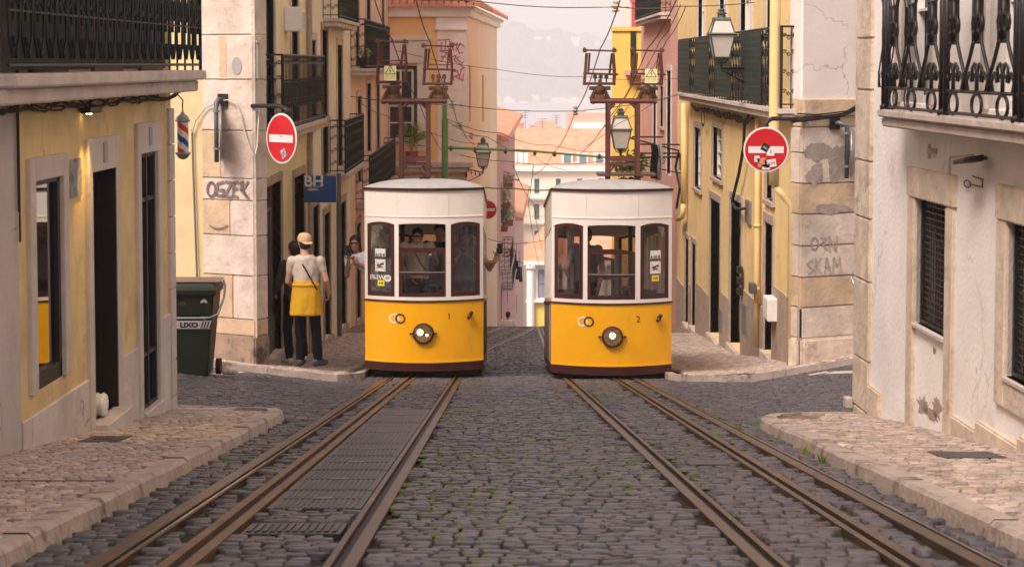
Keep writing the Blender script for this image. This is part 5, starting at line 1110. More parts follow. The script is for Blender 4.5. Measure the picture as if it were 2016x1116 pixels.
def hand(m, w, d, pn, side, curl=.5, sc=1):
    """w wrist, d hand direction, pn palm normal (towards which fingers curl), side = thumb side vector"""
    d = d.normalized(); pn = (pn-d*pn.dot(d)).normalized(); s = d.cross(pn); s = s if s.dot(side) > 0 else -s
    R3 = Matrix((s, d, pn)).transposed(); m.ell(w+d*.045*sc, .04*sc, .052*sc, .017*sc, 12, 8, R3)
    for i, (o, L) in enumerate(((.029, .07), (.01, .08), (-.01, .074), (-.028, .058))):
        p = w+d*.085*sc+s*o*sc; a = curl*.5
        for k in range(3):
            dd = (d*math.cos(a)+pn*math.sin(a)).normalized(); q_ = p+dd*L*sc*(.45, .32, .25)[k]; m.tube([p, q_], [(.0095-.0009*k)*sc, (.0088-.0009*k)*sc], 8); m.ell(q_, .0088*sc, .0088*sc, .0088*sc, 8, 6); p = q_; a += curl*1.1
    p = w+d*.02*sc+s*.03*sc
    for k, dd in enumerate(((s*.8+d*.6+pn*.25), (s*.25+d*.9+pn*.5*curl))): q_ = p+dd.normalized()*(.042, .032)[k]*sc; m.tube([p, q_], [.012*sc, .0095*sc], 8); m.ell(q_, .0095*sc, .0095*sc, .0095*sc, 8, 6); p = q_
def person(label, pos, yaw, pose, clothes, hair='short', group=None, scale=1.0, skin=None, extra=None):
    M = Matrix.Translation(pos) @ Matrix.Rotation(yaw, 4, 'Z') @ Matrix.Scale(scale, 4); F = Fig(M); V = Vector
    J = dict(head=V((0, .03, 1.62)), neck=V((0, -.01, 1.47)), chest=V((0, 0, 1.32)), waist=V((0, 0, 1.1)), pelvis=V((0, 0, .96)), face=V((0, 1, 0)),
             shL=V((-.19, -.01, 1.42)), shR=V((.19, -.01, 1.42)), elL=V((-.25, -.03, 1.14)), elR=V((.25, -.03, 1.14)), wrL=V((-.26, .08, .9)), wrR=V((.26, .08, .9)),
             hL=V((-.09, 0, .93)), hR=V((.09, 0, .93)), kL=V((-.11, .03, .5)), kR=V((.11, .03, .5)), aL=V((-.12, -.03, .08)), aR=V((.12, -.03, .08)), cL=.35, cR=.35)
    for k, v in pose.items(): J[k] = V(v) if isinstance(v, tuple) else v
    root = thing('person', label, 'person', pos, group)
    across = (J['shR']-J['shL']).normalized(); hip = (J['hR']-J['hL']).normalized(); fw = V((0, 0, 1)).cross(across)*1; fw = -across.cross(V((0, 0, 1))) if False else V((0, 0, 1)).cross(across)
    def torso(m, g=0, top=1, lo=0):
        secs = []
        for t, rx, ry in ((0, .155, .115), (.25, .15, .105), (.5, .155, .11), (.75, .17, .115), (.92, .15, .095), (1.0, .09, .07)):
            if t < lo: continue
            c = J['pelvis'].lerp(J['waist'], t/.3) if t < .3 else J['waist'].lerp(J['chest'], (t-.3)/.4) if t < .7 else J['chest'].lerp(J['neck'], (t-.7)/.3)
            ax = hip.lerp(across, t).normalized(); secs.append((c, ax*(rx+g), V((0, 0, 1)).cross(ax).normalized()*(ry+g)))
        loft(m, secs); m.ell(J['pelvis']+V((0, -.02, -.02)), .15+g, .12+g, .11+g, 14, 8)
    def headR():
        f = J['face'].normalized(); s = f.cross(V((0, 0, 1))).normalized(); u = s.cross(f); return Matrix((s, f, u)).transposed(), s, f, u
    Rm, s_, f_, u_ = headR(); H = J['head']
    m = MB(); torso(m)
    limb(m, J['neck']-V((0, 0, .05)), H-u_*.05, .06, .055)
    m.ell(H+u_*.02, .076, .095, .1, 16, 12, Rm); m.ell(H-u_*.045+f_*.022, .058, .068, .07, 14, 10, Rm); m.ell(H-u_*.1+f_*.06, .024, .02, .018, 8, 6, Rm)
    m.add([H+f_*.085+u_*.02, H+f_*.118-u_*.025, H+f_*.09-u_*.035+s_*.018, H+f_*.09-u_*.035-s_*.018], [(0, 2, 1), (0, 1, 3), (1, 2, 3), (0, 3, 2)]); m.ell(H+f_*.098-u_*.022, .012, .016, .012, 8, 6, Rm)
    for sg in (-1, 1): m.ell(H+s_*sg*.077-f_*.005-u_*.005, .01, .02, .032, 8, 6, Rm)
    for sd in 'LR':
        sh, el, wr = J['sh'+sd], J['el'+sd], J['wr'+sd]; limb(m, sh, el, .052, .041); limb(m, el, wr, .041, .027)
        ins = (across if sd == 'L' else -across); d = (J.get('hd'+sd) or (wr-el)); d = V(d); pn = V(J.get('pn'+sd) or ins); th = V(J.get('th'+sd) or V((0, 1, .2))); hand(m, wr, d, pn, th, J['c'+sd])
        h, kn, an = J['h'+sd], J['k'+sd], J['a'+sd]; limb(m, h, kn, .08, .056); limb(m, kn, an, .055, .036)
        t = V(J.get('toe'+sd) or V((.15*(1 if sd == 'R' else -1), 1, 0))).normalized(); limb(m, an-V((0, 0, .035))-t*.03, an+t*.15-V((0, 0, .05)), .036, .026)
    F.remesh(m, 'body', skin or mSkin, root, .0105, 3)
    Mh = lambda p: M @ p
    m = MB()
    for sg in (-1, 1): m.ell(Mh(H+s_*sg*.032+f_*.083+u_*.012), .012, .008, .007, 8, 6)
    m.build('eyes', mInk, root, smooth=True)
    m = MB(); m.tube([Mh(H+s_*k*.011+f_*(.089-.0012*k*k)-u_*.062) for k in (-2, -1, 0, 1, 2)], .004, 5); m.build('lips', pmat('lip_tone', (.3, .1, .08)), root)
    m = MB()
    if hair == 'cap' or hair == 'short' or hair == 'long':
        m.ell(H+u_*.035-f_*.012, .086, .102, .1, 16, 12, Rm)
        if hair != 'long': m.ell(H-f_*.03-u_*.015, .08, .08, .075, 14, 10, Rm)
        if hair == 'long':
            m.ell(H-f_*.045-u_*.03, .085, .075, .11, 14, 10, Rm); limb(m, H-f_*.06-u_*.08, H-f_*.08-u_*.26, .07, .045)
            for sg in (-1, 1): limb(m, H+s_*sg*.07-u_*.0-f_*.01, H+s_*sg*.085-u_*.2+f_*.0, .022, .03)
        ho = F.remesh(m, 'hair', mHair, root, .012, 3)
    if hair == 'cap':
        m = MB(); n = 18
        loft(m, [(H+u_*z-f_*.005, s_*rx, f_*ry) for z, rx, ry in ((.028, .092, .11), (.06, .094, .112), (.1, .085, .1), (.128, .06, .07), (.14, .02, .024))], n)
        back = J.get('bill', -1); 
        m.add([H+u_*.035+f_*back*.1+s_*q*.075 for q in (-1, 1)]+[H+u_*.02+f_*back*.165+s_*q*.05 for q in (1, -1)]+[H+u_*.028+f_*back*.1+s_*q*.075 for q in (-1, 1)]+[H+u_*.012+f_*back*.165+s_*q*.05 for q in (1, -1)], [(0, 1, 2, 3), (7, 6, 5, 4), (0, 4, 5, 1), (1, 5, 6, 2), (2, 6, 7, 3), (3, 7, 4, 0)])
        m.v = [tuple(M @ Vector(v)) for v in m.v]; m.build('cap', mCap, root, smooth=False)
    for nm, mat, kind, par in clothes:
        m = MB()
        if kind == 'shirt':
            torso(m, .018)
            for sd in 'LR': sh, el = J['sh'+sd], J['el'+sd]; limb(m, sh, sh.lerp(el, min(par, 1)), .07, .056)
            if par > 1:
                for sd in 'LR': limb(m, J['el'+sd], J['el'+sd].lerp(J['wr'+sd], par-1), .055, .042)
        if kind == 'trousers':
            m.ell(J['pelvis']-V((0, 0, .02)), .17, .14, .12, 14, 10)
            for sd in 'LR': h, kn, an = J['h'+sd], J['k'+sd], J['a'+sd]; limb(m, h, kn, .098, .07); limb(m, kn, kn.lerp(an, par), .07, .058)
        if kind == 'apron':
            P0 = J['pelvis']; secs = [(P0+V((0, 0, z)), hip*rx, V((0, 0, 1)).cross(hip)*ry) for z, rx, ry in ((.2, .172, .135), (.1, .185, .15), (0, .2, .165), (-.12, .215, .17), (-.26, .225, .165), (-.27, .21, .15))]; loft(m, secs, 24); m.tube([P0+V((0, 0, .14))+hip*.185*math.cos(q)+V((0, 0, 1)).cross(hip)*.15*math.sin(q) for q in (2*math.pi*i/20 for i in range(20))], .014, 6, True)
        if kind == 'shoes':
            for sd in 'LR':
                an = J['a'+sd]; t = V(J.get('toe'+sd) or V((.15*(1 if sd == 'R' else -1), 1, 0))).normalized(); limb(m, an-V((0, 0, .03))-t*.04, an+t*.16-V((0, 0, .045)), .05, .036); limb(m, an-V((0, 0, .06))-t*.04, an+t*.16-V((0, 0, .062)), .03, .028)
        if kind == 'strap':
            pts = [J['shL']+V((.07, .05, .06)), J['chest']+V((-.05, -.15, .05)), J['waist']+V((.12, -.13, -.02)), J['waist']+V((.2, 0, -.12))] if par else [J['shR']+V((-.07, .02, .07)), J['chest']+V((.02, .15, 0)), J['waist']+V((-.14, .13, -.04))]
            m.tube(pts, .013, 6)
        F.remesh(m, nm, mat, root, .0125, 2 if kind != 'strap' else 1)
    if extra:
        for nm, mat, pts in extra:
            m = MB(); c, f, s, (a, b, d) = pts; f = V(f).normalized(); s = V(s); s = (s-f*s.dot(f)).normalized(); t = f.cross(s); c = V(c)
            m.hexa([M @ (c+f*x*a+s*y*b+t*z*d) for z in (-1, 1) for x, y in ((-1, -1), (1, -1), (1, 1), (-1, 1))]); m.build(nm, mat, root, bevel=.004)
    return root
# ---------------------------------------------------------------- trams
def tram(cx, Y0, zg, num, label, mir=False):
    T = thing('funicular_tram', label, 'tram', (cx, Y0, zg), 'the two funicular trams')
    HW, BD, L = .836, .28, 5.0; yb = lambda u: -BD+BD*(u/HW)**2
    def S(u, y, z): return (cx+u, Y0+y, zg+z-K*max(0, y))
    def bow(m, u0, u1, z0, z1, off=0, th=.04, n=None, rear=False):
        n = n or max(1, int(abs(u1-u0)/.05)); f0 = z0 if callable(z0) else (lambda u: z0); f1 = z1 if callable(z1) else (lambda u: z1); rows = []
        for i in range(n+1):
            u = u0+(u1-u0)*i/n; y = yb(u)-off
            if rear: y = L-yb(u)+off
            th_ = th if not rear else -th
            rows.append([S(u, y, f0(u)), S(u, y+th_, f0(u)), S(u, y+th_, f1(u)), S(u, y, f1(u))])
        for a_, b_ in zip(rows, rows[1:]):
            for k in range(4): m.quad(a_[k], b_[k], b_[(k+1) % 4], a_[(k+1) % 4])
        m.quad(*rows[0]); m.quad(*rows[-1])
    WN = [(-.795, -.405), (-.345, .315), (.385, .79)]
    arch = lambda a_, b_, zt, rise: (lambda u: zt-rise*((2*u-a_-b_)/(b_-a_))**2)
    def body(rear):
        m = MB(); bow(m, -HW, HW, .25, 1.1, 0, .04, rear=rear); m.build('lower_panel', mTramY, T, smooth=False)
        m = MB(); bow(m, -HW, HW, .12 if not rear else .15, .252, .004, .04, rear=rear); m.build('skirt', mTramM, T); m = MB(); bow(m, -HW-.012, HW+.012, 1.094, 1.118, .016, .04, rear=rear); m.build('belt_rail', mTramM, T); m = MB(); bow(m, -HW-.02, HW+.02, 2.655, 2.688, .022, .05, rear=rear); m.build('cornice', mTramM, T)
        m = MB(); bow(m, -HW-.004, HW+.004, .24, .262, .014, .03, rear=rear); m.build('bead', mTramY, T)
        m = MB(); bow(m, -HW, HW, 1.114, 1.165, 0, .05, rear=rear)
        for a_, b_ in ((-HW, WN[0][0]), (WN[0][1], WN[1][0]), (WN[1][1], WN[2][0]), (WN[2][1], HW)): bow(m, a_, b_, 1.16, 2.3, 0, .05, 1, rear=rear)
        for k, (a_, b_) in enumerate(WN): bow(m, a_, b_, arch(a_, b_, 2.215 if k != 1 else 2.2, .035 if k != 1 else .015), 2.3, 0, .05, 12, rear=rear)
        bow(m, -HW, HW, 2.29, 2.66, -.002, .045, rear=rear); bow(m, -HW-.004, HW+.004, 2.282, 2.298, .008, .03, rear=rear)
        m.build('upper_body', mTramW, T)
        if not rear:
            m = MB(); [bow(m, q_-.004, q_+.004, 2.3, 2.655, .004, .01, 1) for q_ in (-.37, .35)]; m.build('panel_seam', mTramW, T)
        for k, (a_, b_) in enumerate(WN):
            m = MB(); f = .05
            if k != 1:
                ar = arch(a_, b_, 2.215, .035); bow(m, a_, a_+f, 1.165, lambda u: ar(u)-.003, -.01, .03, 1, rear=rear); bow(m, b_-f, b_, 1.165, lambda u: ar(u)-.003, -.01, .03, 1, rear=rear)
                bow(m, a_+f, b_-f, 1.165, 1.235, -.01, .03, rear=rear); bow(m, a_+f, b_-f, lambda u: ar(u)-.048, lambda u: ar(u)-.003, -.01, .03, 8, rear=rear)
                w = m.build('window_frame', mTramM, T); m = MB(); bow(m, a_+f, b_-f, 1.235, lambda u: ar(u)-.045, -.022, .006, rear=rear); m.build('pane', mGlass, w)
            else:
                zs = (1.165, 1.215, 1.47, 1.51, 1.815, 1.855); hi = (lambda u: 1.865-.05*((2*u-a_-b_)/(b_-a_))**2) if num == '2' else (lambda u: zs[5])
                for q, w_ in ((a_, f), (b_-f, f)): bow(m, q, q+w_, 1.165, hi, -.01, .035, 1, rear=rear)
                bow(m, a_+f, b_-f, zs[0], zs[1], -.01, .035, rear=rear); bow(m, a_+f, b_-f, zs[2], zs[3], -.005, .035, rear=rear); bow(m, a_+f, b_-f, zs[4]-.02, hi, -.01, .035, 10, rear=rear)
                w = m.build('window_sash', mTramM, T); m = MB(); bow(m, a_+f, b_-f, zs[1], zs[4]-.02, -.025, .006, rear=rear); m.build('pane', mGlass, w)
                if not rear:
                    m = MB(); bow(m, a_+.01, b_-.01, zs[3]-.002, zs[3]+.01, .004, .02); m.build('sash_rail', mGalv, w)
    body(False); body(True)
    # sides
    for sg in (-1, 1):
        u0, u1 = sg*HW, sg*(HW-.045); lo, hi_ = min(u0, u1), max(u0, u1)
        def sbox(m, a_, b_, z0, z1, o=0): m.hexa([S(lo-(o if sg < 0 else 0), a_, z0), S(hi_+(o if sg > 0 else 0), a_, z0), S(hi_+(o if sg > 0 else 0), b_, z0), S(lo-(o if sg < 0 else 0), b_, z0), S(lo-(o if sg < 0 else 0), a_, z1), S(hi_+(o if sg > 0 else 0), a_, z1), S(hi_+(o if sg > 0 else 0), b_, z1), S(lo-(o if sg < 0 else 0), b_, z1)])
        m = MB(); sbox(m, 0, L, .25, 1.1); m.build('side_panel', mTramY if sg > 0 else pmat('tram_side_grey', (.6, .52, .45), rough=.5), T)
        m = MB(); sbox(m, 0, L, 1.1, 1.17); sbox(m, 0, L, 2.15, 2.66)
        for i in range(6): y = min(L-.1, i*(L-.1)/5); sbox(m, y, y+.1, 1.16, 2.16)
        m.build('side_frame', mTramW, T)
        m = MB(); sbox(m, 0, L, .13, .25, .003); sbox(m, 0, L, 2.655, 2.688, .02); sbox(m, 0, L, 1.094, 1.118, .014)
        for i in range(5): y = .1+i*(L-.1)/5; sbox(m, y+.4, y+.44, .26, 1.09, .008)
        m.build('side_trim', mTramM, T)
    # roof
    m = MB(); nu, ny = 20, 26; vs = []
    ysl = [0, .03, .08, .15, .25, .38, .55, .8]+[1+(L-2)*i/8 for i in range(9)]+[L-.8, L-.55, L-.38, L-.25, L-.15, L-.08, L-.03, L]
    for yy in ysl:
        for i in range(nu+1):
            u = -1+2*i/nu; uu = u*(HW+.02); e = min(yy, L-yy); hgt = .155*max(0, 1-abs(u)**3.2)**.6*min(1, (e/.8+.0))**.42+.005
            f0 = yb(uu*.97)-.03; yv = f0*(1-yy/(L/2)) + yy if yy < L/2 else yy-f0*((yy-L/2)/(L/2)); vs.append(S(uu, yv, 2.688+hgt))
    m.add(vs, [(j*(nu+1)+i, j*(nu+1)+i+1, (j+1)*(nu+1)+i+1, (j+1)*(nu+1)+i) for j in range(len(ysl)-1) for i in range(nu)]); m.build('roof', mTramR, T, smooth=True)
    m = MB(); m.hexa([S(a_, b_, c_) for c_ in (.4, .44) for a_, b_ in ((-HW+.05, .0), (HW-.05, .0), (HW-.05, L), (-HW+.05, L))]); m.build('floor', mWood, T)
    m = MB(); m.hexa([S(a_, b_, c_) for c_ in (2.6, 2.63) for a_, b_ in ((-HW+.05, .0), (HW-.05, .0), (HW-.05, L), (-HW+.05, L))]); m.build('ceiling', pmat('tram_ceiling', (.25, .14, .08), rough=.5), T)
    m = MB()
    for sg in (-1, 1):
        for y in (1.6, 2.9): m.hexa([S(a_, b_, c_) for c_ in (.82, .86) for a_, b_ in ((min(sg*.35, sg*.78), y), (max(sg*.35, sg*.78), y), (max(sg*.35, sg*.78), y+.45), (min(sg*.35, sg*.78), y+.45))]); m.hexa([S(a_, b_, c_) for c_ in (.86, 1.3) for a_, b_ in ((min(sg*.35, sg*.78), y+.45), (max(sg*.35, sg*.78), y+.45), (max(sg*.35, sg*.78), y+.49), (min(sg*.35, sg*.78), y+.49))]); m.hexa([S(a_, b_, c_) for c_ in (.44, .82) for a_, b_ in ((min(sg*.4, sg*.7), y+.1), (max(sg*.4, sg*.7), y+.1), (max(sg*.4, sg*.7), y+.4), (min(sg*.4, sg*.7), y+.4))])
    m.build('bench_seats', mWood, T)
    m = MB()
    for u in (-.36, .33): m.hexa([S(a_, b_, c_) for c_ in (.44, 2.6) for a_, b_ in ((u-.03, 1.1), (u+.03, 1.1), (u+.03, 1.16), (u-.03, 1.16))])
    m.build('partition_posts', mWood, T)
    m = MB()   # control stand
    m.hexa([S(a_, b_, c_) for c_ in (.44, 1.2) for a_, b_ in ((.05, .02), (.3, .02), (.3, .2), (.05, .2))]); m.lathe(S(.18, .1, 1.2), [(.02, 0), (.02, .08), (.12, .1), (.12, .12), (.02, .13)], 14); m.build('control_stand', mSteel, T)
    m = MB(); m.hexa([S(a_, b_, c_) for c_ in (.035, .4) for a_, b_ in ((-.74, .02), (.74, .02), (.7, L-.15), (-.7, L-.15))]); m.build('underframe_shadow_box', mUnder, T)  # underframe box brought low and forward, its black standing in for tram shadow
    for y in (.75, L-.9):
        for u in (-.48, .48): m = MB(); m.lathe(S(u-.04, y, .17), [(.17, 0), (.2, .01), (.2, .03), (.17, .035), (.17, .1), (.05, .11)], 20, Vector((1, 0, 0))); m.build('wheel', mUnder, T, smooth=False)
    on = lambda off: (lambda u, z: S(u, yb(u)-off, z))
    m = MB(); disc(m, on(.004), -.41, .86, .072, .072, 32, .68); m.build('ring_emblem', mSignW, T)
    m = MB(); disc(m, on(.0055), -.325, .86, .072, .072, 32, .68); m.build('ring_emblem', pmat('emblem_dark', (.05, .025, .02)), T)
    m = MB(); addtext(m, num, .125, lambda a_, b_: on(.004)(.36+a_, .89+b_)); m.build('number', mInk, T)
    # headlight
    hl = Vector(S(0, yb(0), .655)); ax = Vector((0, -1, 0)); m = MB()
    m.lathe(hl, [(.15, -.02), (.15, .03), (.135, .055), (.122, .06), (.118, .05), (.118, .02)], 32, ax)
    for sg in (-1, 1): m.tube([hl+Vector((sg*.14, -.02, 0)), hl+Vector((sg*.175, -.02, 0))], .014, 6); m.ell(hl+Vector((sg*.178, -.02, 0)), .018, .012, .018)
    H = m.build('headlight', mTramM, T, smooth=False)
    m = MB(); m.lathe(hl, [(.117, .018), (.117, .02)], 32, ax); m.build('reflector', pmat('glowing_headlight_reflector', (.75, .58, .36), rough=.25, metal=.6, emit=((1, .6, .25), .3)), H)  # weak emission paints bulb light onto the reflector, no source itself
    bo = Vector((-.045, -.03, .02)) if num == '1' else Vector((.0, -.03, .02)); m = MB(); m.ell(hl+bo, .042, .012, .042, 14, 10); m.build('bulb', mBulb, H, smooth=True)
    if num == '1': m = MB(); m.ell(hl+Vector((.05, -.026, -.02)), .022, .008, .02, 12, 8); m.build('bulb', pmat('dim_bulb', (1, .8, .5), emit=((1, .55, .2), 3)), H, smooth=True)
    m = MB()
    for k in range(-4, 5):
        o = k*.026; w_ = math.sqrt(max(0, .118**2-o*o)); m.tube([hl+Vector((o, -.055, -w_)), hl+Vector((o, -.055, w_))], .0022, 4); m.tube([hl+Vector((-w_, -.056, o)), hl+Vector((w_, -.056, o))], .0022, 4)
    m.build('guard_mesh', mUnder, H)
    k_ = Vector(S(.655, yb(.655), .9)); m = MB(); m.tube([k_, k_+Vector((0, -.05, 0)), k_+Vector((-.02, -.07, -.03)), k_+Vector((-.03, -.06, -.05))], [.028, .028, .024, .018], 10); m.ell(k_+Vector((.015, -.055, .03)), .03, .03, .03); m.build('signal_hook', mTramM, T, smooth=True)
    if num == '1':
        r0 = Vector(S(.0, .3, 2.84)); m = MB(); m.tube([r0, r0+Vector((-.09, .1, .16))], .008, 5); m.tube([r0, r0+Vector((.1, .1, .17))], .008, 5); m.hexa([r0+Vector(v) for v in ((-.07, -.03, -.02), (.07, -.03, -.02), (.07, .03, -.02), (-.07, .03, -.02), (-.07, -.03, .015), (.07, -.03, .015), (.07, .03, .015), (-.07, .03, .015))]); m.build('roof_bracket', mUnder, T)
    # stickers
    def stick(u, z, w_, h, mat, txt=None, ts=.05, tm=None, mirror=False, sx=1):
        m = MB(); g = on(-.01); m.quad(g(u-w_/2, z-h/2), g(u+w_/2, z-h/2), g(u+w_/2, z+h/2), g(u-w_/2, z+h/2)); s = m.build('sticker', mat, T)
        if txt: m = MB(); addtext(m, txt, ts, lambda a_, b_: on(-.007)(u+a_, z+b_), mirror, bold=.002, sx=sx); m.build('lettering', tm or mInk, s)
        return s
    us = -.61 if num == '1' else .6
    pr = '4.10 €'
    stick(us, 1.78, .15, .11, mSignW); stick(us, 1.745, .148, .045, mSignW, pr, .052)
    s = stick(us, 1.6, .15, .17, mSignW); m = MB(); fn = lambda a_, b_: on(-.006)(us+a_, 1.6+b_)
    stroke(m, fn, [(-.06, -.05), (.06, .06)], .006); stroke(m, fn, [(-.06, .05), (.06, -.06)], .006); s2 = m.build('cross', mRed, s); m = MB(); stroke(m, fn, [(-.045, .0), (-.01, .0), (.01, .02), (.045, .02)], .02); stroke(m, fn, [(-.03, -.03), (.03, -.02)], .012); m.build('pictogram', mInk, s)
    if num == '1':
        m = MB(); addtext(m, 'WI-FI', .095, lambda a_, b_: on(-.009)(-.65+a_, 1.425+b_), True, bold=.002); m.build('lettering', mSignW, T)
        m = MB(); disc(m, on(-.009), -.505, 1.42, .05, .05, 24); s = m.build('wifi_symbol', mSignW, T)
        m = MB()
        for r_ in (.012, .024, .036): stroke(m, lambda a_, b_: on(-.007)(-.505+a_, 1.4+b_), arcpts(0, 0, r_, r_, 45, 135, 6), .006)
        m.build('wifi_arcs', mInk, s)
    stick(us+(.01 if num == '1' else .0), 1.35 if num == '1' else 1.45, .1, .08, mYlab, '4.10', .035)
    # roof tower
    Yt = Y0+2.3; rows = [(790, 843, 752, 880, [(745, 800, 80, 165, 1), (836, 890, 88, 168, 0)])] if num == '1' else [(1197, 1255, 1163, 1291, [(1152, 1210, 97, 168, 0), (1245, 1303, 97, 168, 1)])]
    xl, xr, cl, cr, pans = rows[0]; X = lambda x: P(x, 200, Yt).x; Zz = lambda y: P(900, y, Yt).z
    m = MB(); hd = .05
    for yy in (Yt-.22, Yt+.22):
        for x in (xl, xr): m.wbox(X(x)-.028, X(x)+.028, yy-.03, yy+.03, Zz(372), Zz(203))
        m.tube([Vector((X(cl), yy, Zz(199))), Vector((X(cr), yy, Zz(199)))], .036, 8)
        m.wbox(X(xl)-.03, X(xr)+.03, yy-.025, yy+.025, Zz(316), Zz(309)); m.wbox(X(xl)-.03, X(xr)+.03, yy-.02, yy+.02, Zz(325), Zz(321))
        for a_, b_ in ((xl, 12), (xr, -12)):
            m.tube([Vector((X(a_), yy, Zz(216))), Vector((X(a_+b_), yy, Zz(204)))], .02, 5); m.tube([Vector((X(a_), yy, Zz(340))), Vector((X(a_+b_), yy, Zz(324)))], .015, 5)
    for x in (xl, xr, cl+4, cr-4):
        m.tube([Vector((X(x), Yt-.22, Zz(201))), Vector((X(x), Yt+.22, Zz(201)))], .035, 6)
    m.build('tower_frame', mRust, T)
    for (x0, x1, y0, y1, sign) in pans:
        pc = (x0+x1)/2; m = MB(); w3 = lambda x, y, dy=0: Vector((P(x, y, Yt).x, Yt+dy, P(x, y, Yt).z))
        for dy in (-.17, .17):
            m.tube([w3(x0, y1-3, dy), w3(x1-1, y1-3, dy)], .02, 6); m.tube([w3(x0-3, y0+48, dy), w3(x1+6, y0+50, dy)], .016, 6); m.tube([w3(x0+6, y0+40, dy), w3(x1-4, y0+40, dy)], .01, 5)
            m.tube([w3(x0-2, y1, dy), w3(x0, y0+48, dy), w3(x0+3, y0+8, dy)], .016, 6); m.tube([w3(x1-2, y1, dy), w3(x1, y0+50, dy), w3(x1-3, y0+8, dy)], .016, 6)
            m.tube([w3(x0+6, y0+48, dy), w3(x0+9, y0+8, dy)], .01, 5); m.tube([w3(x1-10, y0+48, dy), w3(x1-5, y0+8, dy)], .01, 5)
        for dy in (-.12, 0, .12): m.tube([w3(x0-2, y0+2, dy), w3(x1+2, y0+4, dy)], .012, 6)
        for x in (x0, x1): m.tube([w3(x, y0+3, -.17), w3(x, y0+3, .17)], .03, 6); m.tube([w3(x-1, y0+49, -.17), w3(x-1, y0+49, .17)], .014, 5); m.tube([w3(x-1, y1-3, -.17), w3(x-1, y1-3, .17)], .02, 5); m.ell(w3(x-2, y0+2, -.12), .028, .03, .04)
        pn_ = m.build('pantograph', mRust, T)
        m = MB(); mt = w3(pc, y1, 0); m.lathe(w3(pc, 196, 0)-Vector((0, 0, .0)), [(.1, 0), (.1, .04), (.06, .07), (.07, .1), (.078, .15), (.07, .19), (.035, .21), (.025, .3)], 14)
        for sg in (-1, 1): m.tube([w3(pc-18*sg, 196, 0), w3(pc-8*sg, 176, 0)], .03, 6)
        m.tube([w3(x0+8, y1+6, 0), w3(x1-8, y1+6, 0)], .03, 6); m.build('insulator', mBronze, pn_, smooth=False)
        m = MB()
        if not sign:
            for k in range(3): c = w3(pc-10+11*k, y1-6, -.1); m.lathe(c, [(.012, 0), (.012, .05), (.03, .055), (.03, .1), (.02, .11), (.012, .12)], 8)
            m.build('contact_studs', mBronze, pn_)
        else:
            a_, b_ = (w3(pc-14, y1-6, -.22), w3(pc+9, y1-35, -.22)) if num == '1' else (w3(pc-6, y1-4, -.22), w3(pc+18, y1-32, -.22))
            m.wbox(a_.x, b_.x, a_.y-.006, a_.y, a_.z, b_.z); s = m.build('warning_sign', mWarn, pn_); cx_, cz = (a_.x+b_.x)/2, a_.z+(b_.z-a_.z)*.65; g = lambda u, z: (cx_+u, a_.y-.009, cz+z)
            m = MB(); tri = [(-.075, -.045), (.075, -.045), (0, .085), (-.075, -.045)]; stroke(m, g, tri, .01); stroke(m, g, [(.01, .05), (-.012, .008), (.012, .006), (-.004, -.03)], .009)
            addtext(m, 'NÃO TOCAR', .024, lambda a0, b0: g(a0, b0-.08)); addtext(m, 'PERIGO DE MORTE', .017, lambda a0, b0: g(a0, b0-.11)); m.build('warning_lettering', mInk, s)
    m = MB(); r0 = Zz(345); m.wbox(X(xl)-.15 if num == '1' else X(1176), X(xr)+.1 if num == '1' else X(1290), Yt-.3, Yt+.3, Zz(345) if num == '2' else Zz(352), Zz(341) if num == '2' else Zz(349)); m.build('roof_board', mWood, T)
    return S
T1 = tram(-1.15, 28.57, -3.36, '1', 'yellow and white funicular tram numbered 1, the left one, full of passengers')
T2 = tram(1.475, 28.1, -3.345, '2', 'yellow and white funicular tram numbered 2, the right one, driver alone')
TF = lambda S, u, y: Vector(S(u, y, .44))
down = dict()
# driver of tram 1: fist on the sash
person('driver in a pale shirt, fist on the lowered window of the left tram', TF(T1, -.1, .22), math.pi, dict(head=(0, .03, 1.56), elR=(.24, .12, 1.16), wrR=(.1, .2, 1.0), elL=(-.27, .1, 1.2), wrL=(-.2, .36, 1.36), pnL=(0, .2, -1), cL=1.5, hdL=(.1, 1, .1)), [('shirt', mBeige, 'shirt', .55), ('trousers', mBlack, 'trousers', .95), ('strap', mBlack, 'strap', 0)], extra=[('glasses', mInk, ((0, .122, 1.575), (1, 0, 0), (0, 0, 1), (.055, .012, .004)))])
person('passenger in black standing behind the driver in the tram numbered 1', TF(T1, .2, .75), math.pi, dict(), [('shirt', mBlack, 'shirt', .6), ('trousers', mBlack, 'trousers', .95)], hair='short', scale=1.02)
ph = ('phone', mPhone, ((.02, .34, 1.5), (1, 0, 0), (0, 0, 1), (.038, .075, .006)))
arms = dict(elR=(.2, .14, 1.18), wrR=(.06, .3, 1.38), elL=(-.2, .12, 1.18), wrL=(-.05, .3, 1.36), cL=.9, cR=.9, pnL=(.4, .9, 0), pnR=(-.4, .9, 0), hdL=(.2, .1, 1), hdR=(-.2, .1, 1), thL=(1, 0, 0), thR=(-1, 0, 0))
person('long haired woman in grey photographing through the right window of the left tram', TF(T1, .57, .35), math.pi, dict(arms, head=(0, .03, 1.58)), [('top', pmat('grey_top', (.1, .095, .1)), 'shirt', .3), ('trousers', mBlack, 'trousers', .95)], hair='long', extra=[ph], scale=.97)
person('dim passenger behind the price stickers in the left tram', TF(T1, -.55, .9), math.pi, dict(), [('shirt', pmat('dull_green_shirt', (.08, .085, .07)), 'shirt', .6), ('trousers', mBlack, 'trousers', .95)], scale=.97)
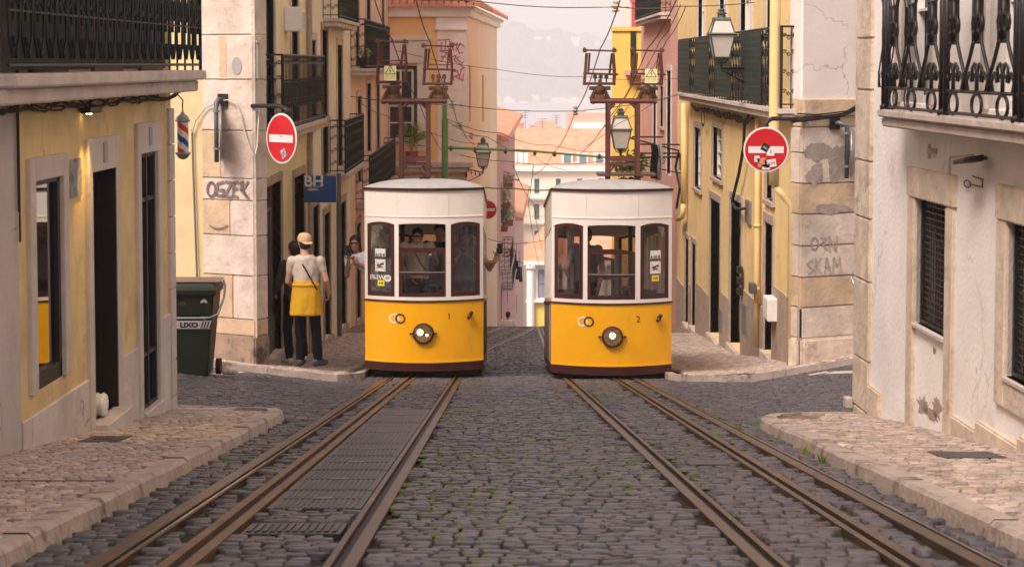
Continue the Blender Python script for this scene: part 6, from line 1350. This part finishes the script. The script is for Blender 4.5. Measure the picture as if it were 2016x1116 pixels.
person('long haired woman in white t-shirt leaning out left of the left tram with a phone', TF(T1, -.72, 1.5), math.pi*.97, dict(head=(.36, .05, 1.5), neck=(.31, 0, 1.36), chest=(.22, 0, 1.22), waist=(.08, 0, 1.06), shR=(.46, 0, 1.27), shL=(.14, 0, 1.34), elR=(.47, .12, 1.03), wrR=(.42, .26, 1.28), elL=(.1, .14, 1.1), wrL=(.3, .3, 1.24), cL=.8, cR=.9, pnR=(-.4, .9, 0), pnL=(.3, .9, 0), hdR=(-.1, .2, 1), hdL=(.5, .2, .8)), [('t_shirt', mWhiteC, 'shirt', .45), ('trousers', pmat('denim', (.05, .07, .12)), 'trousers', .95)], hair='long',
       extra=[('phone', mPhone, ((.41, .33, 1.42), (1, 0, 0), (0, 0, 1), (.038, .075, .006))), ('glasses', mInk, ((.36, .142, 1.515), (1, 0, 0), (0, 0, 1), (.055, .012, .004)))])
person('passenger reaching both arms and a phone out right of the left tram', TF(T1, .58, 1.0), math.pi, dict(shL=(-.2, .0, 1.38), elL=(-.34, .1, 1.12), wrL=(-.46, .24, 1.32), shR=(.05, .1, 1.4), elR=(-.2, .2, 1.22), wrR=(-.42, .28, 1.24), cL=.8, cR=.8, hdL=(-.1, .1, 1), hdR=(-.2, .0, 1), pnL=(.2, 1, 0), pnR=(-.2, 1, 0), thL=(1, 0, 0), thR=(-1, 0, 0)), [('shirt', mBeige, 'shirt', .4), ('trousers', mBlack, 'trousers', .95)], hair='long', extra=[('phone', mPhone, ((-.49, .34, 1.44), (1, 0, 0), (0, 0, 1), (.038, .075, .006)))])
person('driver of the tram numbered 2 in a grey shirt, half hidden by the window pillar', TF(T2, -.33, .45), math.pi*.8, dict(head=(0, .03, 1.6), elR=(.24, .15, 1.15), wrR=(.1, .35, 1.1)), [('shirt', pmat('grey_shirt', (.2, .19, .2)), 'shirt', .6), ('trousers', mBlack, 'trousers', .95)])
xw = -2.79; zz = gz(xw, 28.3)+.125
person('waiter in tan cap and mustard apron seen from behind on the left pavement', (xw, 28.3, zz), R(8), dict(head=(-.02, .02, 1.66), neck=(-.01, -.02, 1.5), face=(-.3, .9, .1), elR=(.27, -.02, 1.16), wrR=(.3, .12, .97), elL=(-.24, .06, 1.14), wrL=(-.12, .26, 1.0), aL=(-.08, .04, .08), aR=(.15, -.02, .08), kL=(-.08, .06, .5), kR=(.13, .03, .5), toeR=(.7, .6, 0), toeL=(.3, 1, 0), cR=.7, bill=-1), [('trousers', mBlack, 'trousers', .93), ('t_shirt', mBeige, 'shirt', .5), ('apron', mApron, 'apron', 0), ('shoes', pmat('dark_trainers', (.05, .05, .055)), 'shoes', 0), ('strap', mBlack, 'strap', 1)], hair='cap', scale=1.04, extra=[('wrist_phone', mPhone, ((.31, .2, .9), (.2, 1, -.6), (1, 0, 0), (.07, .035, .006)))])
xw = -3.0; person('person in dark jacket half hidden beyond the waiter on the left pavement', (xw, 28.85, gz(xw, 28.85)+.125), R(35), dict(elL=(-.26, .02, 1.15), wrL=(-.2, .2, 1.0)), [('trousers', mBlack, 'trousers', .93), ('jacket', pmat('charcoal_jacket', (.025, .024, .025)), 'shirt', 1.9), ('shoes', mTaupe, 'shoes', 0)], hair='short', scale=1.0)
person('distant man in a white shirt walking down the street beyond the crest', (.09, 70, -9.25), 0, dict(), [('shirt', pmat('bright_white_shirt', (.88, .88, .9), rough=.9), 'shirt', .55), ('trousers', mBlack, 'trousers', .95)], hair='short', scale=1.0)
# ---------------------------------------------------------------- lamps
def lantern(c, H, label, wallp, down=True):
    """c = bottom centre of the glass body, H overall height of lantern"""
    t = thing('street_lamp', label, 'street lamp', c, 'wall lanterns'); k = H/.95; c = Vector(c); sq = lambda r, z: [c+Vector((sx*r*k, sy*r*k, z*k)) for sx, sy in ((-1, -1), (1, -1), (1, 1), (-1, 1))]
    m = MB()
    for (a0, z0), (a1, z1) in (((.145, 0), (.235, .44)), ((.235, .45), (.15, .72))):
        for p, q_ in zip(sq(a0, z0), sq(a1, z1)): m.tube([p, q_], .014*k, 5)
    for a0, z0, r_ in ((.145, 0, .014), (.245, .445, .024), (.15, .72, .022)):
        s = sq(a0, z0); [m.tube([s[i], s[(i+1) % 4]], r_*k, 5) for i in range(4)]
    m.lathe(c+Vector((0, 0, .72*k)), [(.17*k, 0), (.15*k, .03*k), (.08*k, .05*k), (.075*k, .1*k), (.1*k, .11*k), (.1*k, .13*k), (.06*k, .15*k), (.06*k, .18*k), (.08*k, .19*k), (.0*k, .22*k)], 16); m.lathe(c-Vector((0, 0, .1*k)), [(.02*k, 0), (.07*k, .04*k), (.12*k, .1*k)], 10)
    for p in sq(.15, .74)+sq(.235, .46): m.ell(p, .016*k, .016*k, .03*k, 6, 4)
    m.build('lantern_frame', mLampG, t)
    m = MB()
    for (a0, z0), (a1, z1) in (((.14, 0), (.228, .435)), ((.232, .455), (.145, .71))):
        s0, s1 = sq(a0, z0), sq(a1, z1); [m.quad(s0[i], s0[(i+1) % 4], s1[(i+1) % 4], s1[i]) for i in range(4)]
    m.build('lantern_glass', mLampGl, t)
    m = MB(); w_ = Vector(wallp); b0 = c-Vector((0, 0, .1*k)); m.tube([b0, b0-Vector((0, 0, .12*k))], .025*k, 6); e = b0-Vector((0, 0, .12*k)); m.tube([e, Vector((w_.x, w_.y, e.z))], .022*k, 6); m.tube([e+Vector((0, 0, -.02)), e.lerp(w_, .4)-Vector((0, 0, .22*k)), Vector((w_.x, w_.y, w_.z-.45*k))], .015*k, 5)
    ax = (Vector((w_.x, w_.y, 0))-Vector((e.x, e.y, 0))); ln = ax.length; ax.normalize()
    for f in (.2, .45, .7): scroll(m, lambda a_, b_: e+ax*(ln*f+a_)+Vector((0, 0, b_)), 0, -.1*k, .09*k, .01*k, 1 if f != .45 else -1)
    for sg in (-1, 1): m.tube([b0-Vector((0, 0, .02)), b0+Vector((sg*.1*k, 0, .02*k)), c+Vector((sg*.14*k, 0, 0))], .012*k, 5)
    m.lathe(Vector((w_.x, w_.y, e.z-.3*k)), [(.03, 0), (.03, .4*k)], 6); m.build('bracket', mIronB, t)
lantern(P(1420, 113, 31.5), .76*31.5/33*1.05, 'big square lantern in front of the green screened balcony on the yellow building', (4.0, 31.9, P(1420, 130, 31.5).z))
lantern(P(1222, 292, 46), .92, 'square lantern behind the roof tower of the tram numbered 2', (4.0, 46.3, P(1222, 305, 46).z))
lantern(P(951, 327, 58), .83, 'square lantern on a scrolled bracket by the pale peach wall', (-1.16, 60.2, P(951, 340, 58).z))
m = MB(); m.box(PF, PF.L-.1, PF.L, 0, .1, P(918, 350, 60).z, P(918, 335, 60).z)
# ---------------------------------------------------------------- signs
def noentry(c, r, yaw, label, mount, stick=()):
    c = Vector(c); f = Vector((math.sin(yaw), -math.cos(yaw), 0)); s = Vector((math.cos(yaw), math.sin(yaw), 0)); g = lambda d: (lambda u, z: c+s*u+Vector((0, 0, z))+f*d)
    t = thing('no_entry_sign', label, 'road sign', c); m = MB(); m.lathe(c-f*.012, [(r*.97, 0), (r, .004), (r, .012), (r*.98, .014)], 40, f); m.build('disc', mSignW, t)
    m = MB(); disc(m, g(.005), 0, 0, r*.93, r*.93, 40); m.build('red_face', mRed, t)
    m = MB(); m.quad(g(.008)(-r*.78, -r*.15), g(.008)(r*.78, -r*.15), g(.008)(r*.78, r*.15), g(.008)(-r*.78, r*.15)); m.build('white_bar', mSignW, t)
    for (u, z, w_, h, rot, mat, tx) in stick:
        m = MB(); ca, sa = math.cos(rot), math.sin(rot); q = lambda a_, b_, d=.011: g(d)(u+a_*ca-b_*sa, z+a_*sa+b_*ca); m.quad(q(-w_/2, -h/2), q(w_/2, -h/2), q(w_/2, h/2), q(-w_/2, h/2)); s_ = m.build('sticker', mat, t)
        if tx: m = MB(); addtext(m, tx, h*.55, lambda a_, b_: q(a_, b_, .0135)); m.build('sticker_print', mInk if mat is not mInk else mSignW, s_)
    if mount:
        m = MB(); m.tube(mount, .03, 10); m.tube([c-f*.03+Vector((0, 0, r*1.05)), c-f*.03-Vector((0, 0, r*.6))], .02, 8); m.build('bracket', mIronB, t, smooth=True)
    return t
st = pmat('sticker_grey', (.45, .35, .4), var=.5, vs=30); st2 = pmat('sticker_orange', (.5, .2, .12), var=.5, vs=25)
c = P(554, 273, 27.4); pl = P(503, 209, 27.9)
noentry(c, .34, -R(47), 'no entry sign turned half aside on a black bracket, beside the cream corner building', [pl+Vector((-.05, 0, 0)), P(548, 209, 27.6), P(562, 214, 27.45), P(570, 228, 27.4)], [(.06, -.2, .11, .12, .5, st, 'OK'), (.0, .03, .07, .02, -.2, st, None)])
c = P(1508, 295, 26.9)
noentry(c, .3, 0, 'no entry sign facing up the street, covered in stickers, beside the yellow corner building', [P(1508, 262, 27.05), P(1509, 241, 27.05), P(1520, 234, 27.1), P(1585, 235, 27.6)], [(-.01, .03, .1, .1, -.5, mInk, 'no'), (.06, -.03, .1, .1, 0, mSignW, '3'), (.06, -.18, .15, .1, .15, mSignW, 'GUN'), (-.05, -.17, .12, .12, .1, st2, None), (-.12, -.12, .07, .08, 0, mSignW, 'x'), (.0, -.23, .1, .07, 0, mSignW, 'Gu')])
noentry(P(960, 413, 58), .27, 0, 'distant no entry sign just past the right side of the tram numbered 1', [P(958, 400, 58.1), P(940, 400, 60)])
t = thing('shop_sign', 'blue projecting shop sign lettered BH above the waiter', 'sign', P(631, 372, 33))
a_, b_ = P(600, 398, 33), P(663, 346, 33); m = MB(); m.wbox(a_.x, b_.x, 32.9, 33.05, a_.z, b_.z); m.build('panel', mBlue, t, bevel=.008); m = MB()
g = lambda u, z: (u, 32.897, z); bx = P(619, 357, 33); addtext(m, 'BH', .24, lambda u, z: g(bx.x+u, bx.z+z), bold=.006, sx=1.05); bx2 = P(617, 372.5, 33); addtext(m, 'LISBOA', .052, lambda u, z: g(bx2.x+u, bx2.z+z), bold=.002)
l0, l1 = P(603, 367, 33), P(634, 366, 33); m.quad(g(l0.x, l0.z), g(l1.x, l0.z), g(l1.x, l1.z), g(l0.x, l1.z)); m.build('lettering', mSignW, t)
m = MB(); m.tube([Vector((-3.45, 32.97, b_.z-.1)), Vector((a_.x, 32.97, b_.z-.1))], .015); m.tube([Vector((-3.45, 32.97, a_.z+.1)), Vector((a_.x, 32.97, a_.z+.1))], .015); m.build('bracket', mIronB, t)
def mirror(xp, yp, xm, y0, y1, Y, label, bulge, sgn):
    t = thing('traffic_mirror', label, 'traffic mirror', P(xp, yp, Y)); fr = (Lf if sgn < 0 else Rf); u, z = fr.hit(xp, yp); m = MB(); m.box(fr, u-.075, u+.075, 0, .06, z-.085, z+.085); m.build('wall_plate', mIronB, t)
    d = .18; u2 = u+(xm-xp)/140; top = fr.p(u2, d, z); m = MB(); zb = P(xm, y1, Y).z; m.tube([fr.p(u, .03, z), fr.p(u, d*.8, z+.01), fr.p(u2, d, z-.03), fr.p(u2, d, zb)], .032, 12); m.build('pole', mSteel, t, smooth=True)
    for q in (.2, .8): m2 = MB(); m2.lathe(fr.p(u2, d, z+(zb-z)*q), [(.048, 0), (.048, .03)], 12); m2.build('clamp', mGalv, t)
    c = fr.p(u2+.055, d, (z+zb)/2-.02); h = (z-zb)/2*.92; m = MB(); ax = Vector((1, -sgn*.15, 0)).normalized(); m.lathe(c, [(h*.0, 0), (h, .0), (h, .015), (h*.85, .03+bulge*.3), (h*.5, .03+bulge*.75), (0, .03+bulge)], 28, ax); m.build('mirror_dish', mGalv, t, smooth=False)
mirror(442, 197, 441, 205, 318, 28.2, 'traffic mirror seen edge on against the left stone quoin', .0, -1)
mirror(1640, 243, 1655, 250, 350, 27.9, 'traffic mirror seen edge on against the right stone quoin', .07, 1)
cable('wall_cable', 'pale cable arching over the left traffic mirror', [w(Lf, x, y, .06) for x, y in ((378, 262), (385, 238), (405, 212), (430, 200), (448, 197), (465, 204), (475, 228), (480, 255), (490, 285), (500, 308))], .011, mCableW)
cable('downpipe', 'thin dark conduit running down the cream front wall behind the wheelie bin', [w(Lf, x, y, .05) for x, y in ((378, 255), (380, 330), (384, 440), (388, 552))], .015, mSteel, 'conduit')
cable('wall_cable', 'pale cable hanging down the edge of the cream corner building', [w(Ls, x, y, .06) for x, y in ((505, 82), (512, 90), (514, 160), (510, 215), (506, 290), (502, 305))], .011, mCableW)
m = MB(); z0, z1 = Ls.hit(506, 155)[1], Ls.hit(506, 84)[1]; m.box(Ls, .05, .75, .02, .05, z0, z1); tag(m.build('blank_wall_plate', mWhiteP, bevel=.006), 'blank white plate with screws high on the edge of the cream corner building', 'plate')
t = thing('handrail', 'bent grey steel handrail at the far right corner beyond the stone quoin', 'handrail', P(1690, 690, 28)); m = MB(); A_ = [P(1698, 537, 27.5), P(1680, 538, 27.6), P(1676, 545, 27.6), P(1682, 562, 27.5), P(1695, 592, 27.3), P(1700, 690, 27.2)]; m.tube(A_, .02, 8); m.build('rail', mGalv, t, smooth=True)
# ---------------------------------------------------------------- wheelie bin
bx, by = -3.87, 25.0; bz = gz(bx, by)-.02; t = thing('wheelie_bin', 'dark green wheelie bin lettered LIXO at the left crossing', 'bin', (bx, by, bz)); q = lambda u, v, z: Vector((bx+u, by+v, bz+z))
m = MB(); secs = [(.0, .2, .22), (.06, .215, .235), (.75, .275, .3), (.8, .29, .315), (1.04, .305, .33)]
vs = [q(sx*a_, sy*b_, z) for z, a_, b_ in secs for sx, sy in ((-1, -1), (1, -1), (1, 1), (-1, 1))]; m.add(vs, [(i*4+k, i*4+(k+1) % 4, i*4+4+(k+1) % 4, i*4+4+k) for i in range(len(secs)-1) for k in range(4)]+[(3, 2, 1, 0)]); m.build('body', mBin, t, bevel=.02, seg=2)
m = MB(); vs = [q(sx*a_, sy*b_-.01, z) for z, a_, b_ in ((1.03, .335, .36), (1.1, .34, .365), (1.14, .32, .345), (1.19, .28, .3)) for sx, sy in ((-1, -1), (1, -1), (1, 1), (-1, 1))]; m.add(vs, [(i*4+k, i*4+(k+1) % 4, i*4+4+(k+1) % 4, i*4+4+k) for i in range(3) for k in range(4)]+[(3, 2, 1, 0), (12, 13, 14, 15)]); m.build('lid', mBin, t, bevel=.015, seg=2)
m = MB(); m.hexa([q(a_, b_, c_) for c_ in (1.192, 1.2) for a_, b_ in ((-.3, -.33), (.38, -.3), (.36, .25), (-.28, .27))]); m.build('cardboard', pmat('brown_cardboard', (.25, .17, .12)), t)
for v in (.12,):
    for u in (.3, -.3): m = MB(); m.lathe(q(u-.03, v, .1), [(.1, 0), (.1, .06)], 18, Vector((1, 0, 0))); m.build('wheel', mIronB, t)
ff = lambda u, z, d=.004: q(u, -(.235+(.3-.235)*(z-.06)/.69 if z < .75 else .3+.03*(z-.75)/.29)-d, z)
m = MB(); m.quad(ff(-.27, .62), ff(.265, .62), ff(.275, .72), ff(-.28, .72)); s = m.build('white_band', mSignW, t)
m = MB(); addtext(m, 'LIXO', .085, lambda a_, b_: ff(.0+a_, .665+b_, .008), bold=.004, sx=1.15); 
for k in range(4): m.quad(ff(.14+.035*k, .625, .007), ff(.155+.035*k, .625, .007), ff(.185+.035*k, .715, .007), ff(.17+.035*k, .715, .007))
m.build('lettering', mInk, s)
m = MB(); n = 20; m.add([ff(.19+.06*math.cos(q0), .86+.13*math.sin(q0)) for q0 in (2*math.pi*i/n for i in range(n))], [tuple(range(n))]); s = m.build('oval_sticker', mSignW, t)
m = MB()
for k in range(3): stroke(m, lambda a_, b_: ff(.19+a_, .86+b_, .007), [(-.03, .02-.03*k), (.03, .02-.03*k)], .007)
disc(m, lambda a_, b_: ff(a_, b_, .007), .19, .93, .02, .025, 12, .6); m.build('sticker_print', mInk, s)
cr = pmat('crest_green', (.1, .12, .06)); m = MB(); g = lambda a_, b_: ff(-.07+a_, .86+b_, .005); disc(m, g, 0, 0, .05, .055, 18, .75); disc(m, g, 0, .075, .04, .02, 12, .5)
for sg in (-1, 1): stroke(m, g, arcpts(sg*.03, 0, .05, .07, -60 if sg > 0 else 120, 60 if sg > 0 else 240, 8), .01)
stroke(m, g, [(-.03, 0), (.03, 0)], .012); m.build('crest', cr, t)
m = MB(); m.tube([q(-.33, -.36, .76), q(.25, -.37, .76), q(.36, -.33, .8), q(.42, -.2, 1.0), q(.42, -.1, 1.13), q(.36, .2, 1.16)], .014, 8); m.build('lifting_bar', mGalv, t, smooth=True)
random.seed(2); m = MB(); 
for k in range(3): m.ell(q(.38+.06*k, .1, .03), .05, .04, .035, 7, 5)
tag(m.build('rubble', mLimeB), 'few small broken stones lying beside the wheelie bin', 'stones', kind='stuff')
# ---------------------------------------------------------------- overhead line
t = thing('catenary_pole', 'tall green steel pole behind the roof tower of the tram numbered 1', 'pole', (P(876, 400, 44).x, 44, -4.8)); x = P(876, 400, 44).x
m = MB(); m.tube([(x, 44, -5), (x, 44, P(876, 235, 44).z)], .072, 12); m.tube([(x, 44, P(876, 236, 44).z), (x, 44, P(876, 175, 44).z)], .055, 12); m.lathe((x, 44, P(876, 175, 44).z), [(.055, 0), (.06, .03), (.02, .12), (.0, .32)], 10); m.build('shaft', mGreenPole, t)
m = MB(); m.tube([P(882, 291, 44), P(1040, 297, 44), P(1192, 310, 44)], [.03, .026, .022], 8); m.build('cross_arm', mGreenPole, t)
for xx in (888, 935, 995, 1053, 1092, 1180): m = MB(); c = P(xx, 293+(xx-888)*.055, 44); m.lathe(c-Vector((0, 0, .05)), [(.02, 0), (.04, .03), (.04, .08), (.02, .12)], 8); m.build('insulator', mBronze, t)
m = MB(); g = lambda x_, y_: P(x_, y_, 43.8)
for (pts_, col) in (([(880, 300), (886, 318), (890, 334)], .03), ([(882, 305), (880, 330), (884, 350)], .03)): stroke(m, g, pts_, .08)
tag(m.build('pennant', pmat('faded_red_yellow_cloth', (.6, .25, .04))), 'faded orange pennant tied to the green pole', 'pennant')
wires = [('contact wire over the inner pantograph of the left tram', [(812, -30, 25), (847, 84, 31), (891, 205, 42), (907, 250, 50), (935, 285, 58)], .009),
 ('contact wire over the outer pantograph of the left tram', [(728, -30, 25), (772, 78, 31), (826, 205, 42), (873, 300, 58)], .009),
 ('contact wire over the inner pantograph of the right tram', [(1230, -30, 25), (1182, 96, 30.5), (1133, 220, 42), (1092, 298, 55), (1050, 345, 70)], .009),
 ('contact wire over the outer pantograph of the right tram', [(1345, -30, 25), (1275, 96, 30.5), (1205, 225, 42), (1130, 310, 60)], .009),
 ('topmost span wire crossing the sky above the trams', [(700, -14, 33), (930, 2, 33), (1212, 14, 33), (1330, 13, 33), (1560, -6, 33)], .008),
 ('second highest span wire crossing behind the pantographs', [(780, 100, 46), (985, 138, 46), (1160, 152, 46), (1340, 155, 46)], .006),
 ('span wire crossing just above the river line', [(690, 190, 42), (888, 206, 42), (1133, 219, 42), (1345, 185, 42)], .008),
 ('slack wire from the green pole down towards the columned house, upper one', [(876, 232, 44), (985, 262, 50), (1085, 285, 60), (1200, 300, 64)], .008),
 ('slack wire from the green pole down towards the columned house, lower one', [(876, 236, 44), (960, 270, 50), (1040, 300, 60), (1115, 335, 70)], .008),
 ('thin green span wire level with the white tram fascias', [(955, 369, 55), (1000, 369, 55), (1085, 374, 55), (1150, 377, 55)], .02),
 ('span wire hung with droppers below the green cross arm', [(905, 305, 48), (1005, 318, 48), (1090, 323, 48), (1190, 316, 48)], .008),
 ('wire drooping from the left row to the green pole', [(700, 195, 40), (760, 228, 42), (850, 262, 44), (960, 282, 50)], .006),
 ('wire drooping from the pink house to the tower of the right tram', [(1345, 180, 44), (1290, 200, 44), (1215, 245, 44), (1150, 290, 44)], .007),
 ('steep twin wire in front of the pink house, left strand', [(1340, 10, 36), (1300, 80, 40), (1250, 160, 48), (1180, 260, 60)], .008),
 ('steep twin wire in front of the pink house, right strand', [(1350, 14, 36), (1312, 80, 40), (1262, 165, 48), (1195, 262, 60)], .008),
 ('long thin wire descending over the gap between the trams', [(1010, 325, 60), (1050, 400, 80), (1070, 500, 110)], .012),
 ('second thin wire descending over the gap between the trams', [(1050, 325, 60), (1040, 400, 80), (1060, 520, 110)], .012),
 ('low wire across the gap level with the tram windows', [(960, 470, 70), (1010, 480, 70), (1085, 470, 70)], .01)]
for lab, pts, r in wires:
    PP = [P(*p) for p in pts]; S_ = []
    for a_, b_ in zip(PP, PP[1:]):
        for i in range(6): S_.append(a_.lerp(b_, i/6)-Vector((0, 0, .035*math.sin(math.pi*i/6)*(a_-b_).length**.5)))
    S_.append(PP[-1]); o = cable('overhead_wire', lab, S_, r, mGreenPole if 'green span' in lab else mWireG, 'overhead wire', 'overhead wires')
for i, (x, y, Y, lab) in enumerate(((891, 206, 42, 'pale insulator where a span wire meets the left contact wire'), (1133, 219, 42, 'pale insulator where a span wire meets the right contact wire'), (1212, 14, 33, 'pale insulator at the top of the picture above the tram numbered 2'), (907, 248, 50, 'small pale insulator beyond the green pole, on the left contact wire'), (928, 268, 55, 'small pale insulator nearest the square lantern by the peach wall'))):
    c = P(x, y, Y); m = MB(); m.lathe(c-Vector((0, 0, .09)), [(.03, 0), (.07, .03), (.03, .06), (.085, .1), (.035, .13), (.05, .17), (.0, .2)], 12); m.tube([c+Vector((-.22, 0, 0)), c+Vector((.22, 0, 0))], .014, 5); tag(m.build('line_insulator', pmat('pale_porcelain', (.5, .42, .36), rough=.3)), lab, 'insulator', 'line insulators')
# drying racks and washing at the right
t = thing('drying_rack', 'thin iron drying rack sticking out from the pink house behind the tram numbered 2', 'drying rack', P(1320, 300, 48)); m = MB()
for (a0, b0, a1, b1) in ((1250, 302, 1340, 302), (1245, 270, 1305, 270), (1250, 284, 1338, 285), (1240, 272, 1340, 298)): m.tube([P(a0, b0, 46), P(a1, b1, 47)], .02, 5)
m.build('bars', mIronB, t)
for i, (x, wd, y0, y1, mt, lab) in enumerate(((1288, 14, 285, 352, mBlack, 'black garment on the rack behind the tram numbered 2'), (1297, 14, 283, 356, pmat('pale_towel', (.5, .5, .55)), 'pale towel hanging on the rack behind the tram numbered 2'))):
    m = MB()
    for a_ in range(6):
        for b_ in range(8):
            pt = lambda i_, j_: P(x-wd/2+wd*i_/6+1.5*math.sin(j_*.8+i_), y0+(y1-y0)*j_/8, 46+.08*math.sin(i_*2.1)+i*.15)
            m.quad(pt(a_, b_), pt(a_+1, b_), pt(a_+1, b_+1), pt(a_, b_+1))
    tag(m.build('hanging_garment', mt), lab, 'laundry')
c = P(1240, 325, 52); t = thing('balcony_plant', 'bushy plant with pink flowers seen through the roof tower of the tram numbered 2', 'plant', c)
leaves(c, .45, .4, .4, 380, .14, mLeaf, 'foliage', t, 40); leaves(c+Vector((0, -.2, .1)), .4, .3, .35, 70, .12, pmat('yellow_leaf', (.5, .4, .06), var=.3), 'flowers', t, 41)
m = MB(); m.lathe(c-Vector((0, 0, .75)), [(.2, 0), (.28, .35), (.3, .4), (.0, .4)], 12); m.build('pot', mPot, t)
cable('tangled_cable', 'tangle of black cables on the wall between the yellow building and the tram numbered 2', [w(Rs, x, y, .1) for x, y in ((1336, 300), (1330, 330), (1338, 370), (1332, 410))], .03)
# ---------------------------------------------------------------- haze
m = MB(); m.wbox(-1600, 1600, -70, 3220, -48.2, 46); o = m.build('haze', mDark); o['kind'] = 'stuff'
hm = bpy.data.materials.new('haze_air'); hm.use_nodes = True; n = hm.node_tree; n.nodes.clear(); ou_ = n.nodes.new('ShaderNodeOutputMaterial'); pv = n.nodes.new('ShaderNodeVolumePrincipled')
pv.inputs['Color'].default_value = (1, .96, .93, 1); pv.inputs['Density'].default_value = .00072; pv.inputs['Anisotropy'].default_value = .3
n.links.new(pv.outputs[0], ou_.inputs['Volume']); o.data.materials.clear(); o.data.materials.append(hm); tag(o, 'pale river haze that fades the far bank', 'haze', kind='stuff')
